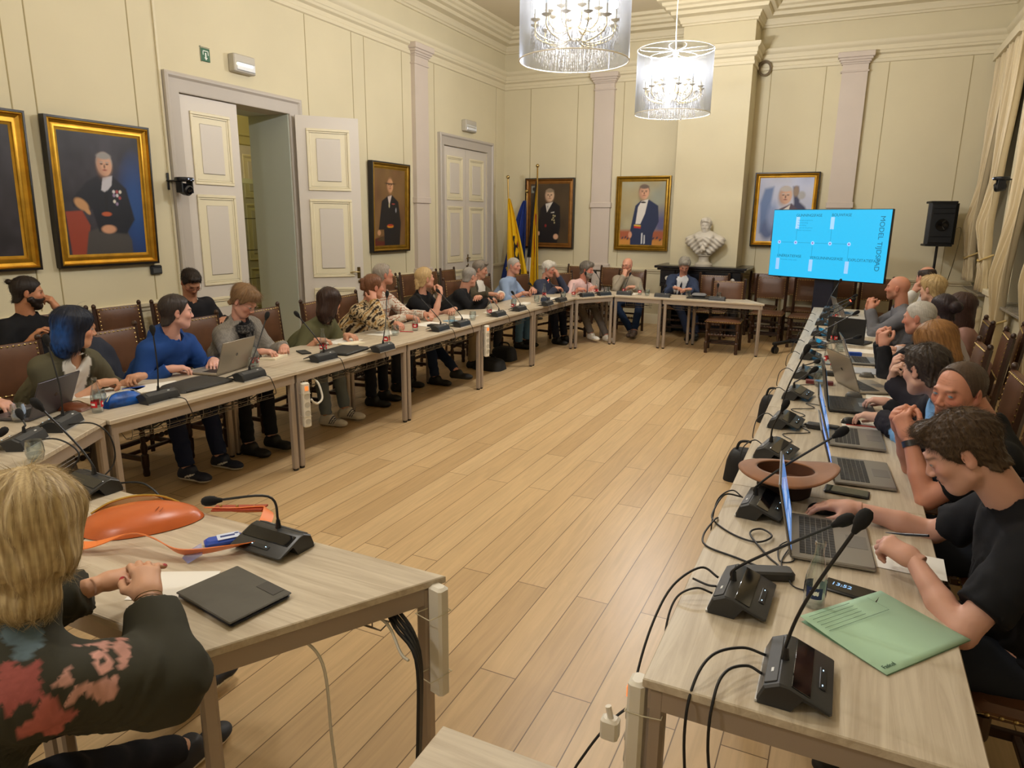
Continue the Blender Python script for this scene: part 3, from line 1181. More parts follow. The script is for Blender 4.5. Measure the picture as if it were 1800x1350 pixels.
p.poly([(.14, .22), (.24, .58), (.42, .65), (.56, .66), (.76, .58), (.84, .3), (.8, 0), (.32, 0), (.3, .22)], '#16151a', .015)
p.poly([(.42, .64), (.47, .52), (.55, .66)], '#c9b8b0').el(.47, .53, .02, .03, '#b8b08c', .5).el(.5, .26, .1, .018, '#d08a1e', .4).el(.5, .275, .1, .012, '#a62f1d', .4)
p.el(.6, .55, .05, .008, '#b04a3a', .6).el(.68, .47, .02, .03, '#8e9098', .6).el(.15, .18, .05, .035, '#c0906a', .4)
head(p, .5, .78, .085, '#c4936c', '#3b2a20', bald=True)
p.el(.5, .805, .16, .008, '#1c1512', .6)
painting('portrait of a bald man with glasses and sash between door and pilaster', (XL + 0.01, 8.545, 1.955), LZ, 0.93, 1.25, 0.085, p, (M_GOLDD, M_FBLK), math.radians(1.5))
p = Paint(90, 120, 0.72, '#3c2e20').noise(.35, 6).noise(.6, 3, '#54432b')
p.poly([(.27, .0), (.22, .3), (.27, .58), (.42, .68), (.6, .7), (.76, .62), (.78, .3), (.7, 0)], '#17141a', .015)
p.poly([(.40, .66), (.44, .52), (.58, .69)], '#d9d4cd').poly([(.44, .63), (.47, .63), (.46, .54)], '#7d7f8a').poly([(.54, .52), (.62, .53), (.62, .515), (.54, .51)], '#e4dfd6')
for x, y in ((.6, .47), (.64, .46), (.6, .43), (.57, .40), (.62, .39), (.63, .35)):
    p.el(x, y, .016, .014, '#b9ad84', .6)
p.el(.41, .3, .025, .025, '#8a2323', .6).el(.67, .12, .06, .045, '#d9ab8c', .4).el(.24, .17, .025, .035, '#d9ab8c', .4)
p.poly([(.04, .84), (.17, .84), (.17, .95), (.04, .95)], '#8d9187').el(.105, .9, .04, .035, '#1d1b17', .5)
head(p, .5, .79, .095, '#d6b496', '#8e7c66')
painting('portrait of a fair-haired man in dark suit with small crest, left on the back wall', (-5.125, YB - 0.01, 1.93), 0, 0.98, 1.275, 0.095, p, (M_BRZ, M_FBLK))
p = Paint(90, 120, 0.74, '#a39a7a').noise(.25, 6).noise(.7, 4, '#8fa0a0').noise(.5, 5, '#b39d6c')
p.el(.95, .35, .25, .2, '#5b5b86', 1.2).poly([(0, 0), (0, .24), (1, .24), (1, 0)], '#a5583a', .05).poly([(0, 0), (0, .1), (1, .1), (1, 0)], '#c98a3c', .04)
for x, y in ((.08, .12), (.15, .13), (.2, .11), (.77, .12), (.85, .13), (.92, .1)):
    p.el(x, y, .03, .012, '#3c3a48', .8, 1)
p.poly([(.26, 0), (.25, .25), (.34, .62), (.46, .7), (.64, .71), (.84, .62), (.87, .38), (.76, .2), (.74, 0)], '#1e2c50', .015)
p.poly([(.36, .34), (.40, .6), (.47, .69), (.62, .72), (.56, .5), (.47, .34)], '#ddd8d2').el(.51, .67, .06, .013, '#15141c', .4)
p.poly([(.33, .31), (.48, .3), (.48, .27), (.33, .28)], '#c42f22').poly([(.33, .33), (.48, .32), (.48, .30), (.33, .31)], '#e1b63c')
p.poly([(.5, .03), (.53, .04), (.53, .2), (.50, .2)], '#d7d9dc').poly([(.56, .03), (.59, .04), (.58, .17), (.56, .17)], '#d7d9dc').el(.25, .17, .04, .05, '#d79a7c', .4)
head(p, .52, .82, .10, '#d5a385', '#6a5a50')
painting('portrait of a man in blue tailcoat and bow tie left of the chimney breast', (-3.352, YB - 0.01, 1.94), 0, 0.965, 1.27, 0.085, p, (M_GOLDD, M_GOLDD))
p = Paint(110, 110, 0.85, '#a9b4d8').noise(.15, 6).noise(.7, 4, '#d8d3d6')
p.poly([(.08, .15), (.05, .6), (.12, .82), (.28, .85), (.25, .6), (.35, .3), (.28, .1)], '#6078a8', .05).el(.22, .2, .12, .15, '#53648f', .6).el(.3, .4, .1, .2, '#8696c0', .8)
p.poly([(.62, .3), (.66, .6), (.62, .85), (.72, .85), (.76, .62), (.86, .55), (.95, .4), (.9, .1), (.7, .1)], '#2a2d52', .04).el(.78, .72, .07, .06, '#a9a6a8', .5).el(.68, .78, .05, .08, '#8a7460', .5)
p.poly([(.3, 0), (.33, .42), (.42, .52), (.62, .6), (.78, .48), (.82, .2), (.8, 0)], '#4d3a4c', .02).poly([(.42, .3), (.47, .5), (.6, .58), (.56, .42)], '#ded6cf').poly([(.47, .48), (.51, .5), (.5, .3), (.45, .32)], '#6d5a52')
head(p, .5, .71, .12, '#d2a58a', '#b7b0ac')
painting('modern portrait with blue figures behind the top left corner of the television', (-1.01, YB - 0.01, 2.01), 0, 0.975, 1.17, 0.075, p, (M_GOLD, M_FBLK))

# ------------------------------------------------------------------ mantelpiece and bust
M_BMARB = mat('black_marble', '#14151c', 0.22, noise=(6, 0.3), spec=0.6)
t = empty('fireplace_mantel', (-2.13, YB - CBP, 0), 0, 'black marble mantelpiece with white roundel on the chimney breast', 'fireplace')
w = MB()
w.bb((-0.73, -0.34, 1.065), (0.73, 0.0, 1.105), 0.008).bb((-0.69, -0.30, 1.03), (0.69, 0, 1.065), 0.006)
w.bb((0.54, -0.02, 1.065), (0.73, 0.55, 1.105)).bb((-0.73, -0.02, 1.065), (-0.56, 0.55, 1.105))
w.build('shelf', M_BMARB, t)
w = MB()
w.bb((-0.62, -0.24, 0.80), (0.62, 0, 1.03), 0.004).bb((-0.56, -0.25, 0.85), (0.56, -0.23, 0.99), 0.004)
w.build('frieze', M_BMARB, t)
for s_ in (-1, 1):
    w = MB()
    w.bb((s_ * 0.52 - 0.12, -0.27, 0.0), (s_ * 0.52 + 0.12, 0, 0.12), 0.004).bb((s_ * 0.52 - 0.10, -0.25, 0.12), (s_ * 0.52 + 0.10, 0, 0.80), 0.004)
    w.bb((s_ * 0.52 - 0.12, -0.27, 0.76), (s_ * 0.52 + 0.12, 0, 0.82), 0.004).bb((s_ * 0.52 - 0.12, -0.27, 0.82), (s_ * 0.52 + 0.12, 0, 1.03), 0.004)
    j = w.build('jamb', M_BMARB, t)
    MB().lathe([(0.035, 0), (0.035, 0.012), (0.0, 0.02)], (s_ * 0.52, -0.27, 0.90), 14, (0, -1, 0)).build('roundel', mat('white_marble', '#dcd7cf', 0.35), j)
MB().bb((-0.42, -0.02, 0.0), (0.42, 0, 0.80)).build('firebox', mat('soot_black', '#0c0c0e', 0.9), t, smooth=False)  # plain black sheet across the fire opening

# ------------------------------------------------------------------ television on a wheeled stand
M_BLK = mat('satin_black_plastic', '#17181c', 0.35)
M_BLKG = mat('gloss_black_panel', '#0b0c10', 0.08, spec=0.6)
TVM = Matrix.Translation((-0.284, 10.353, 1.523)) @ Matrix.Rotation(-0.4926, 4, 'Z')
t = empty('television', (0, 0, 0), 0, 'large flat television showing a cyan timeline slide, on a wheeled stand', 'television')
t.matrix_world = TVM
TW, TH = 1.66, 0.93
MB().bb((-TW / 2, 0.0, -TH / 2), (TW / 2, 0.05, TH / 2), 0.006).build('housing', M_BLK, t)
M_SCR = mat('cyan_slide_screen', '#0a2a33', 0.3, emit=((0.025, 0.47, 0.80), 1.0))
MB().bb((-TW / 2 + 0.008, -0.0015, -TH / 2 + 0.012), (TW / 2 - 0.008, 0.0, TH / 2 - 0.008)).build('screen', M_SCR, t, smooth=False)
M_INK = mat('slide_dark_ink', '#04323f', 0.5, emit=((0.0, 0.09, 0.18), 1.0))
M_INK2 = mat('slide_fine_ink', '#04323f', 0.5, emit=((0.01, 0.26, 0.50), 1.0))
M_LAV = mat('slide_lavender', '#8aa0ff', 0.5, emit=((0.15, 0.36, 0.80), 1.0))


def scr(u, v):
    """0..1 screen position (v from the top) -> local"""
    return (-TW / 2 + u * TW, -0.003, TH / 2 - v * TH)


RX = Matrix.Rotation(math.radians(90), 4, 'X')


def stext(s_, u, v, size, m, rot=0.0, name='slide_text'):
    x, y, z = scr(u, v)
    text_mesh(name, s_, size, m, t, Matrix.Translation((x, y, z)) @ Matrix.Rotation(rot, 4, 'Y') @ RX)


for s_, u, v in (('GUNNINGSFASE', .215, .105), ('BOUWFASE', .525, .10), ('UNËREATIEFASE', .072, .70), ('VERGUNNINGSFASE', .375, .71), ('EXPLOITATIEFASE', .70, .715)):
    stext(s_, u, v, 0.052, M_INK)
stext('MODEL TIJDSPAD', .915, .09, 0.088, M_INK, math.radians(90))
for i, s_ in enumerate(('Opmaak programma', 'Voorbereiding', 'Beoordeling', 'Keuze van de partner', 'Sluiten van contract')):
    stext(s_, .235, .165 + i * .036, 0.026, M_INK2)
stext('Voorstudie, raming, opties', .105, .745, 0.024, M_INK2)
g = MB()
x5 = [.08, .232, .385, .535, .692]
g.bb(scr(x5[0], .478), (scr(x5[4], .484)[0], -0.002, scr(0, .484)[2]))
for i, xx in enumerate(x5):
    a, b = ((.48, .70) if i % 2 == 0 else (.27, .48))
    q0, q1 = scr(xx, a), scr(xx + .003, b)
    g.bb(q0, (q1[0], -0.002, q1[2]))
g.build('timeline', M_INK2, t, smooth=False)
M_DOT = mat('slide_dot_ink', '#553344', 0.5, emit=((0.25, 0.10, 0.25), 0.8))
for i, xx in enumerate(x5):
    c = scr(xx + .001, .481)
    g = MB().lathe([(0.026, 0), (0.026, 0.0006)], (c[0], -0.0032, c[2]), 16, (0, -1, 0)).build('slide_marker', M_LAV, t, smooth=False)
    MB().lathe([(0.011, 0), (0.011, 0.0004)], (c[0], -0.0042, c[2]), 10, (0, -1, 0)).build('slide_dot', M_DOT, g, smooth=False)
    v0 = .72 if i % 2 == 0 else .11
    q0, q1 = scr(xx - .014, v0), scr(xx + .018, v0 + .17)
    MB().bb(q0, (q1[0], -0.0022, q1[2])).build('slide_bar', M_LAV, t, smooth=False)
t = empty('television_stand', (0, 0, 0), 0, 'black wheeled stand carrying the television, castors on the floor', 'stand')
t.matrix_world = Matrix.Translation((-0.284, 10.353, 0)) @ Matrix.Rotation(-0.4926, 4, 'Z')
MB().bb((-0.14, 0.055, 0.16), (0.14, 0.20, 1.35), 0.01).build('column', mat('navy_black_column', '#15192a', 0.4), t)
w = MB()
w.bb((-0.45, 0.03, 0.13), (0.45, 0.20, 0.17), 0.006)
for s_ in (-1, 1):
    w.bb((s_ * 0.42 - 0.03, -0.32, 0.12), (s_ * 0.42 + 0.03, 0.42, 0.16), 0.006)
w.build('base_frame', M_BLK, t)
for sx in (-1, 1):
    for sy in (-0.28, 0.38):
        w = MB()
        w.tube([(sx * 0.42 - 0.03, sy, 0.05), (sx * 0.42 - 0.008, sy, 0.05)], 0.05, 16).tube([(sx * 0.42 + 0.008, sy, 0.05), (sx * 0.42 + 0.03, sy, 0.05)], 0.05, 16)
        w.bb((sx * 0.42 - 0.02, sy - 0.02, 0.05), (sx * 0.42 + 0.02, sy + 0.02, 0.125), 0.004)
        w.build('castor', M_BLK, t)
MB().bb((-0.3, 0.05, 1.2), (0.3, 0.07, 1.6), 0.004).build('mounting_plate', M_BLK, t)

# ------------------------------------------------------------------ loudspeaker on its pole
t = empty('loudspeaker', (1.15, 11.75, 1.5), math.radians(8), 'black loudspeaker on a pole in the far right corner', 'loudspeaker')
w = MB()
prof = [(-0.19, 0.0), (0.19, 0.0), (0.12, 0.32), (-0.12, 0.32)]
w.prism([(-0.19, -0.02), (-0.15, -0.04), (0.15, -0.04), (0.19, -0.02), (0.13, 0.28), (-0.13, 0.28)], 0.03, 0.60)
w.bb((-0.17, -0.035, 0.0), (0.17, 0.25, 0.03), 0.006).bb((-0.17, -0.035, 0.60), (0.17, 0.25, 0.63), 0.006)
w.build('cabinet', mat('black_speaker_shell', '#101113', 0.55), t, angle=25)
w = MB()
w.bb((-0.15, -0.05, 0.05), (0.15, -0.036, 0.58), 0.006)
for z in (0.14, 0.46, 0.53):
    w.bb((-0.13, -0.062, z), (0.13, -0.048, z + 0.012), 0.003)
g_ = w.build('grille', mat('black_speaker_grille', '#18191b', 0.8, bump=(500, 0.4)), t)
MB().lathe([(0.085, 0), (0.08, 0.012), (0.07, 0.012), (0.02, 0.0)], (0, -0.051, 0.30), 20, (0, -1, 0)).build('cone', M_BLKG, g_)
t = empty('speaker_stand', (1.15, 11.85, 0), 0.3, 'black tripod pole carrying the loudspeaker in the corner', 'stand')
MB().tube([(0, 0, 0.25), (0, 0, 1.5)], 0.018, 10).build('pole', M_BLK, t)
for k in range(3):
    a = k * 2.094 + 0.5
    MB().tube([(0, 0, 0.55), (0.32 * math.cos(a), 0.32 * math.sin(a), 0.01)], 0.012, 8).build('leg', M_BLK, t)
tag(MB().tube([(1.33, 11.72, 1.75), (1.40, 11.72, 1.73), (1.38, 11.8, 1.3), (1.33, 11.95, 0.8), (1.36, 12.0, 0.3), (1.34, 12.0, 0.02)], 0.006, 6, sm=6).build('speaker_cable', mat('olive_cable', '#5a4c2c', 0.6)),
    'thin dark cable hanging from the loudspeaker to the floor', 'cable')

# ------------------------------------------------------------------ chandeliers
def shade_material():
    m = bpy.data.materials.new('silver_film_shade')
    m.use_nodes = True
    nt = m.node_tree
    L = nt.links
    nt.nodes.remove(nt.nodes['Principled BSDF'])
    out = nt.nodes['Material Output']
    tr = nt.nodes.new('ShaderNodeBsdfTransparent')
    tr.inputs[0].default_value = (0.80, 0.84, 0.92, 1)
    gl = nt.nodes.new('ShaderNodeBsdfGlossy')
    gl.inputs[0].default_value = (0.55, 0.57, 0.62, 1)
    gl.inputs['Roughness'].default_value = 0.32
    lw = nt.nodes.new('ShaderNodeLayerWeight')
    lw.inputs['Blend'].default_value = 0.4
    r = nt.nodes.new('ShaderNodeMapRange')
    r.inputs['To Min'].default_value = 0.10
    r.inputs['To Max'].default_value = 0.75
    L.new(lw.outputs['Facing'], r.inputs['Value'])
    mx = nt.nodes.new('ShaderNodeMixShader')
    L.new(r.outputs['Result'], mx.inputs[0])
    L.new(tr.outputs[0], mx.inputs[1])
    L.new(gl.outputs[0], mx.inputs[2])
    L.new(mx.outputs[0], out.inputs['Surface'])
    return m


M_SHADE = shade_material()
M_WHT = mat('white_lamp_metal', '#e9e4d8', 0.35)
M_CRY = mat('cut_crystal', '#b9b9bb', 0.05, 0.3, alpha=0.5, spec=0.8)
M_GOLDL = mat('pale_gilt_arm', '#cbb88a', 0.25, 0.6)
M_BULB = mat('lit_candle_bulb', '#ffffff', 0.3, emit=((0.9, 0.95, 1.0), 9.0))
M_BULBD = mat('milky_unlit_bulb', '#e8ebe8', 0.2, emit=((0.9, 0.95, 1.0), 0.6))  # bulbs that are off, with a weak glow put into the material


def make_chandelier():
    t = empty('chandelier', (0, 0, 0))
    R, z0, z1 = 0.4425, 0.0, 0.71
    w = MB()
    n = 64
    V = [(R * math.cos(2 * math.pi * k / n), R * math.sin(2 * math.pi * k / n), z) for z in (z0, z1) for k in range(n)]
    w.add(V, [(k, (k + 1) % n, n + (k + 1) % n, n + k) for k in range(n)])
    sh = w.build('drum_shade', M_SHADE, t, angle=0)
    for z in (z0, z1):
        MB().tube([(R * math.cos(2 * math.pi * k / 48), R * math.sin(2 * math.pi * k / 48), z) for k in range(49)], 0.005, 6).build('rim_wire', M_WHT, sh)
    P = []      # looped wire spider at the top
    for j in range(97):
        q = j / 96 * 2 * math.pi
        rr = R * 0.97 * abs(math.cos(2.5 * q)) + 0.01
        P.append((rr * math.cos(q), rr * math.sin(q), z1 - 0.01))
    MB().tube(P, 0.003, 5).build('wire_spider', M_WHT, sh)
    MB().bb((R - 0.001, -0.008, z0), (R + 0.002, 0.008, z1)).build('shade_seam', mat('grey_seam', '#6f7178', 0.5), sh, smooth=False)
    MB().lathe([(0.0, 0.62), (0.012, 0.63), (0.03, 0.66), (0.035, 0.68), (0.02, 0.70), (0.006, 0.72), (0.004, 0.80)], (0, 0, 0), 12).build('ceiling_cup', M_WHT, t)
    MB().tube([(0, 0, 0.71), (0.012, 0.004, 1.1), (-0.004, 0.008, 1.5), (0, 0, 2.02)], 0.006, 6, sm=6).build('suspension_cord', M_WHT, t)
    MB().lathe([(0.0, 0.05), (0.02, 0.06), (0.035, 0.10), (0.06, 0.16), (0.035, 0.22), (0.02, 0.27), (0.03, 0.30), (0.018, 0.34), (0.03, 0.42), (0.016, 0.46), (0.012, 0.6), (0.03, 0.63)], (0, 0, 0), 12).build('stem', M_CRY, t)
    arms, bulbs, bd, cr, cups = MB(), [], [], MB(), MB()
    rnd = random.Random(3)

    def drop(x, y, z, s_):
        cr.add([(x, y, z + s_ * 1.3), (x + s_ * .55, y, z), (x, y + s_ * .55, z), (x - s_ * .55, y, z), (x, y - s_ * .55, z), (x, y, z - s_ * 1.6)],
               [(0, 1, 2), (0, 2, 3), (0, 3, 4), (0, 4, 1), (5, 2, 1), (5, 3, 2), (5, 4, 3), (5, 1, 4)])
    for tier, (cnt, rr, zc) in enumerate(((12, 0.325, 0.27), (8, 0.21, 0.345))):
        for k in range(cnt):
            a = 2 * math.pi * k / cnt + tier * 0.2
            c, s_ = math.cos(a), math.sin(a)
            arms.tube([(0.03 * c, 0.03 * s_, 0.17 + tier * .08), (0.12 * c, 0.12 * s_, 0.13 + tier * .1), (rr * .8 * c, rr * .8 * s_, zc - 0.11), (rr * c, rr * s_, zc - 0.06), (rr * c, rr * s_, zc)], 0.006, 6, sm=3)
            cups.lathe([(0.01, 0), (0.035, 0.014), (0.04, 0.02), (0.03, 0.022)], (rr * c, rr * s_, zc), 10)
            cups.lathe([(0.011, 0), (0.011, 0.075)], (rr * c, rr * s_, zc + 0.02), 8)
            b = MB().lathe([(0.004, 0), (0.014, 0.015), (0.017, 0.03), (0.013, 0.052), (0.003, 0.075)], (rr * c, rr * s_, zc + 0.093), 8)
            bulbs.append((b, (k * 7 + tier) % 3 != 0))
            for j in range(6):
                aa = a + (j - 2.5) * 0.09
                drop((rr + 0.02) * math.cos(aa), (rr + 0.02) * math.sin(aa), zc - 0.03 - 0.035 * (j % 3), 0.012)
    for ring, (rr, zt, cnt, ln) in enumerate(((0.345, 0.22, 56, 8), (0.28, 0.14, 46, 7), (0.2, 0.10, 34, 6), (0.12, 0.08, 22, 6))):
        for k in range(cnt):
            a = 2 * math.pi * k / cnt
            for j in range(ln):
                q = 0.0085 + 0.003 * ((k + j) % 3)
                r2 = rr * (1 - 0.10 * math.sin(j / ln * 3.14)) + rnd.uniform(-.004, .004)
                drop(r2 * math.cos(a), r2 * math.sin(a), zt - j * 0.024 - 0.01, q)
    for k in range(90):     # swags up to the stem
        a = k * 0.7
        q = (k % 15) / 14
        rr = 0.04 + 0.27 * q
        drop(rr * math.cos(a), rr * math.sin(a), 0.42 - 0.2 * q - 0.07 * math.sin(q * 3.14), 0.011)
    arms.build('arm_ring', M_GOLDL, t)
    cups.build('candle_sleeves', M_WHT, t)
    for b, on in bulbs:
        b.build('bulb', M_BULB if on else M_BULBD, t)
    cr.build('crystal_strands', M_CRY, t, smooth=False)
    return t


c0 = make_chandelier()
c1 = copy_tree(c0)
for o, i, rz, lb in ((c0, 0, 1.2, 'nearer crystal chandelier in a transparent silver drum shade'), (c1, 1, 2.5, 'farther crystal chandelier in a transparent silver drum shade')):
    o.location = (CHAND[i][0], CHAND[i][1], 3.05)
    o.rotation_euler = (0, 0, rz)
    tag(o, lb, 'chandelier', 'crystal chandeliers')

# ------------------------------------------------------------------ emergency lights, exit sign, wall plate, cameras
M_GREYP = mat('grey_white_plastic', '#b8b2a6', 0.5)
M_TUBE = mat('emergency_tube', '#ffffff', 0.3, emit=((1.0, 0.93, 0.66), 1.3))


def em_light(y0, y1, z0, z1, label, on):
    t = empty('emergency_light', (XL, (y0 + y1) / 2, z0), LZ, label, 'emergency light', 'emergency lights above the doors')
    hw, h = (y1 - y0) / 2, z1 - z0
    MB().bb((-hw, -0.09, 0), (hw, 0, h), 0.01).build('housing', M_GREYP, t)
    MB().bb((-hw + 0.03, -0.10, 0.02), (hw - 0.015, -0.085, h * 0.56), 0.006).build('lens', mat('frosted_lens', '#dfe2e6', 0.25), t)
    MB().tube([(-hw + 0.03, -0.101, h * .42), (hw - 0.06, -0.101, h * .42)], 0.013, 8).build('tube', M_TUBE if on else mat('unlit_tube', '#c9c6bd', 0.3), t)


em_light(5.773, 6.071, 3.29, 3.47, 'lit white emergency light above the open door', True)
em_light(10.72, 11.09, 3.255, 3.44, 'unlit grey emergency light above the far closed door', False)
t = empty('exit_sign', (XL + 0.004, 5.48, 3.39), LZ, 'small green exit pictogram plate left of the emergency light', 'sign')
MB().bb((-0.055, -0.006, -0.062), (0.055, 0, 0.062), 0.003).build('plate', mat('exit_green', '#1e5a35', 0.5), t)
w = MB()
w.bb((-0.035, -0.008, -0.002), (-0.027, -0.005, 0.04)).bb((0.027, -0.008, -0.002), (0.035, -0.005, 0.04)).bb((-0.035, -0.008, 0.033), (0.035, -0.005, 0.041))
w.bb((-0.008, -0.008, -0.03), (0.008, -0.005, 0.02))
w.add([(-0.022, -0.008, -0.025), (0.022, -0.008, -0.025), (0, -0.008, -0.05)], [(0, 1, 2)])
w.build('arrow_pictogram', mat('sign_white', '#e8ece6', 0.5), t, smooth=False)
w = MB()
w.bb((-0.06, -0.004, -0.07), (-0.055, 0.0, 0.08)).bb((-0.07, -0.004, 0.07), (0.06, 0.0, 0.074))
w.build('corner_tape', mat('sign_tape', '#77806a', 0.5), t, smooth=False)
t = empty('thermostat', (XL, 4.655, 1.285), LZ, 'small black wall unit under the large portrait', 'thermostat')
MB().bb((-0.062, -0.03, -0.045), (0.062, 0, 0.045), 0.01).build('housing', M_BLK, t)
MB().bb((-0.045, -0.036, -0.032), (0.045, -0.029, 0.02), 0.004).build('display', mat('grey_display', '#4a4c4e', 0.2), t)


def ptz(loc, rz, label):
    t = empty('conference_camera', loc, rz, label, 'camera', 'black conference cameras on wall brackets')
    MB().bb((-0.06, -0.24, 0.0), (0.06, 0.0, 0.012), 0.004).bb((-0.05, -0.012, -0.08), (0.05, 0, 0.08), 0.003).build('bracket', M_BLK, t)
    MB().lathe([(0.085, 0), (0.09, 0.01), (0.088, 0.032), (0.08, 0.038)], (0, -0.17, 0.0), 24).build('base', M_BLK, t)
    for s_ in (-1, 1):
        MB().bb((s_ * 0.066 - 0.008, -0.21, -0.11), (s_ * 0.066 + 0.008, -0.13, 0.0), 0.004).build('yoke_arm', M_BLK, t)
    h = MB().lathe([(0.03, -0.06), (0.052, -0.045), (0.058, 0), (0.052, 0.05), (0.04, 0.062), (0.038, 0.05)], (0, -0.17, -0.075), 18, (0.0, -1, -0.25)).build('head', M_BLK, t)
    MB().lathe([(0.032, 0), (0.03, 0.008), (0.0, 0.012)], Vector((0, -0.17, -0.075)) + Vector((0, -0.970, -0.243)) * 0.056, 16, (0.0, -1, -0.25)).build('lens', M_BLKG, h)
    w = MB()
    for k in range(3):
        w.ball((-0.03 + 0.028 * k, -0.255, 0.02 - 0.01 * (k % 2)), 0.006, 6, 4)
    w.build('indicator', mat('blue_white_indicator', '#cfd8ff', 0.3, emit=((0.6, 0.75, 1.0), 0.8)), t)
    return t


ptz((XL + 0.0, 4.93, 2.13), math.radians(96), 'black swivel camera on a bracket right of the large portrait')
ptz((XR - 0.0, 10.3, 2.33), math.radians(-90), 'black swivel camera on the right wall between the curtains')
w = MB()
for k in range(5):
    rr = 0.075 + 0.006 * k
    w.tube([(rr * math.cos(a / 12 * 6.283), -0.02 - 0.01 * k, rr * 1.15 * math.sin(a / 12 * 6.283)) for a in range(13)], 0.008, 6, sm=2)
o = w.build('cable_coil', mat('grey_brown_cable', '#756650', 0.7))
o.location = (-1.50, YB - 0.02, 4.17)
tag(o, 'coil of grey cable hanging high beside the chimney breast', 'cable')

# ------------------------------------------------------------------ marble bust (SDF built later in people part uses the same grid code)

# ------------------------------------------------------------------ curtains on the right wall
M_CURT = mat('cream_satin_curtain', '#d2c09a', 0.45, noise=(3, 0.05), sheen=0.4, stretch=(1, 1, 0.3))
M_ROPE = mat('cream_tieback_rope', '#c6ab6c', 0.55)


def curtain(label, y0, y1, ztop, zbot, ztie, ytie, wtie, x=XR - 0.13, puff=0.18):
    """y0..y1 at the top, gathered to width wtie at ytie,ztie, flaring below"""
    t = empty('curtain', (x, (y0 + y1) / 2, zbot), 0, label, 'curtain', 'cream curtains tied back at the right windows')
    V, F = [], []
    nu, nv = 120, 46
    cy = (y0 + y1) / 2
    for j in range(nv + 1):
        q = j / nv
        z = ztop + (zbot - ztop) * q
        d = (z - ztie) / (ztop - ztie) if z > ztie else (ztie - z) / (ztie - zbot)
        if z > ztie:
            k = 1 - (1 - d) ** 2.2
            c = ytie + (cy - ytie) * k
            wd = wtie + ((y1 - y0) - wtie) * k
        else:
            k = min(1, d * 1.0) ** 0.7
            c = ytie
            wd = wtie + (min(0.42, (y1 - y0) * .6) - wtie) * k
        for i in range(nu + 1):
            u = i / nu
            amp = 0.035 + 0.015 * math.sin(u * 9 + 2)
            fold = math.sin(u * 2 * math.pi * 9 + 1.2 * math.sin(q * 4 + u * 5))
            sw = 0.02 * math.sin(q * 7 + u * 13)
            bul = puff * max(0.0, 1 - abs(d - 0.16) / 0.22) * math.sin(u * math.pi) * (1 if z > ztie else .3)
            V.append((-(amp * fold) - bul * 0.6 + sw, c - cy + (u - .5) * wd + 0.01 * math.cos(u * 57), z - zbot))
    for j in range(nv):
        for i in range(nu):
            a = j * (nu + 1) + i
            F.append((a, a + 1, a + nu + 2, a + nu + 1))
    w = MB()
    w.add(V, F)
    b = w.build('fabric', M_CURT, t, angle=0)
    md = b.modifiers.new('thickness', 'SOLIDIFY')
    md.thickness = 0.004
    r = MB()
    r.tube([(0.06, ytie - cy + wtie * .8, ztie - zbot + 0.03), (-0.06, ytie - cy + wtie * .45, ztie - zbot - 0.01), (-0.07, ytie - cy, ztie - zbot - 0.03), (-0.05, ytie - cy - wtie * .5, ztie - zbot), (0.06, ytie - cy - wtie * .7, ztie - zbot + 0.06)], 0.012, 8, sm=6)
    r.build('tieback', M_ROPE, t)
    return t


curtain('cream curtain nearest the corner, tied back, left one at the far window', 11.45, 12.28, 4.06, 1.02, 1.36, 12.0, 0.22)
curtain('cream curtain at the far window, tied back, right one beside the camera', 10.55, 11.4, 4.06, 0.97, 1.38, 10.75, 0.24)
curtain('long cream curtain tied low at the nearer window, behind the long-haired woman', 8.75, 9.85, 4.06, 0.10, 0.72, 9.35, 0.22)
curtain('cream curtain at the right frame edge, reaching near the floor', 7.2, 8.35, 4.06, 0.05, 0.78, 7.8, 0.25)
w = MB()
w.bb((XR - 0.2, 10.55, 4.03), (XR, 12.3, 4.14)).bb((XR - 0.2, 7.9, 4.03), (XR, 9.95, 4.14))
S('trim_11', w, M_TRIM, smooth=False)
# radiator box under the far window, pier base
t = empty('radiator', (XR - 0.1, 11.35, 0.0), 0, 'cream radiator below the marble sill of the far window', 'radiator')
w = MB()
for k in range(24):
    w.bb((-0.09, -0.62 + k * 0.052, 0), (0.03, -0.58 + k * 0.052, 0.76), 0.012)
w.build('fin_block', M_TRIM, t)
w = MB()
w.bb((-0.06, -0.64, 0.05), (0.0, 0.64, 0.09)).bb((-0.06, -0.64, 0.58), (0.0, 0.64, 0.62))
w.build('header_pipe', M_TRIM, t)
w = MB()
w.bb((XR - 0.10, 9.86, 0), (XR, 10.55, 0.95)).bb((XR - 0.14, 9.84, 0.95), (XR, 10.57, 1.02), 0.01).bb((XR - 0.05, 9.9, 1.02), (XR, 10.5, 4.02))
w.bb((XR - 0.12, 9.84, 0), (XR, 10.57, 0.16))
S('trim_12', w, M_TRIM, smooth=False)


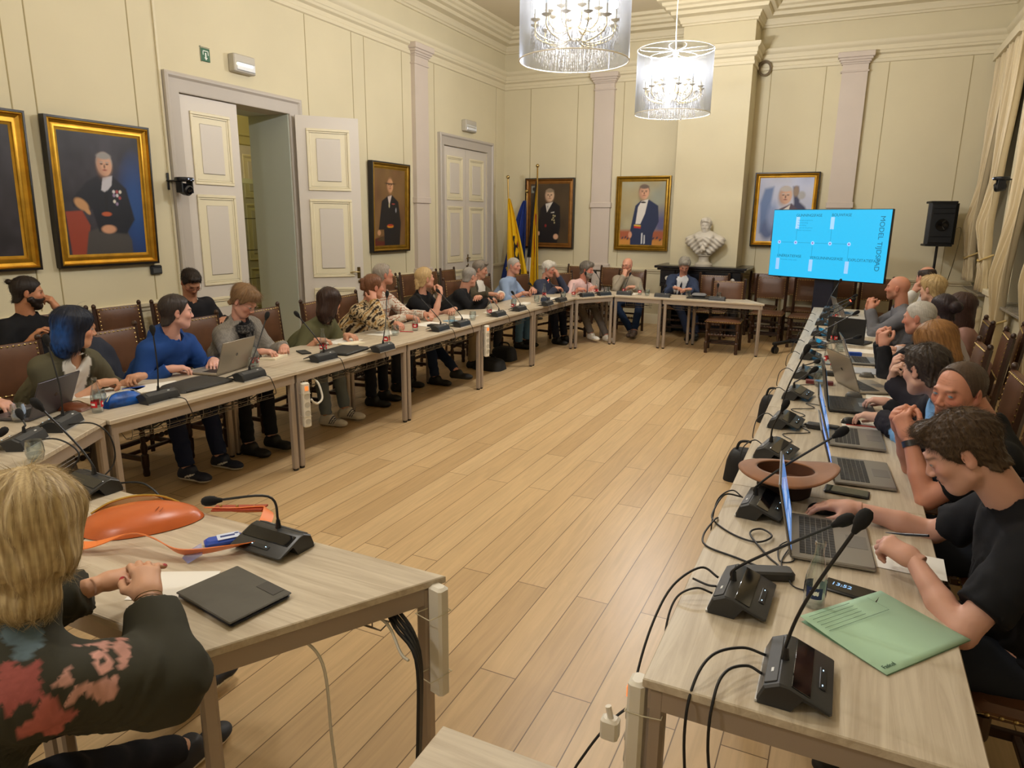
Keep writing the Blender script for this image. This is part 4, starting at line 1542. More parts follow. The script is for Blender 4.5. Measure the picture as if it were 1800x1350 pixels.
# ------------------------------------------------------------------ flags
def flag(label, loc, lean, colf, zt, zb, wd, pole_z, az):
    """furled flag hanging from a slanted pole; colf(u,v)-> colour, v down"""
    t = empty('flag', loc, az, label, 'flag', 'flags on poles in the far left corner')
    top = Vector((lean[0], lean[1], pole_z))
    MB().tube([(0, 0, 0.02), top], 0.014, 8).build('pole', mat('brass_flag_pole', '#9c7c3c', 0.35, 0.6), t)
    MB().ball(top + Vector((0, 0, 0.03)), 0.033, 12, 8).build('finial', M_BRASS, t)
    MB().lathe([(0.13, 0), (0.13, 0.02), (0.03, 0.05), (0.02, 0.09)], (0, 0, 0), 20).build('base', M_BLK, t)
    nu, nv = 60, 80
    V, F, C = [], [], []
    for j in range(nv + 1):
        q = j / nv
        z = zt + (zb - zt) * q
        px, py = lean[0] * (z / pole_z), lean[1] * (z / pole_z)
        w_ = wd * (0.10 + 0.90 * q ** 0.8)
        for i in range(nu + 1):
            u = i / nu
            V.append((px + (u - 0.12) * w_, py - 0.03 - 0.05 * math.sin(u * 14 + q * 2) * (0.3 + 0.7 * q), z))
            C.append(lin(colf(u, q)))
    for j in range(nv):
        for i in range(nu):
            a = j * (nu + 1) + i
            F.append((a, a + nu + 1, a + nu + 2, a + 1))
    me = bpy.data.meshes.new('cloth')
    me.from_pydata(V, [], F)
    set_col(me, C)
    o = link_mesh('cloth', me, mat('flag_cloth', '#888888', 0.75, attr=True), t, angle=0)
    md = o.modifiers.new('thickness', 'SOLIDIFY')
    md.thickness = 0.003
    return t


def f_lion(u, q):
    h = math.sin(u * 31 + q * 9) + math.sin(q * 47 + u * 13)
    if 0.42 < u < 0.68 and 0.42 < q < 0.92 and h > -0.35:
        return '#17130e'
    if 0.6 < u < 0.72 and 0.3 < q < 0.6 and h > 0.8:
        return '#b5341c'
    return '#e0b400' if u > .1 else '#b88f05'


def f_town(u, q):
    if u > 0.62 and q < 0.72:
        return '#17141a'
    if u > 0.62:
        return '#d4d0c8'
    h = math.sin(u * 23 + q * 21)
    if 0.25 < u < 0.45 and 0.3 < q < 0.8 and h > 0.3:
        return '#b02a1a'
    return '#dcb20a'


def f_eu(u, q):
    for cx, cy in ((.55, .74), (.8, .80), (.35, .85), (.65, .92)):
        dx, dy = (u - cx) * .6, (q - cy)
        a = math.atan2(dy, dx)
        if math.hypot(dx, dy) < 0.035 * (0.62 + 0.38 * math.cos(5 * a)):
            return '#e3c341'
    if abs(q - 0.70 + 0.12 * u) < 0.012:
        return '#cfc8b0'
    return '#16307c'


flag('yellow flag with black lion leaning beside the far door', (-5.5, 11.5, 0), (-0.12, 0.1), f_lion, 2.18, 0.62, 0.42, 2.52, math.radians(12))
flag('black, white and yellow flag on a brass pole right of the lion flag', (-5.16, 11.85, 0), (0.02, 0.05), f_town, 2.50, 0.6, 0.26, 2.72, math.radians(200))
flag('blue flag with yellow stars leaning by the back wall portrait', (-5.55, 12.05, 0), (0.02, 0.12), f_eu, 2.16, 0.6, -0.55, 2.3, math.radians(0))

# ------------------------------------------------------------------ things on the tables
M_MIC = mat('graphite_mic_base', '#2a2b2d', 0.38)
M_MICG = mat('mic_grille', '#3b3c3e', 0.5, bump=(900, 0.5), bdist=0.001)
M_SILV = mat('silver_trim', '#c3c5c9', 0.3, 0.7)
M_FOAM = mat('black_foam', '#101012', 0.95)
M_LEDB = mat('blue_led', '#bfe0ff', 0.3, emit=((0.45, 0.75, 1.0), 3.0))
M_LEDR = mat('red_led', '#ff3322', 0.3, emit=((1.0, 0.08, 0.04), 4.0))


def mic_base(parent, two=False):
    prof = [(-0.078, 0.0), (-0.078, 0.012), (-0.066, 0.044), (-0.034, 0.060), (-0.014, 0.058), (0.078, 0.020), (0.078, 0.015), (0.018, 0.036), (0.002, 0.010), (-0.004, 0.0)]
    w = MB()
    n = len(prof)
    V, F = [], []
    hw = 0.110
    for x, sc in ((-hw, 0.94), (-hw + 0.006, 1.0), (hw - 0.006, 1.0), (hw, 0.94)):
        for y, z in prof:
            V.append((x, y * sc, z * (sc if z > 0.02 else 1)))
    for r in range(3):
        for i in range(n):
            j = (i + 1) % n
            F.append((r * n + i, r * n + j, (r + 1) * n + j, (r + 1) * n + i))
    F.append(tuple(range(n)))
    F.append(tuple(reversed(range(3 * n, 4 * n))))
    w.add(V, F)
    b = w.build('base', M_MIC, parent, angle=25)
    s = Vector((0, 0.092, -0.038)).normalized()
    R = R3(rx=-math.atan2(0.038, 0.092))
    MB().box((0, 0.012, 0.0485), (0.20, 0.044, 0.003), R, 0.001).build('glass_panel', M_BLKG, b)
    MB().box((0, 0.055, 0.031), (0.085, 0.016, 0.004), R, 0.002).build('button_bar', mat('button_grey', '#1d1e20', 0.5), b)
    g = MB()
    for x in ((-0.03, 0.03) if two else (0.012,)):
        g.box((x, 0.055, 0.0335), (0.004, 0.002, 0.001), R)
    g.build('status_light', M_LEDB, b, smooth=False)
    MB().box((0, -0.052, 0.0525), (0.19, 0.030, 0.003), R3(rx=math.atan2(0.016, 0.032)), 0.001).build('speaker_grille', M_MICG, b)
    MB().bb((-0.108, -0.081, 0.0), (0.108, -0.076, 0.006)).build('silver_edge', M_SILV, b, smooth=False)
    MB().box((0.05, -0.052, 0.0545), (0.016, 0.006, 0.001), R3(rx=math.atan2(0.016, 0.032))).build('maker_mark', mat('pale_print', '#d0d2d4', 0.5), b, smooth=False)
    return b


MIC_PROTO = [None]


def mic(x, y, rz, off, who, two=False, red=False, bend=None, label=None):
    t = empty('gooseneck_microphone', (x, y, TZ + 0.001), math.radians(rz), label or ('black gooseneck microphone unit ' + who), 'microphone', 'table microphones of the meeting system')
    if MIC_PROTO[0] is None:
        MIC_PROTO[0] = mic_base(t, two)
    else:
        copy_tree(MIC_PROTO[0], t)
    M = Matrix.Rotation(-math.radians(rz), 3, 'Z')
    o = M @ Vector(off)
    s0 = Vector((0, -0.030, 0.058))
    tip = s0 + o
    if bend:
        mid = s0 + M @ Vector(bend)
        P = [s0, s0 + Vector((0, 0, 0.03)), mid, tip]
    else:
        mid = s0 + Vector((o.x * .35, o.y * .35, o.z * .42)) - Vector((0, 0.012, 0))
        P = [s0, s0 + Vector((0, -0.002, 0.03)), mid, tip]
    d = (P[-1] - P[-2]).normalized()
    ns = MB().tube(P, 0.0042, 8, sm=7)
    ns.lathe([(0.012, -0.006), (0.009, 0.008), (0.006, 0.03)], s0, 10)
    nk = ns.build('gooseneck', M_BLK, t)
    MB().lathe([(0.006, -0.015), (0.010, 0.0), (0.0145, 0.008), (0.0165, 0.022), (0.0155, 0.036), (0.010, 0.046), (0.0, 0.050)], tip - d * 0.02, 14, d).build('windscreen', M_FOAM, nk, angle=60)
    if red:
        MB().lathe([(0.0115, 0), (0.013, 0.003), (0.0115, 0.008)], tip - d * 0.03, 14, d).build('light_ring', M_LEDR, nk)
    return t


RROW = [((0.0, 1.575), -90, (0.12, -0.01, 0.38), 'nearest the viewer, in front of the green folder', dict(two=True)),
        ((-0.165, 1.90), -92, (0.262, -0.02, 0.246), 'beside the glass bottle and the near laptop', {}),
        ((-0.185, 2.60), -94, (0.262, 0.0, 0.285), 'behind the near laptop screen, left of the hat', {}),
        ((-0.20, 3.31), -100, (0.045, 0.0, 0.186), 'just beyond the brown hat', {}),
        ((-0.20, 3.86), -96, (0.09, 0.02, 0.36), 'left of the black power adapter', {}),
        ((-0.185, 4.55), -97, (0.105, 0.0, 0.125), 'left of the dark laptop', {}),
        ((-0.17, 5.22), -94, (0.09, -0.15, 0.085), 'left of the raised grey laptop lid', {}),
        ((-0.18, 6.00), -90, (0.35, -0.02, 0.143), 'with its head over the white papers', {}),
        ((-0.16, 6.62), -92, (0.31, 0.0, 0.26), 'with the long neck crossing the black laptop lid', {}),
        ((-0.16, 7.35), -92, (0.26, 0.0, 0.257), 'just left of the black laptop lid', {}),
        ((-0.16, 8.15), -90, (0.29, 0.0, 0.226), 'with a glowing red light ring near the bald man in grey', dict(red=True)),
        ((-0.14, 8.80), -92, (0.295, 0.0, 0.21), 'in front of the bald man in grey', {}),
        ((-0.13, 9.45), -90, (0.11, 0.10, 0.316), 'at the far end of the right row, below the television', {})]
for (x, y), rz, off, who, k in RROW:
    mic(x, y, rz, off, who, **k)
LROW = [((-3.555, 2.06), 122, (-0.08, 0.02, 0.385), 'beside the grey laptop at the left corner table', {}),
        ((-3.60, 2.66), 91, (-0.04, 0.035, 0.355), 'between the blue pencil case and the papers', {}),
        ((-3.57, 3.33), 94, (0.02, 0.17, 0.35), 'in front of the grey blazer woman', {}),
        ((-3.56, 4.06), 89, (-0.155, -0.095, 0.295), 'left of the closed black folder', {}),
        ((-3.40, 4.60), 90, (-0.06, 0.16, 0.39), 'right of the closed black folder', {}),
        ((-3.55, 5.75), 92, (-0.19, -0.09, 0.275), 'in front of the blonde woman in black', {}),
        ((-3.52, 6.12), 90, (-0.22, -0.10, 0.295), 'in front of the man in black sweater', {}),
        ((-3.53, 6.98), 90, (-0.10, 0.0, 0.14), 'by the hand of the man in black sweater', {}),
        ((-3.53, 7.55), 90, (-0.10, 0.0, 0.15), 'in front of the man in light blue shirt', {}),
        ((-3.45, 8.22), 92, (-0.20, -0.12, 0.213), 'between the light blue and navy sitters', {}),
        ((-3.46, 8.72), 88, (-0.19, -0.06, 0.243), 'in front of the white-haired man in navy', dict(red=True)),
        ((-3.36, 9.50), 60, (-0.05, 0.05, 0.27), 'left one in front of the man in pink shirt', {}),
        ((-3.20, 9.80), 60, (-0.14, -0.02, 0.28), 'right one in front of the man in pink shirt', {}),
        ((-2.93, 10.02), 2, (0.06, 0.05, 0.25), 'in front of the bald man in beige sweater', {}),
        ((-2.36, 10.02), 0, (0.03, 0.03, 0.10), 'left of the suited man', {}),
        ((-1.58, 9.98), -2, (0.0, 0.0, 0.155), 'at the empty seat right of the suited man', {}),
        ((-1.60, 1.545), 178, (-0.15, -0.13, 0.115), 'right of the orange bag, neck bent low', dict(bend=(-0.015, -0.02, 0.115))),
        ((-2.60, 1.585), 176, (-0.13, -0.10, 0.295), 'behind the blonde head, left of the orange bag', {}),
        ((-3.43, 1.80), 122, (-0.05, 0.02, 0.08), 'next to the round tumbler at the left edge', {}),
        ((-3.20, 1.42), 140, (0.05, 0.14, 0.105), 'cut by the left frame edge', {})]
for (x, y), rz, off, who, k in LROW:
    mic(x, y, rz, off, who, **k)

# ---- laptops
M_ALU = mat('grey_aluminium', '#8f8d8a', 0.35, 0.6)
M_ALUW = mat('warm_silver_lid', '#a39a8c', 0.38, 0.5)
M_KEYS = mat('dark_keys', '#1a1b1e', 0.5)
M_LAPB = mat('black_laptop_shell', '#191a1d', 0.4)


def laptop(x, y, rz, label, lid=105, w=0.355, d=0.245, shell=None, deck=None, screen='desk', logo=True, keys=True):
    """local: user sits at -y, hinge at +y"""
    shell = shell or M_ALU
    t = empty('laptop', (x, y, TZ + 0.001), math.radians(rz), label, 'laptop', 'open laptops on the tables')
    b = MB().bb((-w / 2, -d / 2, 0.003), (w / 2, d / 2, 0.018), 0.004).build('base', deck or shell, t)
    k = MB()
    for r in range(6):
        for c in range(15):
            kw = (w - 0.05) / 15
            k.bb((-w / 2 + 0.025 + c * kw + 0.001, d / 2 - 0.045 - r * 0.0185, 0.0175), (-w / 2 + 0.025 + (c + 1) * kw - 0.001, d / 2 - 0.0285 - r * 0.0185, 0.0195))
    k.build('keyboard', M_KEYS, b, smooth=False)
    MB().bb((-0.05, -d / 2 + 0.012, 0.0178), (0.05, -d / 2 + 0.075, 0.0186)).build('touchpad', mat('touchpad_grey', '#6d6b69', 0.3), b, smooth=False)
    a = math.radians(lid)
    # lid plane from hinge, screen faces the user
    M = Matrix.Translation((0, d / 2 - 0.004, 0.014)) @ Matrix.Rotation(math.pi - a, 4, 'X') @ Matrix.Rotation(0, 4, 'Z')
    L = Matrix.Translation((0, d / 2 - 0.004, 0.014)) @ Matrix.Rotation(-(a - math.pi / 2), 4, 'X')
    q = MB()
    q.M = L
    q.bb((-w / 2, 0.0, 0.0), (w / 2, 0.007, d * 0.97), 0.003)
    ld = q.build('lid', shell, t)
    q = MB()
    q.M = L
    q.bb((-w / 2 + 0.003, -0.0012, 0.004), (w / 2 - 0.003, 0.0002, d * 0.97 - 0.004))
    q.build('bezel', M_BLKG, ld, smooth=False)
    col = {'desk': ((0.10, 0.25, 0.75), 0.6), 'sky': ((0.14, 0.33, 0.75), 0.6), 'white': ((0.75, 0.85, 1.0), 0.7), 'cyan': ((0.2, 0.55, 0.9), 0.6), 'off': ((0, 0, 0), 0)}[screen]
    q = MB()
    q.M = L
    q.bb((-w / 2 + 0.009, -0.002, 0.016), (w / 2 - 0.009, -0.0012, d * 0.97 - 0.012))
    q.build('screen', mat('laptop_screen_' + screen, '#0a0e18', 0.15, emit=col), ld, smooth=False)
    if screen in ('desk', 'sky'):
        q = MB()
        q.M = L
        for (a0, b0, a1, b1) in ((-.1, .13, .02, .19), (-.12, .06, -.03, .1), (.04, .04, .12, .08)):
            q.bb((a0 * w / .355, -0.0026, b0), (a1 * w / .355, -0.002, b1))
        q.build('window_panel', mat('pale_screen_window', '#9fb8e8', 0.3, emit=((0.40, 0.58, 0.95), 0.6)), ld, smooth=False)
    if logo:
        q = MB()
        q.M = L
        q.lathe([(0.011, 0.0), (0.011, 0.0012)], (0, 0.0068, d * 0.5), 16, (0, 1, 0))
        q.build('lid_emblem', mat('lid_emblem_grey', '#6a655e', 0.2, 0.8), ld)
    return t


laptop(0.05, 2.42, 94, 'nearest open laptop used by the man in black polo, blue desktop on screen', lid=103, w=0.36, d=0.25, screen='sky')
laptop(0.155, 3.20, 94, 'second open grey laptop, beside the black phone and brown hat', lid=108, w=0.34, d=0.235, screen='desk')
laptop(0.135, 3.745, 92, 'third open laptop, in front of the bald man staring at the viewer', lid=107, w=0.34, d=0.25, screen='sky')
laptop(0.105, 4.45, 95, 'black laptop with open lid in front of the light blue collar man', lid=100, w=0.36, d=0.25, shell=M_LAPB, screen='cyan')
laptop(0.206, 5.03, 114, 'large silver laptop turned so that its warm grey lid faces the viewer', lid=112, w=0.36, d=0.25, shell=M_ALUW, screen='off')
laptop(0.205, 6.02, 96, 'small grey laptop being typed on beside the papers', lid=112, w=0.31, d=0.215, screen='white')
laptop(0.10, 7.0, 160, 'black laptop lid standing in the middle of the right row', lid=92, w=0.33, d=0.23, shell=M_LAPB, screen='off', logo=False)
laptop(0.16, 8.3, 100, 'slim laptop with bright screen in front of the bald man in grey', lid=112, w=0.30, d=0.21, screen='cyan')
laptop(0.06, 9.25, 102, 'farthest laptop below the television corner', lid=108, w=0.30, d=0.21, screen='cyan')
laptop(-3.93, 3.42, -80, 'silver laptop of the man in blue hoodie, lid towards the room', lid=108, w=0.35, d=0.24, shell=M_ALUW, screen='white')
laptop(-3.93, 2.15, -68, 'dark grey laptop with emblem at the left corner table', lid=112, w=0.32, d=0.22, shell=mat('space_grey_lid', '#5d5a60', 0.35, 0.6), screen='white')


# ---- glass
def glass_mat(name, col, a):
    m = bpy.data.materials.new(name)
    m.use_nodes = True
    nt = m.node_tree
    nt.nodes.remove(nt.nodes['Principled BSDF'])
    L = nt.links
    tr = nt.nodes.new('ShaderNodeBsdfTransparent')
    tr.inputs[0].default_value = (*col, 1)
    gl = nt.nodes.new('ShaderNodeBsdfGlossy')
    gl.inputs['Roughness'].default_value = 0.04
    fr = nt.nodes.new('ShaderNodeLayerWeight')
    fr.inputs['Blend'].default_value = a
    r = nt.nodes.new('ShaderNodeMapRange')
    r.inputs['To Min'].default_value = 0.05
    r.inputs['To Max'].default_value = 0.8
    L.new(fr.outputs['Facing'], r.inputs['Value'])
    mx = nt.nodes.new('ShaderNodeMixShader')
    L.new(r.outputs['Result'], mx.inputs[0])
    L.new(tr.outputs[0], mx.inputs[1])
    L.new(gl.outputs[0], mx.inputs[2])
    L.new(mx.outputs[0], nt.nodes['Material Output'].inputs['Surface'])
    return m


M_GLS = glass_mat('clear_bottle_glass', (0.90, 0.94, 0.95), 0.35)
M_WATER = glass_mat('sparkling_water', (0.93, 0.95, 0.96), 0.2)
M_REDL = mat('red_bottle_label', '#c8202a', 0.45)
M_BLUL = mat('navy_bottle_label', '#26335f', 0.45)
M_PRINT = mat('white_label_print', '#f0efe9', 0.5)


def make_bottle(lab):
    t = empty('water_bottle', (0, 0, 0))
    MB().lathe([(0.0, 0.003), (0.026, 0.0), (0.029, 0.006), (0.0295, 0.08), (0.027, 0.10), (0.017, 0.14), (0.013, 0.16), (0.0125, 0.182), (0.015, 0.185), (0.015, 0.194), (0.012, 0.196)], (0, 0, 0), 20, closed=True).build('glass_body', M_GLS, t)
    MB().lathe([(0.0, 0.006), (0.026, 0.007), (0.0265, 0.045)], (0, 0, 0), 16).build('water', M_WATER, t)
    w, q = MB(), MB()
    for a0 in (0.0, 2.1, 4.2):
        V, F = [], []
        n = 8
        for j, z in enumerate((0.032, 0.066)):
            for i in range(n + 1):
                a = a0 + i / n * 1.5
                V.append((0.0300 * math.cos(a), 0.0300 * math.sin(a), z))
        for i in range(n):
            F.append((i, i + 1, n + 2 + i, n + 1 + i))
        w.add(V, F)
        V = []
        for z in (0.044, 0.056):
            for i in range(n + 1):
                a = a0 + 0.35 + i / n * 0.8
                V.append((0.0303 * math.cos(a), 0.0303 * math.sin(a), z + 0.002 * math.sin(i * 2.5)))
        q.add(V, F)
    l = w.build('label', lab, t)
    q.build('label_print', M_PRINT, l)
    return t


def make_tumbler():
    t = empty('drinking_glass', (0, 0, 0))
    MB().lathe([(0.0, 0.004), (0.024, 0.0), (0.031, 0.012), (0.038, 0.04), (0.036, 0.07), (0.031, 0.095), (0.030, 0.095), (0.034, 0.07), (0.036, 0.04), (0.029, 0.015), (0.0, 0.010)], (0, 0, 0), 20, closed=True).build('bowl', M_GLS, t)
    MB().lathe([(0.0, 0.011), (0.029, 0.016), (0.034, 0.036)], (0, 0, 0), 16).build('water', M_WATER, t)
    return t


BP, BB, TP = None, None, None


def bottle(x, y, label, blue=False):
    global BP, BB
    if blue:
        o = make_bottle(M_BLUL)
    elif BP is None:
        o = BP = make_bottle(M_REDL)
    else:
        o = copy_tree(BP)
    o.location = (x, y, TZ + 0.001)
    o.rotation_euler = (0, 0, x * 17 + y * 5)
    tag(o, label, 'bottle', 'small glass water bottles')


def tumbler(x, y, label, s=1.0):
    global TP
    if TP is None:
        o = TP = make_tumbler()
    else:
        o = copy_tree(TP)
    o.location = (x, y, TZ + 0.001)
    o.scale = (s, s, s)
    tag(o, label, 'glass', 'drinking glasses on the tables')


bottle(0.02, 1.97, 'near glass bottle with navy label beside the green folder', True)
for x, y, lb in ((-3.64, 2.33, 'glass bottle with red label left of the blue pencil case'), (-3.80, 3.63, 'glass bottle between the silver laptop and the white notebook'),
                 (-3.74, 4.30, 'glass bottle at the elbow of the woman in green'), (-3.52, 4.86, 'glass bottle right of the closed black folder'), (-3.73, 5.62, 'glass bottle right of the pink glass cluster'),
                 (-3.62, 6.98, 'glass bottle by the crossed arms of the man in black sweater'), (-3.62, 7.62, 'glass bottle between black sweater and light blue shirt'),
                 (-3.82, 9.05, 'glass bottle between the light blue shirt and navy sweater men'), (-3.50, 9.38, 'glass bottle in front of the white-haired man in navy'), (-3.36, 9.98, 'glass bottle at the elbow of the man in pink shirt'),
                 (-3.02, 10.28, 'glass bottle between pink shirt and beige sweater'),
                 (-2.74, 10.15, 'glass bottle in front of the bald man in beige sweater'),
                 (0.0, 5.60, 'glass bottle with red label behind the silver laptop lid'), (-0.05, 5.78, 'second glass bottle with red label behind the silver laptop lid'), (-0.03, 6.9, 'glass bottle left of the black laptop lid'),
                 (-0.02, 7.6, 'glass bottle beyond the black laptop lid'), (-0.05, 8.6, 'farthest glass bottle of the right row')):
    bottle(x, y, lb)
for x, y, lb in ((-3.83, 2.03, 'round tumbler beside the grey laptop at the left'), (-3.13, 1.70, 'round tumbler just above the blonde head'), (-3.75, 2.42, 'clear glass behind the red label bottle at left'),
                 (-3.70, 3.52, 'glass beside the microphone of the grey blazer woman'), (-3.74, 5.30, 'glass in the cluster before the patterned blouse'), (-3.60, 6.10, 'glass between the two microphones of the blonde woman'),
                 (-3.60, 6.55, 'glass in front of the man in black sweater'), (-3.75, 7.9, 'glass before the man in light blue shirt'), (-3.66, 8.42, 'glass on the printed card before the light blue shirt'), (-3.55, 9.1, 'glass between the navy sweater and pink shirt men'),
                 (-3.22, 10.1, 'glass right of the man in pink shirt'), (-2.60, 10.05, 'glass right of the bald man in beige'), (-2.05, 10.28, 'upturned glass left hand of the suited man'), (-1.60, 10.2, 'upturned glass at the empty far seat'),
                 (-0.08, 4.95, 'glass left of the silver laptop lid'), (-0.10, 5.45, 'glass standing among cables behind the silver laptop'), (0.03, 6.45, 'glass beside the typed-on grey laptop'), (-0.02, 7.9, 'glass near the red-lit microphone')):
    tumbler(x, y, lb)

# ---- paper and stationery
M_PAPER = mat('white_paper', '#e9e6df', 0.8)
M_CREAM = mat('cream_paper', '#e6dcc3', 0.8)
M_BLACKC = mat('black_cover', '#1d1e20', 0.55)


def sheet(x, y, w, d, rz, label, m=None, th=0.0012, name='paper_sheet', cat='paper', z=0.0, lines=False, group=None):
    o = MB().bb((-w / 2, -d / 2, 0), (w / 2, d / 2, th)).build(name, m or M_PAPER, smooth=False)
    o.location = (x, y, TZ + 0.001 + z)
    o.rotation_euler = (0, 0, math.radians(rz))
    tag(o, label, cat, group)
    if lines:
        q = MB()
        for k in range(9):
            q.bb((-w * .38, d * .38 - k * d * .085, th), (w * (.38 if k % 3 else .2), d * .38 - k * d * .085 + 0.003, th + 0.0003))
        q.build('printed_lines', mat('grey_print', '#77777a', 0.7), o, smooth=False)
    return o


for a in ((0.28, 2.38, 0.16, 0.21, 88, 'white note sheet under the hand of the man in black polo'),
          (0.22, 4.03, 0.30, 0.21, 4, 'printed sheet with red heading under the black mouse'),
          (0.30, 4.78, 0.2, 0.12, 0, 'small cream slip under the mouse beside the silver laptop'),
          (-3.88, 2.88, 0.30, 0.21, 70, 'white papers between pencil case and blue hoodie'),
          (-3.98, 2.66, 0.21, 0.30, 20, 'printed handout in front of the blue-haired woman'),
          (-3.93, 4.80, 0.21, 0.29, 10, 'open white notebook page before the woman in green'),
          (-3.90, 5.35, 0.21, 0.30, 5, 'white sheet before the patterned blouse'),
          (-3.85, 6.05, 0.30, 0.21, 85, 'white sheet written on by the man in checked shirt'),
          (-3.80, 6.75, 0.21, 0.30, 8, 'white sheet before the blonde woman in black'),
          (-3.70, 7.30, 0.21, 0.30, 5, 'white sheet under the hand of the man in black sweater'),
          (-3.78, 8.15, 0.21, 0.30, 12, 'white sheets before the man in light blue shirt'),
          (-3.72, 9.0, 0.21, 0.30, 10, 'white sheets before the white-haired man in navy'),
          (-3.45, 9.95, 0.30, 0.21, 55, 'white sheet before the man in pink shirt'),
          (-2.95, 10.22, 0.28, 0.2, 0, 'white sheet before the bald man in beige'),
          (0.20, 6.55, 0.30, 0.21, 3, 'long white papers nearest the typing hands'),
          (0.20, 6.95, 0.30, 0.22, -3, 'white papers under folded hands beside the black lid'),
          (0.17, 7.55, 0.32, 0.24, 2, 'sheet reflecting the cyan screen in front of the grey shirt'),
          (-1.68, 1.235, 0.21, 0.16, 28, 'blank white sheet under the blonde woman hands')):
    sheet(*a, lines='printed' in a[5] or 'handout' in a[5])
o = sheet(0.21, 4.035, 0.24, 0.03, 4, 'red band of the printed sheet under the black mouse', mat('red_print', '#c2473c', 0.7), 0.0006, 'printed_band', 'paper', 0.0012)
sheet(-3.93, 3.95, 0.13, 0.19, 15, 'cream notebook under the hands of the grey blazer woman', M_CREAM, 0.014, 'notebook', 'notebook')
sheet(-3.79, 4.72, 0.12, 0.2, -20, 'cream notebook lying left of the folder corner', M_CREAM, 0.012, 'notebook', 'notebook')
sheet(-3.72, 6.35, 0.13, 0.2, 80, 'blue-grey booklet between the two glasses', mat('blue_booklet', '#7ea6c4', 0.6), 0.006, 'booklet', 'booklet')
sheet(-3.70, 8.12, 0.10, 0.22, 8, 'thick white booklet before the light blue sleeves', M_PAPER, 0.02, 'booklet', 'booklet', 0.0015)
sheet(-3.62, 8.62, 0.10, 0.14, 10, 'dark printed card standing by the far left glasses', mat('dark_blue_card', '#2d3a52', 0.5), 0.05, 'card_box', 'box')
sheet(-3.69, 5.95, 0.09, 0.17, 95, 'flat black case left of the blonde woman microphone', M_BLACKC, 0.02, 'glasses_case', 'case')
sheet(-3.875, 4.22, 0.075, 0.155, 60, 'black phone left of the microphone of the woman in green', M_BLACKC, 0.009, 'phone', 'phone')
sheet(0.23, 5.62, 0.30, 0.22, 2, 'closed thin folder with navy edge beside the mouse', mat('navy_edge_folder', '#b9bcc4', 0.4), 0.008, 'folder', 'folder')
sheet(0.14, 6.28, 0.10, 0.05, 10, 'small blue box by the glass bottles', mat('royal_blue_box', '#1c4fb4', 0.4), 0.03, 'small_box', 'box')
sheet(-0.08, 5.02, 0.17, 0.05, 4, 'dark red case among the cables left of the silver laptop', mat('maroon_case', '#6d2a2c', 0.5), 0.022, 'glasses_case', 'case')
sheet(0.11, 7.95, 0.03, 0.15, 80, 'black pen case in front of the bald man in grey', M_BLACKC, 0.012, 'pen_case', 'case')

# folder and tablet near the suited man
t = empty('document_wallet', (-1.86, 10.15, TZ + 0.001), 0.05, 'black document wallet with grey bag on top beside the suited man', 'wallet')
MB().bb((-0.17, -0.12, 0), (0.17, 0.12, 0.018), 0.005).build('cover', M_BLACKC, t)
o = MB().bb((-0.10, -0.07, 0), (0.10, 0.08, 0.05), 0.02).build('pouch', mat('grey_pouch', '#77777b', 0.5))
o.location = (-1.87, 10.16, TZ + 0.02)
tag(o, 'grey pouch lying on the black document wallet', 'pouch')


def pillow(outline, h, n=10, z0=0.0, p=2.2, cx=None):
    """inflated shape over a star-shaped outline"""
    P = [Vector((x, y)) for x, y in outline]
    c = cx or sum(P, Vector((0, 0))) / len(P)
    c = Vector(c)
    V = [(c.x, c.y, z0 + h)]
    F = []
    m = len(P)
    for r in range(1, n + 1):
        q = r / n
        for a in P:
            w = c + (a - c) * q
            V.append((w.x, w.y, z0 + h * (1 - q ** p) ** 0.6 + 0.001))
    for a in P:
        w = c + (a - c) * 0.97
        V.append((w.x, w.y, z0))
    V.append((c.x, c.y, z0))
    for i in range(m):
        j = (i + 1) % m
        F.append((0, 1 + i, 1 + j))
        for r in range(n):
            F.append((1 + r * m + i, 1 + (r + 1) * m + i, 1 + (r + 1) * m + j, 1 + r * m + j))
        F.append((1 + n * m + i, len(V) - 1, 1 + n * m + j))
    return MB().add(V, F)


def ribbon(P, w, th=0.003, sm=6, tilt=None):
    P = smooth_path(P, sm)
    n = len(P)
    V, F = [], []
    for i, p in enumerate(P):
        d = (P[min(i + 1, n - 1)] - P[max(i - 1, 0)]).normalized()
        k = i / (n - 1)
        tl = tilt(k) if tilt else 0.0
        s = Vector((-d.y, d.x, 0)).normalized()
        up = d.cross(s)
        a = s * math.cos(tl) + Vector((0, 0, 1)) * math.sin(tl)
        b = Vector((0, 0, 1)) * math.cos(tl) - s * math.sin(tl)
        for u, v in ((-w / 2, 0), (w / 2, 0), (w / 2, th), (-w / 2, th)):
            V.append(p + a * u + b * v)
    for i in range(n - 1):
        for k in range(4):
            j = (k + 1) % 4
            F.append((i * 4 + k, i * 4 + j, i * 4 + 4 + j, i * 4 + 4 + k))
    F += [(3, 2, 1, 0), tuple((n - 1) * 4 + k for k in range(4))]
    return MB().add(V, F)


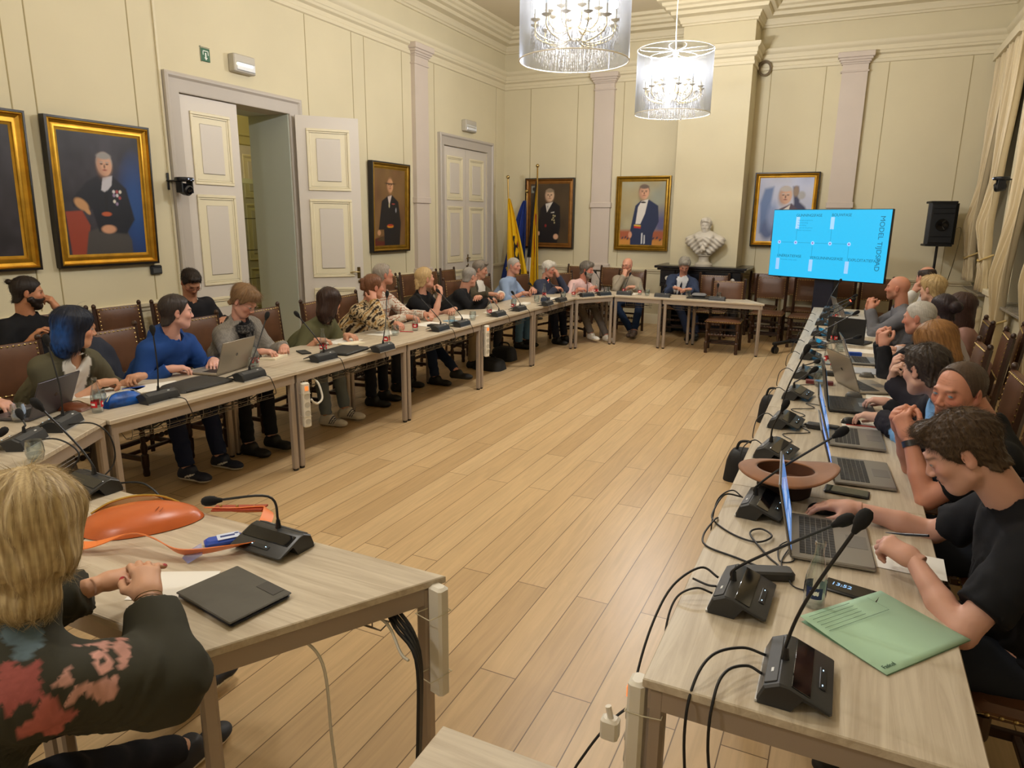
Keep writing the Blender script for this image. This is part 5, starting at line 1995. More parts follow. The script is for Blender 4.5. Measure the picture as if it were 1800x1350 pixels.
# orange leather belt bag
M_ORL = mat('cognac_leather', '#c0602c', 0.33, noise=(9, 0.08), bump=(70, 0.08), bdist=0.002)
M_ORS = mat('bright_orange_strap', '#ee8443', 0.4)
t = empty('belt_bag', (-2.12, 1.45, TZ + 0.002), 0, 'open orange leather belt bag on the near left table', 'bag')
ol = [(-0.215, 0.005), (-0.19, 0.06), (-0.13, 0.125), (-0.04, 0.172), (0.04, 0.185), (0.10, 0.178), (0.145, 0.15), (0.16, 0.11), (0.145, 0.05), (0.10, -0.02), (0.04, -0.075), (-0.02, -0.112), (-0.09, -0.122), (-0.16, -0.10), (-0.205, -0.055)]
ol = [tuple(v[:2]) for v in smooth_path([(x, y, 0) for x, y in ol] + [(ol[0][0], ol[0][1], 0)], 4)[:-1]]
Rb = Matrix.Rotation(math.radians(12), 2)
pillow([tuple(Rb @ Vector(q)) for q in ol], 0.062).build('pouch', M_ORL, t, angle=60)
li = [(-0.215, 0.02), (-0.15, 0.09), (-0.06, 0.145), (0.0, 0.165), (-0.03, 0.175), (-0.12, 0.165), (-0.19, 0.11), (-0.225, 0.05)]
q = pillow([tuple(Rb @ Vector(v)) for v in li], 0.055, z0=0.004)
b = q.build('lining', mat('cream_canvas_lining', '#c9b98c', 0.8), t, angle=60)
zp = [tuple(Rb @ Vector((x, y))) for x, y in ((-0.215, 0.015), (-0.17, 0.055), (-0.10, 0.10), (-0.03, 0.14), (0.03, 0.165))]
MB().tube([(zp[0][0], zp[0][1], 0.02), (zp[1][0], zp[1][1], 0.05), (zp[2][0], zp[2][1], 0.066), (zp[3][0], zp[3][1], 0.058), (zp[4][0], zp[4][1], 0.03)], 0.004, 6, sm=6).build('zip', mat('gold_zip', '#c8a04c', 0.3, 0.9), t)
w = MB()
for k in (0, 1):
    w.tube([(0.03 + 0.02 * k, 0.06, 0.060), (0.045 + 0.02 * k, 0.035, 0.059)], 0.0012, 5)
w.build('embossed_mark', mat('dark_emboss', '#8a4019', 0.5), t)
ring = MB().tube([(-0.225 + 0.014 * math.cos(a * .524), -0.06 + 0.014 * math.sin(a * .524), 0.015) for a in range(13)], 0.003, 6)
ring.build('gold_ring', M_BRASS, t)
st = ribbon([(-0.22, -0.07, 0.006), (-0.28, -0.12, 0.012), (-0.36, -0.19, 0.02), (-0.30, -0.23, 0.025), (-0.12, -0.225, 0.012), (0.02, -0.19, 0.02), (0.12, -0.115, 0.05), (0.21, -0.10, 0.045), (0.32, -0.09, 0.02), (0.43, -0.02, 0.028), (0.47, 0.08, 0.022),
             (0.40, 0.18, 0.02), (0.34, 0.26, 0.025), (0.30, 0.275, 0.02), (0.2, 0.235, 0.012), (0.10, 0.20, 0.015)], 0.042, 0.003, 8, tilt=lambda k: 0.9 * math.sin(k * 9) * (1 if k > .25 else .2))
st.build('strap', M_ORS, t, angle=60)
q = ribbon([(0.31, 0.275, 0.026), (0.22, 0.245, 0.018), (0.13, 0.205, 0.014)], 0.048, 0.006, 6)
tb = q.build('buckle_tab', mat('brick_red_leather', '#a04028', 0.4), t, angle=60)
w = MB()
for x, y in ((0.27, 0.262), (0.21, 0.24), (0.155, 0.215)):
    w.ball((x, y, 0.028), 0.006, 8, 5)
w.build('rivet', M_BRASS, tb)

t = empty('tablet_case', (-1.465, 1.262, TZ + 0.001), math.radians(-10), 'closed dark grey tablet cover lying on the near left table', 'tablet')
MB().bb((-0.135, -0.095, 0.0), (0.125, 0.095, 0.012), 0.005).build('tablet_body', mat('navy_tablet_edge', '#1a2030', 0.35), t)
cv = MB().bb((-0.137, -0.098, 0.012), (0.127, 0.098, 0.018), 0.003).build('cover', mat('charcoal_cover', '#4a4740', 0.55, noise=(14, 0.12)), t)
MB().bb((0.02, 0.055, 0.018), (0.10, 0.094, 0.0195), 0.002).build('fold_tab', mat('charcoal_tab', '#3d3a35', 0.6), cv)
t = empty('tissue_pack', (-1.765, 1.495, TZ + 0.001), math.radians(55), 'small blue and white tissue packet beside the bent microphone', 'packet')
b = MB().bb((-0.06, -0.026, 0), (0.06, 0.026, 0.024), 0.008).build('packet', mat('blue_foil', '#1d46b0', 0.3), t)
MB().bb((-0.02, -0.022, 0.0235), (0.05, 0.022, 0.0255), 0.002).build('printed_panel', mat('white_blue_print', '#cfd8ee', 0.4), b)
q = MB()
q.bb((-0.01, -0.006, 0.0255), (0.035, 0.006, 0.0262)).ball((0.042, 0.01, 0.0255), (0.008, 0.006, 0.001), 8, 4)
q.build('brand_print', mat('navy_print', '#22377c', 0.4), b, smooth=False)
o = MB().add([(0, 0, 0.0), (0.07, 0.02, 0.018), (0.02, 0.06, 0.03), (-0.02, 0.03, 0.002), (0.05, -0.02, 0.002)], [(0, 1, 2), (0, 2, 3), (0, 4, 1)]).build('wrapper', mat('blue_clear_wrapper', '#8d9bd8', 0.2, alpha=0.6), smooth=False)
o.location = (-1.80, 1.36, TZ + 0.002)
tag(o, 'crumpled bluish plastic wrapper beside the blonde woman fingers', 'wrapper')
MB_ = MB().tube([(0, 0, 0.006), (0.09, 0.05, 0.006), (0.13, 0.10, 0.006)], 0.004, 8)

# left props
t = empty('laptop_sleeve', (-3.72, 3.02, TZ + 0.001), 0, 'dark padded laptop sleeve in front of the silver laptop', 'laptop sleeve')
pillow([(0.135, -0.19), (0.12, -0.20), (-0.08, -0.19), (-0.10, -0.17), (-0.13, 0.10), (-0.12, 0.18), (-0.09, 0.20), (0.13, 0.21), (0.15, 0.19), (0.15, -0.17)], 0.03, p=5).build('sleeve', mat('charcoal_textile', '#33312f', 0.7, bump=(300, 0.2)), t, angle=60)
MB().tube([(0.15, -0.17, 0.012), (0.155, 0.0, 0.014), (0.15, 0.19, 0.012), (0.10, 0.212, 0.012), (-0.09, 0.203, 0.012)], 0.003, 6, sm=3).build('zip', M_BLK, t)
t = empty('pencil_case', (-3.66, 2.50, TZ + 0.001), math.radians(80), 'bright blue pencil case with zip at the left', 'pencil case')
pillow([(-0.10, -0.035), (0.10, -0.035), (0.115, 0.0), (0.10, 0.045), (-0.09, 0.045), (-0.115, 0.005)], 0.075, p=3).build('pouch', mat('blue_galaxy_cloth', '#1452a8', 0.4, noise=(16, 0.7)), t, angle=60)
MB().tube([(-0.10, -0.02, 0.04), (-0.06, -0.01, 0.078), (0.04, 0.0, 0.084), (0.10, 0.01, 0.05), (0.115, 0.02, 0.02)], 0.003, 6, sm=5).build('zip', mat('pale_zip', '#cfcbb0', 0.4), t)
t = empty('purse', (-3.82, 2.30, TZ + 0.001), 0.4, 'small brown leather purse between the grey laptop and the bottle', 'purse')
pillow([(-0.09, -0.04), (0.09, -0.05), (0.10, 0.04), (0.0, 0.07), (-0.10, 0.04)], 0.035, p=3).build('body', mat('chestnut_leather', '#6b3a22', 0.4), t, angle=60)
MB().tube([(-0.09, 0.02, 0.02), (0.0, 0.05, 0.036), (0.09, 0.02, 0.02)], 0.003, 6, sm=5).build('zip', M_BRASS, t)
t = empty('document_case', (-3.62, 4.42, TZ + 0.001), math.radians(6), 'closed black folder case before the woman in green', 'folder')
MB().bb((-0.13, -0.17, 0), (0.13, 0.17, 0.022), 0.008).build('cover', M_BLACKC, t)
for x, y, rz, lb in ((-3.72, 4.62, 50, 'dark pen lying beside the black folder case'), (-3.75, 5.5, 20, 'red pen among the glasses'), (-3.96, 2.78, 70, 'blue pen on the handout at left')):
    o = MB().tube([(-0.065, 0, 0.005), (0.06, 0, 0.005), (0.07, 0, 0.005)], [0.0045, 0.0045, 0.001], 8).build('pen', mat('pen_' + lb.split()[0], {'dark': '#1b1b20', 'red': '#b3302e', 'blue': '#2050b0'}[lb.split()[0]], 0.4))
    o.location = (x, y, TZ + 0.002)
    o.rotation_euler = (0, 0, math.radians(rz))
    tag(o, lb, 'pen')

# brown hat lying crown down
t = empty('hat', (-0.13, 2.81, TZ + 0.001), math.radians(8), 'brown wide-brimmed hat lying upside down on the right table', 'hat')
M_SUE = mat('brown_suede', '#84532c', 0.75, noise=(14, 0.15), sheen=0.3)
M_SUED = mat('dark_brown_suede', '#2c1a12', 0.8)
n = 48
V, F = [], []
rings = [(0.07, 0.085, 0.0), (0.082, 0.10, 0.01), (0.086, 0.105, 0.06), (0.088, 0.108, 0.105)]
for rx, ry, z in rings:
    for k in range(n):
        a = 2 * math.pi * k / n
        V.append((ry * math.cos(a), rx * math.sin(a), z))
for r in range(3):
    for k in range(n):
        j = (k + 1) % n
        F.append((r * n + k, r * n + j, (r + 1) * n + j, (r + 1) * n + k))
F.append(tuple(reversed(range(n))))
MB().add(V, F).build('crown', M_SUED, t)
V, F = [], []
for r in range(7):
    q = r / 6
    for k in range(n):
        a = 2 * math.pi * k / n
        rx, ry = 0.088 + 0.078 * q, 0.108 + (0.088 if math.cos(a) > 0 else 0.07) * q
        curl = q ** 2 * (0.030 * math.cos(a) ** 2 * (1.0 if math.cos(a) > 0 else -0.3)) - 0.02 * q ** 1.5 * math.sin(a) ** 2
        V.append((ry * math.cos(a), rx * math.sin(a), 0.105 + curl))
for r in range(6):
    for k in range(n):
        j = (k + 1) % n
        F.append((r * n + k, r * n + j, (r + 1) * n + j, (r + 1) * n + k))
br_ = MB().add(V, F).build('brim', M_SUE, t, angle=0)
md = br_.modifiers.new('thickness', 'SOLIDIFY')
md.thickness = 0.005
V = []
for rx, ry, z in ((0.085, 0.105, 0.106), (0.080, 0.099, 0.06), (0.0, 0.0, 0.035)):
    for k in range(n):
        a = 2 * math.pi * k / n
        V.append((ry * math.cos(a), rx * math.sin(a), z))
MB().add(V, [(r * n + (k + 1) % n, r * n + k, (r + 1) * n + k, (r + 1) * n + (k + 1) % n) for r in range(2) for k in range(n)]).build('inner_band', mat('hat_lining', '#54301a', 0.7), t)

# green folder with printed form lines
t = empty('paper_folder', (0.195, 1.915, TZ + 0.001), math.radians(-38), 'large pale green paper folder on the near right table', 'folder')
M_GREEN = mat('pale_green_card', '#a9cdb0', 0.7, noise=(5, 0.03))
M_GREEND = mat('green_card_inside', '#86ab90', 0.7)
w = MB()
w.add([(-0.125, -0.165, 0.0), (0.13, -0.165, 0.0), (0.13, 0.165, 0.0), (-0.125, 0.165, 0.0), (-0.125, -0.165, 0.001), (0.13, -0.165, 0.001), (0.13, 0.165, 0.001), (-0.125, 0.165, 0.001)], [(3, 2, 1, 0), (4, 5, 6, 7), (0, 1, 5, 4), (1, 2, 6, 5), (2, 3, 7, 6), (3, 0, 4, 7)])
w.build('back_flap', M_GREEND, t, smooth=False)
V, F = [], []
nn = 12
for i in range(nn + 1):
    for j in range(2):
        u = i / nn
        V.append((-0.13 + 0.26 * u, (-0.168, 0.165)[j], 0.004 + 0.012 * (1 - u) ** 2 * (1 - 0.5 * j)))
F = [(2 * i, 2 * i + 2, 2 * i + 3, 2 * i + 1) for i in range(nn)]
fl = MB().add(V, F).build('front_flap', M_GREEN, t)
md = fl.modifiers.new('thickness', 'SOLIDIFY')
md.thickness = 0.001
q = MB()


def fz(x):
    return 0.0062 + 0.012 * (1 - (x + 0.13) / 0.26) ** 2


for k in range(5):
    q.bb((-0.115 + 0.013 * k, -0.15, fz(-0.115 + .013 * k)), (-0.1142 + 0.013 * k, 0.01, fz(-0.115 + .013 * k) + 0.0006))
q.bb((-0.05, -0.15, fz(-.05)), (-0.049, 0.09, fz(-.05) + 0.0006)).bb((-0.118, 0.088, fz(-.118) - .004), (-0.05, 0.089, fz(-.05) + 0.0012))
q.build('printed_lines', mat('dark_green_print', '#4c6b57', 0.7), fl, smooth=False)
text_mesh('printed_word', 'Fasicol', 0.016, mat('dark_green_print', '#4c6b57', 0.7), fl, Matrix.Translation((0.115, -0.155, 0.0062)) @ Matrix.Rotation(math.radians(90), 4, 'Z'))

# phones, mice, adapters on the right
t = empty('phone', (0.118, 2.095, TZ + 0.001), math.radians(-12), 'black smartphone showing a clock, above the green folder', 'phone')
pb = MB().bb((-0.078, -0.038, 0), (0.078, 0.038, 0.009), 0.004).build('body', M_BLK, t)
MB().bb((-0.072, -0.033, 0.009), (0.072, 0.033, 0.0096)).build('screen', M_BLKG, pb, smooth=False)
text_mesh('clock_digits', '13:52', 0.026, mat('clock_blue', '#7fb0e0', 0.4, emit=((0.3, 0.55, 0.9), 0.6)), pb, Matrix.Translation((-0.058, -0.004, 0.0098)))
t = empty('phone', (0.10, 2.945, TZ + 0.001), math.radians(-4), 'black smartphone between the brown hat and the second laptop', 'phone')
pb = MB().bb((-0.083, -0.040, 0), (0.083, 0.040, 0.010), 0.004).build('body', M_BLK, t)
MB().bb((-0.076, -0.034, 0.010), (0.076, 0.034, 0.0106)).build('screen', mat('dark_green_glass', '#2a3330', 0.08), pb, smooth=False)


def mouse(x, y, rz, label, m):
    t = empty('computer_mouse', (x, y, TZ + 0.001), math.radians(rz), label, 'mouse')
    pillow([(0.03 * math.cos(a) * (1 - 0.08 * math.sin(a)), 0.052 * math.sin(a)) for a in [k / 24 * 6.283 for k in range(24)]], 0.034, p=2.6, cx=(0, -0.008)).build('shell', m, t, angle=60)
    MB().bb((-0.003, 0.012, 0.026), (0.003, 0.03, 0.035), 0.002).build('scroll_wheel', mat('wheel_grey', '#55565a', 0.5), t)


mouse(0.015, 2.69, -80, 'black mouse under the hand of the man in black polo', M_BLK)
mouse(0.115, 4.06, -75, 'black mouse on the printed sheet', M_BLK)
mouse(0.13, 4.72, -80, 'grey mouse lying before the dark laptop', mat('grey_mouse', '#5d5c5a', 0.35))
mouse(0.215, 5.42, -85, 'grey mouse on the cream slip beside the silver laptop', mat('grey_mouse', '#5d5c5a', 0.35))
for x, y, rz, lb, d in ((-0.115, 2.075, 22, 'black power adapter brick behind the second microphone unit', (0.15, 0.055, 0.03)), (-0.02, 3.86, -6, 'black power adapter brick beside the third laptop', (0.16, 0.05, 0.03)), (-0.06, 5.35, 5, 'black adapter box behind the silver laptop lid', (0.14, 0.06, 0.03))):
    t = empty('power_adapter', (x, y, TZ + 0.001), math.radians(rz), lb, 'adapter')
    MB().bb((-d[0] / 2, -d[1] / 2, 0), (d[0] / 2, d[1] / 2, d[2]), 0.006).build('housing', mat('charcoal_plastic', '#2c2b2a', 0.5), t)
    MB().bb((-d[0] / 2 - 0.012, -0.008, 0.008), (-d[0] / 2, 0.008, 0.022), 0.003).build('plug_socket', M_BLK, t)


# ---- cables
def cable(name, label, P, r=0.0032, m=None, sm=8, grp=None):
    o = MB().tube(P, r, 7, sm=sm).build(name, m or M_CABLE, angle=0)
    tag(o, label, 'cable', grp)
    return o


Z = TZ + 0.004
EX = -0.334      # right tables' inner edge
G = 'black microphone cables'
cable('microphone_cable', 'black cable arching left from the nearest microphone unit down over the table end', [(-0.075, 1.63, TZ + 0.02), (-0.13, 1.62, TZ + 0.03), (-0.19, 1.54, TZ + 0.04), (-0.215, 1.45, TZ + 0.01), (-0.22, 1.41, TZ - 0.1), (-0.20, 1.40, TZ - 0.35), (-0.235, 1.42, TZ - 0.6), (-0.25, 1.44, 0.03)], 0.0036, grp=G)
cable('microphone_cable', 'second black cable from the nearest microphone unit hanging over the table end', [(-0.075, 1.55, TZ + 0.02), (-0.11, 1.55, TZ + 0.03), (-0.15, 1.50, TZ + 0.035), (-0.165, 1.44, TZ + 0.005), (-0.165, 1.41, TZ - 0.12), (-0.13, 1.42, TZ - 0.4), (-0.20, 1.5, 0.03)], 0.0036, grp=G)
cable('microphone_cable', 'black cable looping left from the second microphone unit beyond the table edge', [(-0.245, 1.97, TZ + 0.02), (-0.30, 1.98, TZ + 0.035), (-0.36, 1.88, TZ + 0.01), (-0.385, 1.75, TZ - 0.05), (-0.39, 1.62, TZ - 0.14), (-0.37, 1.53, TZ - 0.20)], 0.0036, grp=G)
cable('microphone_cable', 'black cable curling over the table edge beside the second microphone unit', [(-0.245, 1.87, TZ + 0.02), (-0.29, 1.86, TZ + 0.03), (-0.335, 1.82, TZ + 0.01), (-0.345, 1.75, TZ - 0.04), (-0.33, 1.68, TZ - 0.12)], 0.0032, grp=G)
cable('usb_cable', 'loose cable end with a bare plug left of the second microphone unit', [(-0.243, 1.93, TZ + 0.012), (-0.27, 1.93, TZ + 0.01), (-0.315, 1.945, TZ + 0.012)], 0.0035)
cable('laptop_cable', 'tangled black cable on the table left of the near laptop', [(-0.268, 2.66, Z + .015), (-0.33, 2.64, Z + .02), (-0.35, 2.52, Z), (-0.335, 2.42, Z), (-0.25, 2.33, Z), (-0.17, 2.30, Z + .004), (-0.13, 2.36, Z + .008), (-0.17, 2.40, Z + .01), (-0.20, 2.35, Z + .006), (-0.13, 2.22, Z), (-0.09, 2.16, Z), (-0.11, 2.12, Z), (-0.22, 2.16, Z), (-0.32, 2.20, Z), (-0.345, 2.28, Z), (-0.33, 2.40, Z + .01), (-0.325, 2.45, Z)], 0.0034)
cable('laptop_cable', 'thin cable from the adapter towards the near laptop and phone', [(-0.055, 2.27, Z + .012), (-0.05, 2.22, Z), (-0.09, 2.20, Z), (-0.10, 2.30, Z + .005), (-0.06, 2.36, Z + .005), (-0.085, 2.2, Z), (-0.06, 2.09, Z + .01), (-0.04, 2.05, Z), (0.0, 2.04, Z), (0.045, 2.06, Z)], 0.0022)
cable('power_cable', 'black power cord dropping from the table edge to the white power strip', [(-0.38, 1.53, TZ - 0.16), (-0.42, 1.50, TZ - 0.20), (-0.47, 1.46, TZ - 0.28), (-0.50, 1.44, TZ - 0.36), (-0.46, 1.42, TZ - 0.43), (-0.41, 1.41, TZ - 0.45)], 0.0035)
for i, (y, dz) in enumerate(((2.62, 0.25), (3.34, 0.2), (3.88, 0.2), (4.57, 0.15), (5.25, 0.18), (6.0, 0.15), (6.65, 0.15), (7.35, 0.12), (8.15, 0.12), (8.8, 0.12))):
    cable('microphone_cable', 'thin microphone cable over the inner edge beside the ' + ('unit left of the hat', 'unit beyond the hat', 'unit left of the adapter', 'unit left of the dark laptop', 'unit left of the silver lid', 'unit of the white papers', 'unit before the black lid', 'unit left of the black lid', 'red-lit unit', 'unit of the bald man in grey')[i],
          [(-0.265, y + .03, TZ + 0.02), (-0.31, y + .05, TZ + 0.035), (-0.352, y - .02, TZ + 0.01), (-0.36, y - .06, TZ - dz * .4), (-0.345, y + .02, TZ - 0.09)], 0.0028, grp=G)
    cable('laptop_cable', 'thin cable lying loose on the right table beside the ' + ('hat', 'second laptop', 'adapter', 'dark laptop', 'silver laptop', 'white papers', 'typing hands', 'black lid', 'red-lit microphone', 'far laptop')[i],
          [(-0.22, y + .1, Z), (-0.12 - .03 * (i % 2), y + .22, Z), (-0.2, y + .33, Z), (-0.08, y + .42, Z), (-0.13, y + .52, Z), (-0.02, y + .5, Z)], 0.0024)
LM = ['beside the pencil case', 'of the grey blazer woman', 'of the woman in green', 'right of the black folder', 'of the blonde woman', 'of the man in black sweater', 'left of the white bottle', 'of the man in light blue', 'right of the light blue shirt', 'of the white-haired man']
for i, (y, x) in enumerate(((2.66, -3.53), (3.33, -3.5), (4.06, -3.48), (4.60, -3.33), (5.75, -3.47), (6.12, -3.44), (6.98, -3.45), (7.55, -3.45), (8.22, -3.37), (8.72, -3.38))):
    x = min(x, -3.45)
    cable('microphone_cable', 'thin black cable over the inner edge from the unit ' + LM[i], [(x, y + .03, TZ + 0.015), (-3.425, y + .05, TZ + 0.02), (-3.40, y + .06, TZ - 0.02), (-3.405, y + .09, TZ - 0.10), (-3.47, y + .12, TZ - 0.13)], 0.0028, grp=G)
cable('microphone_cable', 'pair of cables bulging from the corner unit by the grey laptop', [(-3.50, 2.05, TZ + 0.02), (-3.36, 2.12, TZ + 0.03), (-3.31, 2.17, TZ - 0.06), (-3.30, 2.15, TZ - 0.2), (-3.34, 2.0, TZ - 0.27), (-3.5, 1.85, TZ - 0.22)], 0.004, grp=G)
cable('microphone_cable', 'black cable bowing from the left edge unit over the corner table', [(-3.38, 1.78, TZ + 0.02), (-3.24, 1.86, TZ + 0.04), (-3.15, 1.90, TZ - 0.03), (-3.17, 1.85, TZ - 0.12)], 0.004, grp=G)
cable('microphone_cable', 'black cable behind the unit left of the orange bag, over the table edge', [(-2.55, 1.66, TZ + 0.015), (-2.42, 1.70, TZ + 0.02), (-2.30, 1.69, TZ - 0.05), (-2.27, 1.62, TZ - 0.12)], 0.004, grp=G)

# cables under the near left table
M_WCAB = mat('white_cable', '#d8d3c6', 0.5)
cable('power_cable', 'white power cord hanging in a long loop below the near left table', [(-1.30, 1.30, 0.66), (-1.22, 1.33, 0.56), (-1.20, 1.33, 0.30), (-1.17, 1.33, 0.10), (-1.08, 1.34, 0.02), (-0.98, 1.37, 0.08), (-0.86, 1.43, 0.2), (-0.82, 1.44, 0.22), (-0.80, 1.43, 0.1), (-0.81, 1.4, 0.01)], 0.0045, M_WCAB)
cable('power_cable', 'short white cord between the cable tray and the near leg', [(-1.22, 1.50, 0.64), (-1.12, 1.50, 0.62), (-1.05, 1.47, 0.56), (-1.01, 1.45, 0.56)], 0.0045, M_WCAB)
w = MB()
for k in range(4):
    w.tube([(-1.20 + .01 * k, 1.55, 0.66), (-1.09, 1.53 - .01 * k, 0.645 - .01 * k), (-1.005 + .004 * k, 1.50 - .012 * k, 0.56), (-0.985 + 0.006 * k, 1.47 - .014 * k, 0.35), (-1.0 + 0.008 * k, 1.46 - .016 * k, 0.03)], 0.006, 7, sm=5)
tag(w.build('cable_bundle', M_CABLE), 'thick bundle of black cables tied down the near table leg', 'cable')
w = MB()


def strip(loc, rz, label, tilt=0.0, n=4, lit=True, h=0.33, sock=True):
    t = empty('power_strip', loc, math.radians(rz), label, 'power strip', 'white power strips tied to the table legs')
    MB().bb((-0.028, -0.042, 0), (0.028, 0.0, h), 0.008).build('housing', mat('white_abs', '#ddd8cc', 0.45), t)
    if sock:
        for k in range(n):
            z = h - 0.10 - k * 0.062
            s_ = MB().lathe([(0.021, 0), (0.021, 0.002), (0.018, 0.002), (0.017, 0.0005), (0.0, 0.0005)], (0, -0.042, z), 18, (0, -1, 0)).build('socket', mat('socket_grey', '#b9b4a8', 0.5), t)
        MB().bb((-0.012, -0.047, h - 0.055), (0.012, -0.041, h - 0.025), 0.002).build('switch', mat('orange_switch', '#e0521f', 0.3, emit=((1.0, 0.18, 0.03), 1.2 if lit else 0.1)), t)
    for z in (0.08, h - 0.08):
        MB().tube([(-0.03, 0.0, z), (-0.03, -0.044, z), (0.03, -0.044, z), (0.03, 0.0, z), (0.03, 0.045, z + .005), (-0.03, 0.045, z + .005), (-0.03, 0, z)], 0.0018, 5).build('cable_tie', mat('clear_tie', '#c9c1a8', 0.4), t)
    return t


strip((LX + 0.012, 3.70, 0.32), 70, 'white power strip with glowing orange switch on the left row leg')
cable('power_cable', 'thick white cord curving from the tray into the left power strip', [(-3.48, 3.86, 0.64), (-3.44, 3.88, 0.60), (-3.40, 3.87, 0.50), (-3.39, 3.81, 0.47), (-3.385, 3.76, 0.49), (-3.38, 3.73, 0.52)], 0.008, M_WCAB)
strip((LX + 0.01, 6.50, 0.36), 70, 'white power strip on the third joint of the left row', lit=False, h=0.34)
strip((-1.008, 1.585, 0.35), 165, 'white power strip on the outer leg of the near left table', sock=False, h=0.37)
strip((-0.326, 1.467, 0.27), -90, 'white power strip with plugs on the corner leg of the near right table', h=0.44, lit=False)
for z, c in ((0.55, 'white'), (0.33, 'blue')):
    o = MB().bb((-0.045, -0.018, -0.03), (0, 0.018, 0.03), 0.006).tube([(-0.02, 0, 0.02), (-0.03, 0, 0.06)], 0.008, 8).build('plug', mat('white_abs', '#ddd8cc', 0.45) if c == 'white' else mat('navy_plug', '#1b2440', 0.5))
    o.location = (-0.388, 1.46, z)
    tag(o, c + ' plug sitting in the power strip of the near right table', 'plug')


# bags and coats on the floor
def blob_bag(x, y, label, s=(0.22, 0.16, 0.16), c='#111216', rz=0):
    t = empty('bag', (x, y, 0.0), math.radians(rz), label, 'bag', 'dark bags on the floor')
    pillow([(s[0] * (abs(math.cos(a)) ** .5) * (1 if math.cos(a) > 0 else -1), s[1] * (abs(math.sin(a)) ** .5) * (1 if math.sin(a) > 0 else -1)) for a in [k / 28 * 6.283 + .01 for k in range(28)]], s[2], p=6).build('body', mat('bag_' + c[1:], c, 0.7), t, angle=60)
    MB().tube([(-s[0] * .5, 0, s[2] * .95), (-s[0] * .3, 0, s[2] * 1.25), (s[0] * .3, 0, s[2] * 1.25), (s[0] * .5, 0, s[2] * .95)], 0.01, 8, sm=5).build('handle', mat('bag_' + c[1:], c, 0.7), t)
    return t


blob_bag(-3.86, 7.45, 'black briefcase on the floor behind the third leg pair of the left row', (0.20, 0.15, 0.13))
blob_bag(-3.95, 8.05, 'dark backpack on the floor below the man in light blue', (0.16, 0.13, 0.18))
blob_bag(-0.50, 4.95, 'black camera bag on the floor at the inner edge of the right row', (0.14, 0.12, 0.22))
blob_bag(-0.48, 6.6, 'small black bag with strap on the floor farther along the right row', (0.12, 0.1, 0.25))

# ------------------------------------------------------------------ people: distance-field sculpting
V3 = np.array


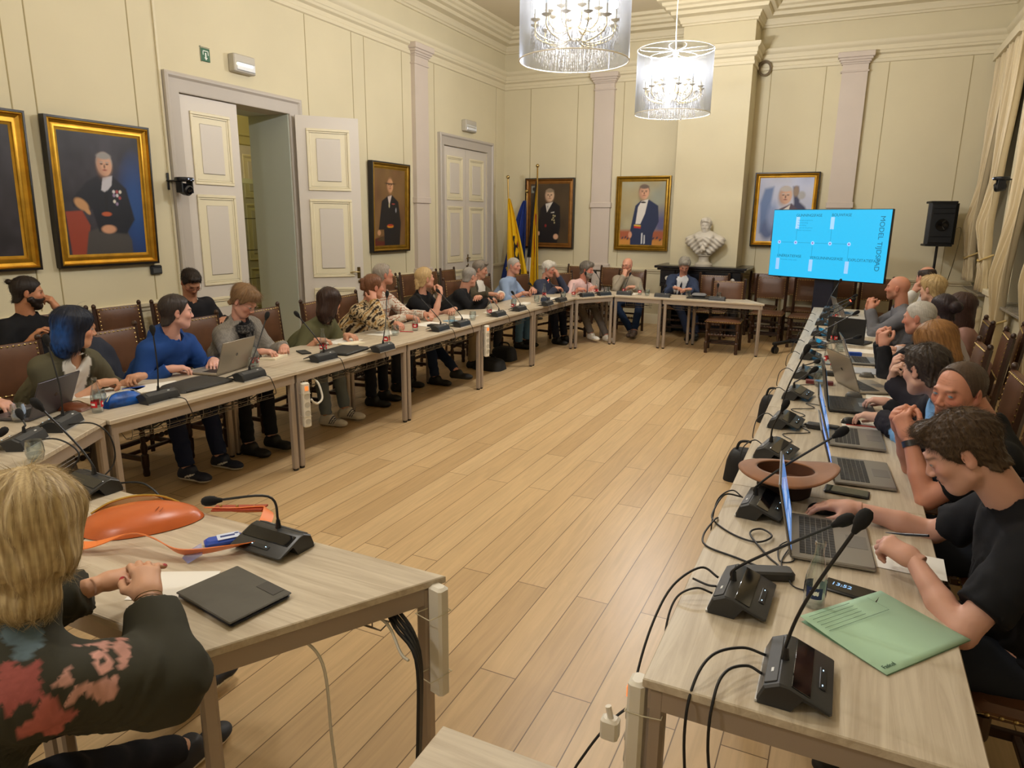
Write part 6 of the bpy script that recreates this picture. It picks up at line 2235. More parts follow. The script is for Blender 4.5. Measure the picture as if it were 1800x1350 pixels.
class Field:
    def __init__(s, lo, hi, h):
        s.h = h
        s.lo = V3(lo, float)
        s.n = np.maximum(4, np.ceil((V3(hi, float) - s.lo) / h).astype(int) + 1)
        s.a = np.full(s.n, 0.5, np.float32)

    def grid(s, i0=None, i1=None):
        i0 = [0, 0, 0] if i0 is None else i0
        i1 = s.n if i1 is None else i1
        ax = [(s.lo[k] + np.arange(i0[k], i1[k]) * s.h).astype(np.float32) for k in range(3)]
        return ax[0][:, None, None], ax[1][None, :, None], ax[2][None, None, :]

    def rng(s, lo, hi):
        i0 = np.clip(np.floor((V3(lo) - s.lo) / s.h).astype(int), 0, s.n)
        i1 = np.clip(np.ceil((V3(hi) - s.lo) / s.h).astype(int) + 1, 0, s.n)
        return i0, i1

    def union(s, prim, k=0.0, pad=0.05):
        fn, lo, hi = prim
        i0, i1 = s.rng(V3(lo) - pad, V3(hi) + pad)
        if np.any(i1 <= i0):
            return
        sl = tuple(slice(i0[q], i1[q]) for q in range(3))
        d = fn(*s.grid(i0, i1))
        a = s.a[sl]
        if k > 0:
            m = np.maximum(k - np.abs(a - d), 0) / k
            s.a[sl] = np.minimum(a, d) - m * m * k * 0.25
        else:
            s.a[sl] = np.minimum(a, d)

    def cut(s, prim, k=0.004, pad=0.03):
        """subtract"""
        fn, lo, hi = prim
        i0, i1 = s.rng(V3(lo) - pad, V3(hi) + pad)
        if np.any(i1 <= i0):
            return
        sl = tuple(slice(i0[q], i1[q]) for q in range(3))
        d = -fn(*s.grid(i0, i1))
        a = s.a[sl]
        m = np.maximum(k - np.abs(a - d), 0) / k
        s.a[sl] = np.maximum(a, d) + m * m * k * 0.25

    def mesh(s):
        a = s.a
        a[0], a[-1], a[:, 0], a[:, -1], a[:, :, 0], a[:, :, -1] = .5, .5, .5, .5, .5, .5
        S_ = a < 0
        c = np.zeros(s.n - 1, np.int8)
        for dx in (0, 1):
            for dy in (0, 1):
                for dz in (0, 1):
                    c += S_[dx:dx + s.n[0] - 1, dy:dy + s.n[1] - 1, dz:dz + s.n[2] - 1]
        act = (c > 0) & (c < 8)
        I = np.stack(np.nonzero(act), 1)
        idx = np.full(act.shape, -1, np.int64)
        idx[act] = np.arange(len(I))
        P = np.zeros((len(I), 3))
        W_ = np.zeros(len(I))
        for ax in range(3):
            o1, o2 = [k for k in range(3) if k != ax]
            for u in (0, 1):
                for v in (0, 1):
                    off = [0, 0, 0]
                    off[o1], off[o2] = u, v
                    A = I + off
                    B = A.copy()
                    B[:, ax] += 1
                    va, vb = a[A[:, 0], A[:, 1], A[:, 2]], a[B[:, 0], B[:, 1], B[:, 2]]
                    m = (va < 0) != (vb < 0)
                    t = va[m] / (va[m] - vb[m])
                    Q = A[m].astype(float)
                    Q[:, ax] += t
                    P[m] += Q
                    W_[m] += 1
        P /= W_[:, None]
        F = []
        for ax in range(3):
            o1, o2 = [(1, 2), (2, 0), (0, 1)][ax]
            sa = [slice(1, s.n[k] - 1) for k in range(3)]
            sb = list(sa)
            sa[ax] = slice(0, s.n[ax] - 1)
            sb[ax] = slice(1, s.n[ax])
            A, B = S_[tuple(sa)], S_[tuple(sb)]
            df = A != B
            L = np.stack(np.nonzero(df), 1)
            if not len(L):
                continue
            flip = A[df]
            b = L + [0 if k == ax else 1 for k in range(3)]
            q = []
            for u, v in ((-1, -1), (0, -1), (0, 0), (-1, 0)):
                d = b.copy()
                d[:, o1] += u
                d[:, o2] += v
                q.append(idx[d[:, 0], d[:, 1], d[:, 2]])
            q = np.stack(q, 1)
            q[~flip] = q[~flip][:, ::-1]
            F.append(q)
        F = np.concatenate(F) if F else np.zeros((0, 4), int)
        return s.lo + P * s.h, F


def cap(a, b, ra, rb, side=None, sc=1.0):
    """tapered capsule; 'side' axis stretched by sc gives an elliptical section"""
    a, b = V3(a, float), V3(b, float)
    d = b - a
    L2 = float(d @ d) + 1e-12
    R = max(ra, rb) * max(1.0, sc)

    def f(X, Y, Z_):
        px, py, pz = X - a[0], Y - a[1], Z_ - a[2]
        t = np.clip((px * d[0] + py * d[1] + pz * d[2]) / L2, 0, 1)
        qx, qy, qz = px - d[0] * t, py - d[1] * t, pz - d[2] * t
        if side is not None:
            k = (qx * side[0] + qy * side[1] + qz * side[2]) * (1 - 1 / sc)
            qx, qy, qz = qx - k * side[0], qy - k * side[1], qz - k * side[2]
        return np.sqrt(qx * qx + qy * qy + qz * qz) - (ra + (rb - ra) * t)
    return f, np.minimum(a, b) - R, np.maximum(a, b) + R


def ell(c, r, A=None):
    c, r = V3(c, float), V3(r, float)
    R = max(r)
    m = min(r)

    def f(X, Y, Z_):
        px, py, pz = X - c[0], Y - c[1], Z_ - c[2]
        if A is not None:
            px, py, pz = (A[0][0] * px + A[0][1] * py + A[0][2] * pz, A[1][0] * px + A[1][1] * py + A[1][2] * pz, A[2][0] * px + A[2][1] * py + A[2][2] * pz)
        k0 = np.sqrt((px / r[0]) ** 2 + (py / r[1]) ** 2 + (pz / r[2]) ** 2)
        k1 = np.sqrt((px / r[0] ** 2) ** 2 + (py / r[1] ** 2) ** 2 + (pz / r[2] ** 2) ** 2) + 1e-9
        return k0 * (k0 - 1) / k1
    return f, c - R, c + R


def wob(X, Y, Z_, f, ph=0.0):
    """cheap smooth 3-D noise in -1..1"""
    return (np.sin(f * (X * 1.0 + Y * .63 + Z_ * .31) + ph) + np.sin(f * (Y * 1.1 - Z_ * .71 + X * .23) + 1.7 + ph * 1.3) + np.sin(f * (Z_ * .93 + X * .57 - Y * .41) + 4.1 + ph * .7)) / 3


def fbm(P, f, ph=0.0):
    X, Y, Z_ = P[:, 0], P[:, 1], P[:, 2]
    return wob(X + .02 * wob(X, Y, Z_, f * .7, ph + 3), Y, Z_, f, ph) * .6 + wob(X, Y + .01 * wob(X, Y, Z_, f, ph), Z_, f * 2.3, ph + 2) * .4


def mesh_obj(name, V, F, C, m, parent, angle=0):
    me = bpy.data.meshes.new(name)
    me.vertices.add(len(V))
    me.vertices.foreach_set('co', np.asarray(V, np.float32).ravel())
    F = np.asarray(F)
    me.loops.add(F.size)
    me.loops.foreach_set('vertex_index', F.ravel().astype(np.int32))
    me.polygons.add(len(F))
    me.polygons.foreach_set('loop_start', np.arange(0, F.size, 4, dtype=np.int32))
    me.update(calc_edges=True)
    me.validate()
    if C is not None and len(me.vertices) == len(V):
        set_col(me, C)
    me.materials.append(m)
    me.shade_smooth()
    o = bpy.data.objects.new(name, me)
    COL.objects.link(o)
    o.parent = parent
    return o


M_SKIN = mat('skin', '#c08a70', 0.5, attr=True, sss=0.08, spec=0.35)
M_EYE = mat('eye_surface', '#dddddd', 0.12, attr=True)
M_CLOTH = mat('woven_cloth', '#555555', 0.85, attr=True, bump=(700, 0.12), bdist=0.0015, spec=0.25)
M_HAIR = mat('hair_strands', '#333333', 0.5, attr=True, spec=0.3)
M_SHOEM = mat('shoe_surface', '#222222', 0.6, attr=True)
M_GLASSF = mat('dark_spectacle_frame', '#22201f', 0.3)
M_LENS = glass_mat('spectacle_lens', (0.95, 0.96, 0.96), 0.15)


def unit(v):
    v = V3(v, float)
    return v / (np.linalg.norm(v) + 1e-9)


HANDS = {}
POSES = {'flat': (8, 10, 6, .25, 15), 'relax': (28, 32, 20, .35, 25), 'curl': (50, 60, 35, .6, 35), 'fist': (75, 85, 50, .9, 45), 'mouse': (16, 22, 16, .1, 15), 'type': (25, 42, 28, .2, 20),
         'pen': (55, 55, 30, .9, 20), 'clasp': (62, 48, 25, .5, 30), 'cheek': (18, 25, 14, .3, 20)}


def hand_template(pose, h):
    key = (pose, h)
    if key in HANDS:
        return HANDS[key]
    a1, a2, a3, th, spread = POSES[pose]
    F = Field((-0.085, -0.03, -0.10), (0.075, 0.21, 0.035), h)
    F.union(cap((0, -0.02, 0), (0, 0.02, 0), 0.024, 0.022, (1, 0, 0), 1.2), 0)
    F.union(cap((-0.013, 0.02, -0.002), (-0.022, 0.078, 0), 0.017, 0.0135), 0.02)
    F.union(cap((0.0, 0.015, 0), (0.0, 0.082, 0.003), 0.019, 0.0145, (1, 0, 0), 1.25), 0.02)
    F.union(cap((0.013, 0.015, -0.002), (0.024, 0.074, 0), 0.018, 0.0135), 0.02)
    F.union(cap((-0.02, 0.012, -0.008), (-0.03, 0.04, -0.012), 0.017, 0.013), 0.015)
    nails = []
    for i, (x, y, ln, r) in enumerate(((-0.030, 0.083, 0.076, .0092), (-0.0105, 0.089, 0.083, .0095), (0.010, 0.086, 0.077, .0091), (0.029, 0.077, 0.062, .0080))):
        b = (1 + 0.10 * i)
        sp = math.radians((i - 1.4) * 3.5 * (1 if a1 < 40 else .3))
        p = V3((x, y, 0.002))
        ang = 0
        for j, (da, l) in enumerate(((a1 * b * .9, .45), (a2, .31), (a3, .24))):
            ang += math.radians(da)
            d = V3((math.sin(sp) * math.cos(ang), math.cos(ang) * math.cos(sp), -math.sin(ang)))
            q = p + d * ln * l
            rr = r * (1, .93, .86)[j]
            F.union(cap(p, q, rr, rr * .93), 0.004 if j else 0.008, 0.02)
            if j:
                F.union(ell(p, (rr * 1.08,) * 3), 0.003, 0.01)
            p = q
        up = V3((0, math.sin(ang), math.cos(ang)))
        nails.append((p + up * rr * .6, rr))
    t0 = V3((-0.024, 0.022, -0.008))
    d1 = unit((-0.75 + .45 * th, 0.62, -0.30 - .5 * th))
    p1 = t0 + d1 * 0.044
    d2 = unit((-0.35 + .75 * th, 0.85, -0.25 - .3 * th))
    p2 = p1 + d2 * 0.032
    d3 = unit((-0.15 + .8 * th, 0.9, -0.2 - .35 * th))
    p3 = p2 + d3 * 0.024
    F.union(cap(t0, p1, 0.0155, 0.0115), 0.012)
    F.union(cap(p1, p2, 0.0112, 0.0105), 0.004)
    F.union(cap(p2, p3, 0.0105, 0.0092), 0.004)
    nails.append((p3 + V3((-0.004, 0, 0.006)), .0095))
    V, Q = F.mesh()
    nm = np.zeros(len(V))
    for c, r in nails:
        nm = np.maximum(nm, (np.linalg.norm(V - c, axis=1) < r * .95).astype(float))
    HANDS[key] = (V, Q, nm)
    return HANDS[key]


def head_mesh(h, neck, pr):
    """head in its own frame (origin between the ears, +y face, +z up); neck = end point of the neck in this frame"""
    far = h > 0.0065
    fat = pr.get('fat', 0.0)
    fem = pr.get('fem', 0)
    n = V3(neck)
    lo = np.minimum((-0.11, -0.13, -0.15), n - 0.08)
    hi = np.maximum((0.11, 0.14, 0.135), n + 0.08)
    F = Field(lo, hi, h)
    F.union(ell((0, -0.014, 0.032), (0.074, 0.094, 0.084)))
    F.union(ell((0, 0.030, -0.025), (0.060 + fat, 0.060, 0.078)), 0.03)
    F.union(ell((0, 0.056, -0.084), (0.026 + fat, 0.024 + fat * .5, 0.020)), 0.03)
    jw = 0.050 - .006 * fem + fat
    for s_ in (-1, 1):
        F.union(cap((s_ * jw, 0.004, -0.055), (s_ * 0.018, 0.055, -0.088), 0.020, 0.018), 0.025)
        F.union(ell((s_ * 0.041, 0.060, -0.018), (0.020, 0.018, 0.017)), 0.02)
    if fat > 0.004:
        F.union(ell((0, 0.03, -0.10), (0.05 + fat, 0.045, 0.025)), 0.03)
    F.union(cap((0, -0.030, -0.02), n, 0.056 - .009 * fem + fat * .7, 0.060 - .010 * fem + fat), 0.02)
    F.union(cap((-0.032, 0.081, 0.024), (0.032, 0.081, 0.024), 0.0105 - .003 * fem, 0.0105 - .003 * fem), 0.014)
    for s_ in (-1, 1):
        F.cut(ell((s_ * 0.032, 0.096, 0.006), (0.019, 0.016, 0.0125)), 0.012)
    ns = pr.get('nose', 1.0)
    F.union(cap((0, 0.084, 0.012), (0, 0.0975 + .005 * ns, -0.024), 0.0075, 0.0110 * ns), 0.012)
    if not far:
        for s_ in (-1, 1):
            F.union(ell((s_ * 0.0125, 0.096, -0.029), (0.0078, 0.010, 0.0075)), 0.005)
            F.cut(ell((s_ * 0.0065, 0.103, -0.0365), (0.0032, 0.005, 0.003)), 0.003)
        F.union(cap((-0.018, 0.083, -0.0505), (0.018, 0.083, -0.0505), 0.0055, 0.0055), 0.006)
        F.union(cap((0, 0.0895, -0.0500), (0, 0.0895, -0.0500), 0.0055, 0.0055), 0.008)
        F.union(cap((-0.015, 0.083, -0.0605), (0.015, 0.083, -0.0605), 0.0062, 0.0062), 0.006)
        F.cut(cap((-0.024, 0.089, -0.0555), (0.024, 0.089, -0.0555), 0.0016, 0.0016), 0.003)
        for s_ in (-1, 1):
            F.union(ell((s_ * 0.032, 0.0755, 0.0075), (0.0150, 0.0142, 0.0142)), 0.003)
            F.cut(cap((s_ * 0.0225, 0.091, 0.0060), (s_ * 0.0415, 0.088, 0.0060), 0.0031, 0.0031, (0, 1, 0), 3.4), 0.0015)
    else:
        F.union(cap((-0.014, 0.086, -0.054), (0.014, 0.086, -0.054), 0.006, 0.006), 0.008)
    for s_ in (-1, 1):
        B = R3(rz=s_ * -0.35, rx=-0.12)
        F.union(ell((s_ * 0.077, -0.012, -0.002), (0.0065, 0.0175, 0.031), [list(r) for r in B.transposed()]), 0.005)
        F.union(ell((s_ * 0.074, -0.006, -0.022), (0.006, 0.009, 0.012)), 0.006)
        if not far:
            F.cut(ell((s_ * 0.086, -0.006, 0.0), (0.008, 0.009, 0.018)), 0.004)
    V, Q = F.mesh()
    sk = V3(lin(pr['skin']))
    C = np.tile(sk, (len(V), 1))
    x, y, z = V[:, 0], V[:, 1], V[:, 2]

    def bl(m, col, a=1.0):
        m = (np.clip(m, 0, 1) * a)[:, None]
        C[:] = C * (1 - m) + V3(lin(col)) * m

    def g(cx, cy, cz, r, sy=1.0, sz=1.0):
        return np.exp(-(((x - cx) ** 2 + ((y - cy) / sy) ** 2 + ((z - cz) / sz) ** 2) / r ** 2))
    C *= (1 + 0.05 * fbm(V, 60))[:, None]
    red = pr.get('red', .35)
    bl(g(0.042, .07, -.02, .028) + g(-.042, .07, -.02, .028), '#b5523f', red)
    bl(g(0, .108, -.024, .016), '#b5523f', red * .5)
    bl(np.clip(g(.082, -.01, 0, .03) + g(-.082, -.01, 0, .03), 0, 1), '#b8584a', red * .7)
    if pr.get('stubble'):
        m = np.clip((-.022 - z) / .02, 0, 1) * np.clip((y - -.005) / .03, 0, 1) * (z > -.13)
        bl(m, pr['stubble'], .45)
    mouth = np.exp(-((x / .023) ** 4 + ((z + .0555) / .009) ** 4)) * (y > .075)
    bl(mouth, pr.get('lips', '#9c5a50'), .75)
    bl(np.exp(-((x / .022) ** 4 + ((z + .0555) / .0016) ** 2)) * (y > .075), '#4a2522', .8)
    hc = pr.get('brow', pr.get('hair', '#403020'))
    for s_ in (-1, 1):
        zb = 0.0275 + .004 * fem - 2.0 * (np.abs(x) - .032) ** 2 * 8
        bl(np.exp(-(((x - s_ * .033) / .0185) ** 4 + ((z - zb) / .0042) ** 2)) * (y > .055), hc, .8)
        bl(g(s_ * .032, .085, .0, .017, 1, .6), '#8a4f45', .35)
        if far:
            bl(np.exp(-(((x - s_ * .032) / .012) ** 4 + ((z - .006) / .0055) ** 2)) * (y > .06), '#2a1e1a', .8)
    if not far:
        for fz_ in (0.058, 0.068, 0.048):
            bl(np.exp(-(((z - fz_ - .002 * np.sin(x * 90)) / .0012) ** 2 + (x / .035) ** 4)) * (y > .05), '#8e5a48', .35 * pr.get('lines', 0))
    return V, Q, C


def eye_balls(look, iris='#4a5a6a'):
    Vs, Fs, Cs = [], [], []
    o = 0
    n, m = 14, 10
    d = unit(look)
    x = unit(np.cross(d, (0, 0, 1)))
    u = np.cross(x, d)
    for s_ in (-1, 1):
        c = V3((s_ * 0.032, 0.0750, 0.0072))
        for i in range(m + 1):
            t = math.pi * (i / m) ** 1.5
            for k in range(n):
                a = 2 * math.pi * k / n
                p = d * math.cos(t) + (x * math.cos(a) + u * math.sin(a)) * math.sin(t)
                Vs.append(c + p * 0.0135)
                Cs.append(lin('#0b0a0a') if t < .20 else lin(iris) if t < .56 else lin('#a59c96'))
        for i in range(m):
            for k in range(n):
                j = (k + 1) % n
                Fs.append((o + i * n + k, o + (i + 1) * n + k, o + (i + 1) * n + j, o + i * n + j))
        o += (m + 1) * n
    return V3(Vs), V3(Fs), V3(Cs)


def hair_mesh(style, h, col, col2, fat=0.0, seed=0.0):
    """hair in the head frame"""
    lo, hi = [-0.125, -0.15, -0.10], [0.125, 0.135, 0.165]
    if style in ('bob', 'long', 'blonde'):
        lo[2] = {'bob': -0.19, 'long': -0.27, 'blonde': -0.17}[style]
    if style in ('bun', 'clip', 'topknot'):
        lo[1] = -0.21
    F = Field(lo, hi, h)
    X, Y, Z_ = F.grid()
    sc = ell((0, -0.014, 0.032), (0.074, 0.094, 0.084))[0](X, Y, Z_)
    nk = cap((0, -0.034, -0.02), (0, -0.046, -0.12), 0.056 + fat * .7, 0.058 + fat)[0](X, Y, Z_)
    m = np.maximum(0.02 - np.abs(sc - nk), 0) / 0.02
    sc = np.minimum(sc, nk) - m * m * 0.005
    th = {'short': .012, 'crop': .004, 'full': .022, 'bob': .020, 'long': .020, 'blonde': .024, 'fringe_bald': .006, 'bun': .012, 'clip': .014, 'topknot': .009, 'thin': .008, 'wavy': .026, 'pony': .016, 'recede': .010, 'balding': .005}.get(style, .012)
    top = np.clip((Z_ + 0.05) / 0.13, 0, 1)
    d = sc - .002 - th * (0.12 + 0.88 * top ** 1.2)
    ya = [-.13, -.06, -.036, .012, .034, .055, .08, .12]
    za = {'balding': [-.075, -.07, -.045, -.012, .055, .14, .2, .2], 'recede': [-.075, -.07, -.045, -.012, .028, .078, .125, .14], 'fringe_bald': [-.075, -.07, -.04, -.01, .05, .14, .2, .2], 'thin': [-.075, -.07, -.045, -.012, .02, .06, .088, .11]}.get(style, [-.078, -.072, -.045, -.014, .012, .05, .070, .085])
    zl = np.interp(Y.ravel(), ya, za)[None, :, None].astype(np.float32)
    if style in ('short', 'crop', 'recede', 'balding', 'thin', 'fringe_bald', 'topknot', 'bun', 'clip', 'full', 'wavy', 'pony'):
        side = np.clip((np.abs(X) - 0.04) / 0.03, 0, 1)
        zz = zl * side + (zl if style != 'short' else zl) * (1 - side)
        if style == 'recede':
            zz = zl - 0.02 * (1 - side)
        c = (zz - Z_) * 0.8
        if style == 'fringe_bald':
            c = np.maximum(c, (np.sqrt(X * X + (Y + 0.015) ** 2) * -1 + 0.052) * (Z_ > .05) - .02 * (Z_ <= .05))
            c = np.maximum(c, (Z_ - .085))
        m = np.maximum(0.006 - np.abs(d - c), 0) / 0.006
        d = np.maximum(d, c) + m * m * 0.0015
        if style == 'full' or style == 'short':
            # tuft over the forehead
            t = ell((0.01, 0.062, 0.10), (0.055, 0.032, 0.022 if style == 'short' else .03))[0](X, Y, Z_)
            m = np.maximum(0.02 - np.abs(d - t), 0) / 0.02
            d = np.minimum(d, t) - m * m * 0.005
        er = np.minimum(ell((.084, -.010, -.004), (.022, .019, .032))[0](X, Y, Z_), ell((-.084, -.010, -.004), (.022, .019, .032))[0](X, Y, Z_))
        d = np.maximum(d, -er)
        if style in ('bun',):
            d = np.minimum(d, ell((0, -0.125, 0.03), (0.048, 0.045, 0.045))[0](X, Y, Z_))
        if style == 'topknot':
            d = np.minimum(d, ell((0, -0.115, 0.075), (0.022, 0.022, 0.02))[0](X, Y, Z_))
        if style == 'clip':
            d = np.minimum(d, cap((0, -0.11, 0.0), (0, -0.12, 0.07), 0.03, 0.022)[0](X, Y, Z_))
        if style == 'pony':
            d = np.minimum(d, cap((0, -0.10, 0.0), (0, -0.115, -0.09), 0.032, 0.02)[0](X, Y, Z_))
    else:
        zb = {'bob': -0.125, 'long': -0.235, 'blonde': -0.085}[style]
        wd = {'bob': .088, 'long': .090, 'blonde': .094}[style]
        cur = cap((0, -0.022, 0.03), (0, -0.030, zb + 0.05), wd, wd * (.98 if style != 'long' else .85), (0, 1, 0), 1.08)[0](X, Y, Z_)
        cur = np.maximum(cur, zb - Z_ + 0.01 * np.sin(X * 60 + Y * 40))
        m = np.maximum(0.03 - np.abs(d - cur), 0) / 0.03
        d = np.minimum(d, cur) - m * m * 0.0075
        face = ell((0, 0.115, -0.045), (0.058, 0.085, 0.115))[0](X, Y, Z_)
        face = np.minimum(face, ell((0, 0.05, -0.15), (0.055, 0.085, 0.09))[0](X, Y, Z_))
        m = np.maximum(0.012 - np.abs(d + face), 0) / 0.012
        d = np.maximum(d, -face) + m * m * 0.003
    A = np.arctan2(X, -(Y + 0.02))
    R_ = np.sqrt(X * X + (Y + .02) ** 2)
    amp = {'crop': .0006, 'fringe_bald': .0012, 'wavy': .006, 'full': .0035, 'blonde': .0042, 'bob': .0022, 'long': .0028, 'short': .0028, 'balding': .0006}.get(style, .002)
    if h < .0045 and style in ('short', 'crop', 'full'):
        d = d + amp * (wob(X, Y, Z_, 210, seed) + .7 * wob(X, Y, Z_, 420, seed + 2))
    d = d + amp * np.sin(A * 21 + 3 * np.sin(Z_ * 22 + seed) + 20 * R_) * (0.5 + .5 * np.sin(A * 7 + Z_ * 9)) + amp * .8 * wob(X, Y, Z_, 70 if style != 'wavy' else 95, seed)
    F.a = d.astype(np.float32)
    V, Q = F.mesh()
    if not len(V):
        return V, Q, V
    a = np.arctan2(V[:, 0], -(V[:, 1] + .02))
    st = np.sin(a * 37 + 4 * np.sin(V[:, 2] * 20)) * .5 + np.sin(a * 83 + V[:, 2] * 30 + 9 * V[:, 1]) * .3 + .3 * fbm(V, 90, seed)
    k = np.clip(.5 + .5 * st, 0, 1)[:, None]
    c1, c2 = V3(lin(col)), V3(lin(col2 or col))
    C = c1 * (1 - k) + c2 * k
    C *= (1 + .18 * fbm(V, 160, 1))[:, None]
    return V, Q, C


def strands(name, V, Q, style, col, col2, hres, parent, HM, H, seed=1, beard=False):
    """fine hairs rooted on the hair surface, combed along the head"""
    n = 9000 if hres < .005 else 3000 if hres < .0065 else 1400 if hres < .0085 else 700
    rs = np.random.RandomState(seed)
    q = Q[rs.randint(0, len(Q), n)]
    w = rs.dirichlet((1, 1, 1, 1), n)
    P = (V[q] * w[..., None]).sum(1)
    N = np.cross(V[q[:, 2]] - V[q[:, 0]], V[q[:, 3]] - V[q[:, 1]])
    N /= np.linalg.norm(N, axis=1)[:, None] + 1e-12
    outw = P - V3((0, -.015, .02))
    N *= np.sign((N * outw).sum(1))[:, None]
    long_ = style in ('bob', 'long', 'blonde')
    if long_ or beard:
        D = np.tile(V3((0, -.05, -1.0)), (n, 1)) + V3((0, .25 if beard else 0, 0))
        tp = np.clip((P[:, 2] - .06) / .05, 0, 1)[:, None]
        D = D * (1 - tp) + (P - V3((0, -.03, .13))) * 12 * tp
    else:
        c = V3((.012, -.065, .12)) if style not in ('bun', 'clip', 'topknot', 'pony') else V3((0, .12, .05))
        D = P - c
        D /= np.linalg.norm(D, axis=1)[:, None]
    D = D - N * (D * N).sum(1)[:, None]
    D /= np.linalg.norm(D, axis=1)[:, None] + 1e-9
    D += rs.normal(0, .22 if not long_ else .06, D.shape)
    L = {'crop': .005, 'fringe_bald': .010, 'short': .020, 'recede': .012, 'thin': .014, 'full': .032, 'wavy': .03, 'bob': .05, 'long': .06, 'blonde': .032, 'balding': .006}.get(style, .02) * (.6 + .8 * rs.rand(n))
    if beard:
        L *= .55
    if style in ('short', 'full', 'recede', 'thin'):
        L *= .35 + .65 * np.clip((P[:, 2] + .03) / .1, 0, 1)
    lift = {'crop': .9, 'balding': .8, 'short': .42, 'full': .35, 'recede': .35, 'thin': .4}.get(style, .10 if long_ else .2)
    if beard:
        lift = .4
    k = 4
    pts = np.zeros((n, k, 3))
    for i in range(k):
        t = i / (k - 1)
        pts[:, i] = P - N * .0015 + D * (L * t)[:, None] + N * (L * lift * (t - .55 * t * t))[:, None]
        if True:
            pts[:, i] -= N * ((L * t) ** 2 / (2 * .105) * (1.0 if long_ else .6))[:, None]
    pts = pts @ HM.T + H
    cu = bpy.data.hair_curves.new(name)
    cu.add_curves([k] * n)
    cu.points.foreach_set('position', pts.astype(np.float32).ravel())
    r = .00032 if hres < .005 else .0005 if hres < .0065 else .0008
    rad = np.tile(np.linspace(1.0, .25, k), (n, 1)) * r
    at = cu.attributes.get('radius') or cu.attributes.new('radius', 'FLOAT', 'POINT')
    at.data.foreach_set('value', rad.astype(np.float32).ravel())
    mn = 'hair_fibre_' + col[1:] + (col2 or col)[1:]
    m = mat(mn, col, 0.45, spec=.3)
    if not m.get('mixed'):
        m['mixed'] = 1
        nt = m.node_tree
        hi = nt.nodes.new('ShaderNodeHairInfo')
        mx = nt.nodes.new('ShaderNodeMix')
        mx.data_type = 'RGBA'
        mx.inputs[6].default_value = (*[x * .75 for x in lin(col)], 1)
        mx.inputs[7].default_value = (*[min(1, x * 1.15) for x in lin(col2 or col)], 1)
        nt.links.new(hi.outputs['Random'], mx.inputs[0])
        nt.links.new(mx.outputs[2], nt.nodes['Principled BSDF'].inputs['Base Color'])
    cu.materials.append(m)
    o = bpy.data.objects.new(name, cu)
    COL.objects.link(o)
    o.parent = parent
    return o


def beard_mesh(h, col, full=1.0):
    F = Field((-0.09, -0.03, -0.16), (0.09, 0.13, 0.0), h)
    X, Y, Z_ = F.grid()
    d = np.minimum(ell((0, 0.030, -0.03), (0.064, 0.066, 0.080))[0](X, Y, Z_), ell((0, 0.054, -0.092), (0.036, 0.036, 0.032 * full))[0](X, Y, Z_))
    for s_ in (-1, 1):
        d = np.minimum(d, cap((s_ * .056, .006, -.045), (s_ * .02, .058, -.092), .022, .024)[0](X, Y, Z_))
    d = d - 0.004
    top = -0.034 - 0.25 * np.clip(0.05 - Y, 0, .06) * 0 + (np.clip(.05 - Y, 0, .05)) * .5
    d = np.maximum(d, (Z_ - top) * .8)
    d = np.maximum(d, (-0.012 - Y) * .8)
    d = np.maximum(d, -ell((0, 0.105, -0.0555), (0.022, 0.03, 0.007))[0](X, Y, Z_))
    d = d + .002 * wob(X, Y, Z_, 160)
    F.a = d.astype(np.float32)
    V, Q = F.mesh()
    C = V3(lin(col)) * (1 + .3 * fbm(V, 150))[:, None]
    return V, Q, C


def spectacles(parent, M, col=None):
    w = MB()
    for s_ in (-1, 1):
        P = [(s_ * 0.033 + 0.023 * math.cos(a), 0.104 - abs(s_ * 0.033 + 0.023 * math.cos(a)) * 0.12, 0.004 + 0.016 * math.sin(a)) for a in [k / 16 * 6.283 for k in range(17)]]
        w.tube([M @ Vector(p) for p in P], 0.0014, 5)
        w.tube([M @ Vector(p) for p in ((s_ * 0.056, 0.096, 0.010), (s_ * 0.074, 0.06, 0.012), (s_ * 0.082, -0.01, 0.012), (s_ * 0.08, -0.03, -0.005))], 0.0014, 5)
    w.tube([M @ Vector(p) for p in ((-0.010, 0.103, 0.008), (0, 0.105, 0.011), (0.010, 0.103, 0.008))], 0.0014, 5)
    f = w.build('spectacles', col or M_GLASSF, parent)
    q = MB()
    for s_ in (-1, 1):
        V = [M @ Vector((s_ * 0.033, 0.102, 0.004))] + [M @ Vector((s_ * 0.033 + 0.022 * math.cos(a), 0.103 - abs(s_ * 0.033 + 0.022 * math.cos(a)) * 0.12, 0.004 + 0.015 * math.sin(a))) for a in [k / 16 * 6.283 for k in range(16)]]
        q.add(V, [(0, 1 + k, 1 + (k + 1) % 16) for k in range(16)])
    q.build('lens', M_LENS, f, smooth=False)


def ik(S_, W_, a, b, hint):
    d = W_ - S_
    L = np.linalg.norm(d)
    mx = (a + b) * .995
    if L > mx:
        W_ = S_ + d / L * mx
        d = W_ - S_
        L = mx
    u = d / L
    x = (a * a - b * b + L * L) / (2 * L)
    r = math.sqrt(max(1e-6, a * a - x * x))
    hnt = hint - u * (hint @ u)
    return S_ + u * x + unit(hnt) * r, W_


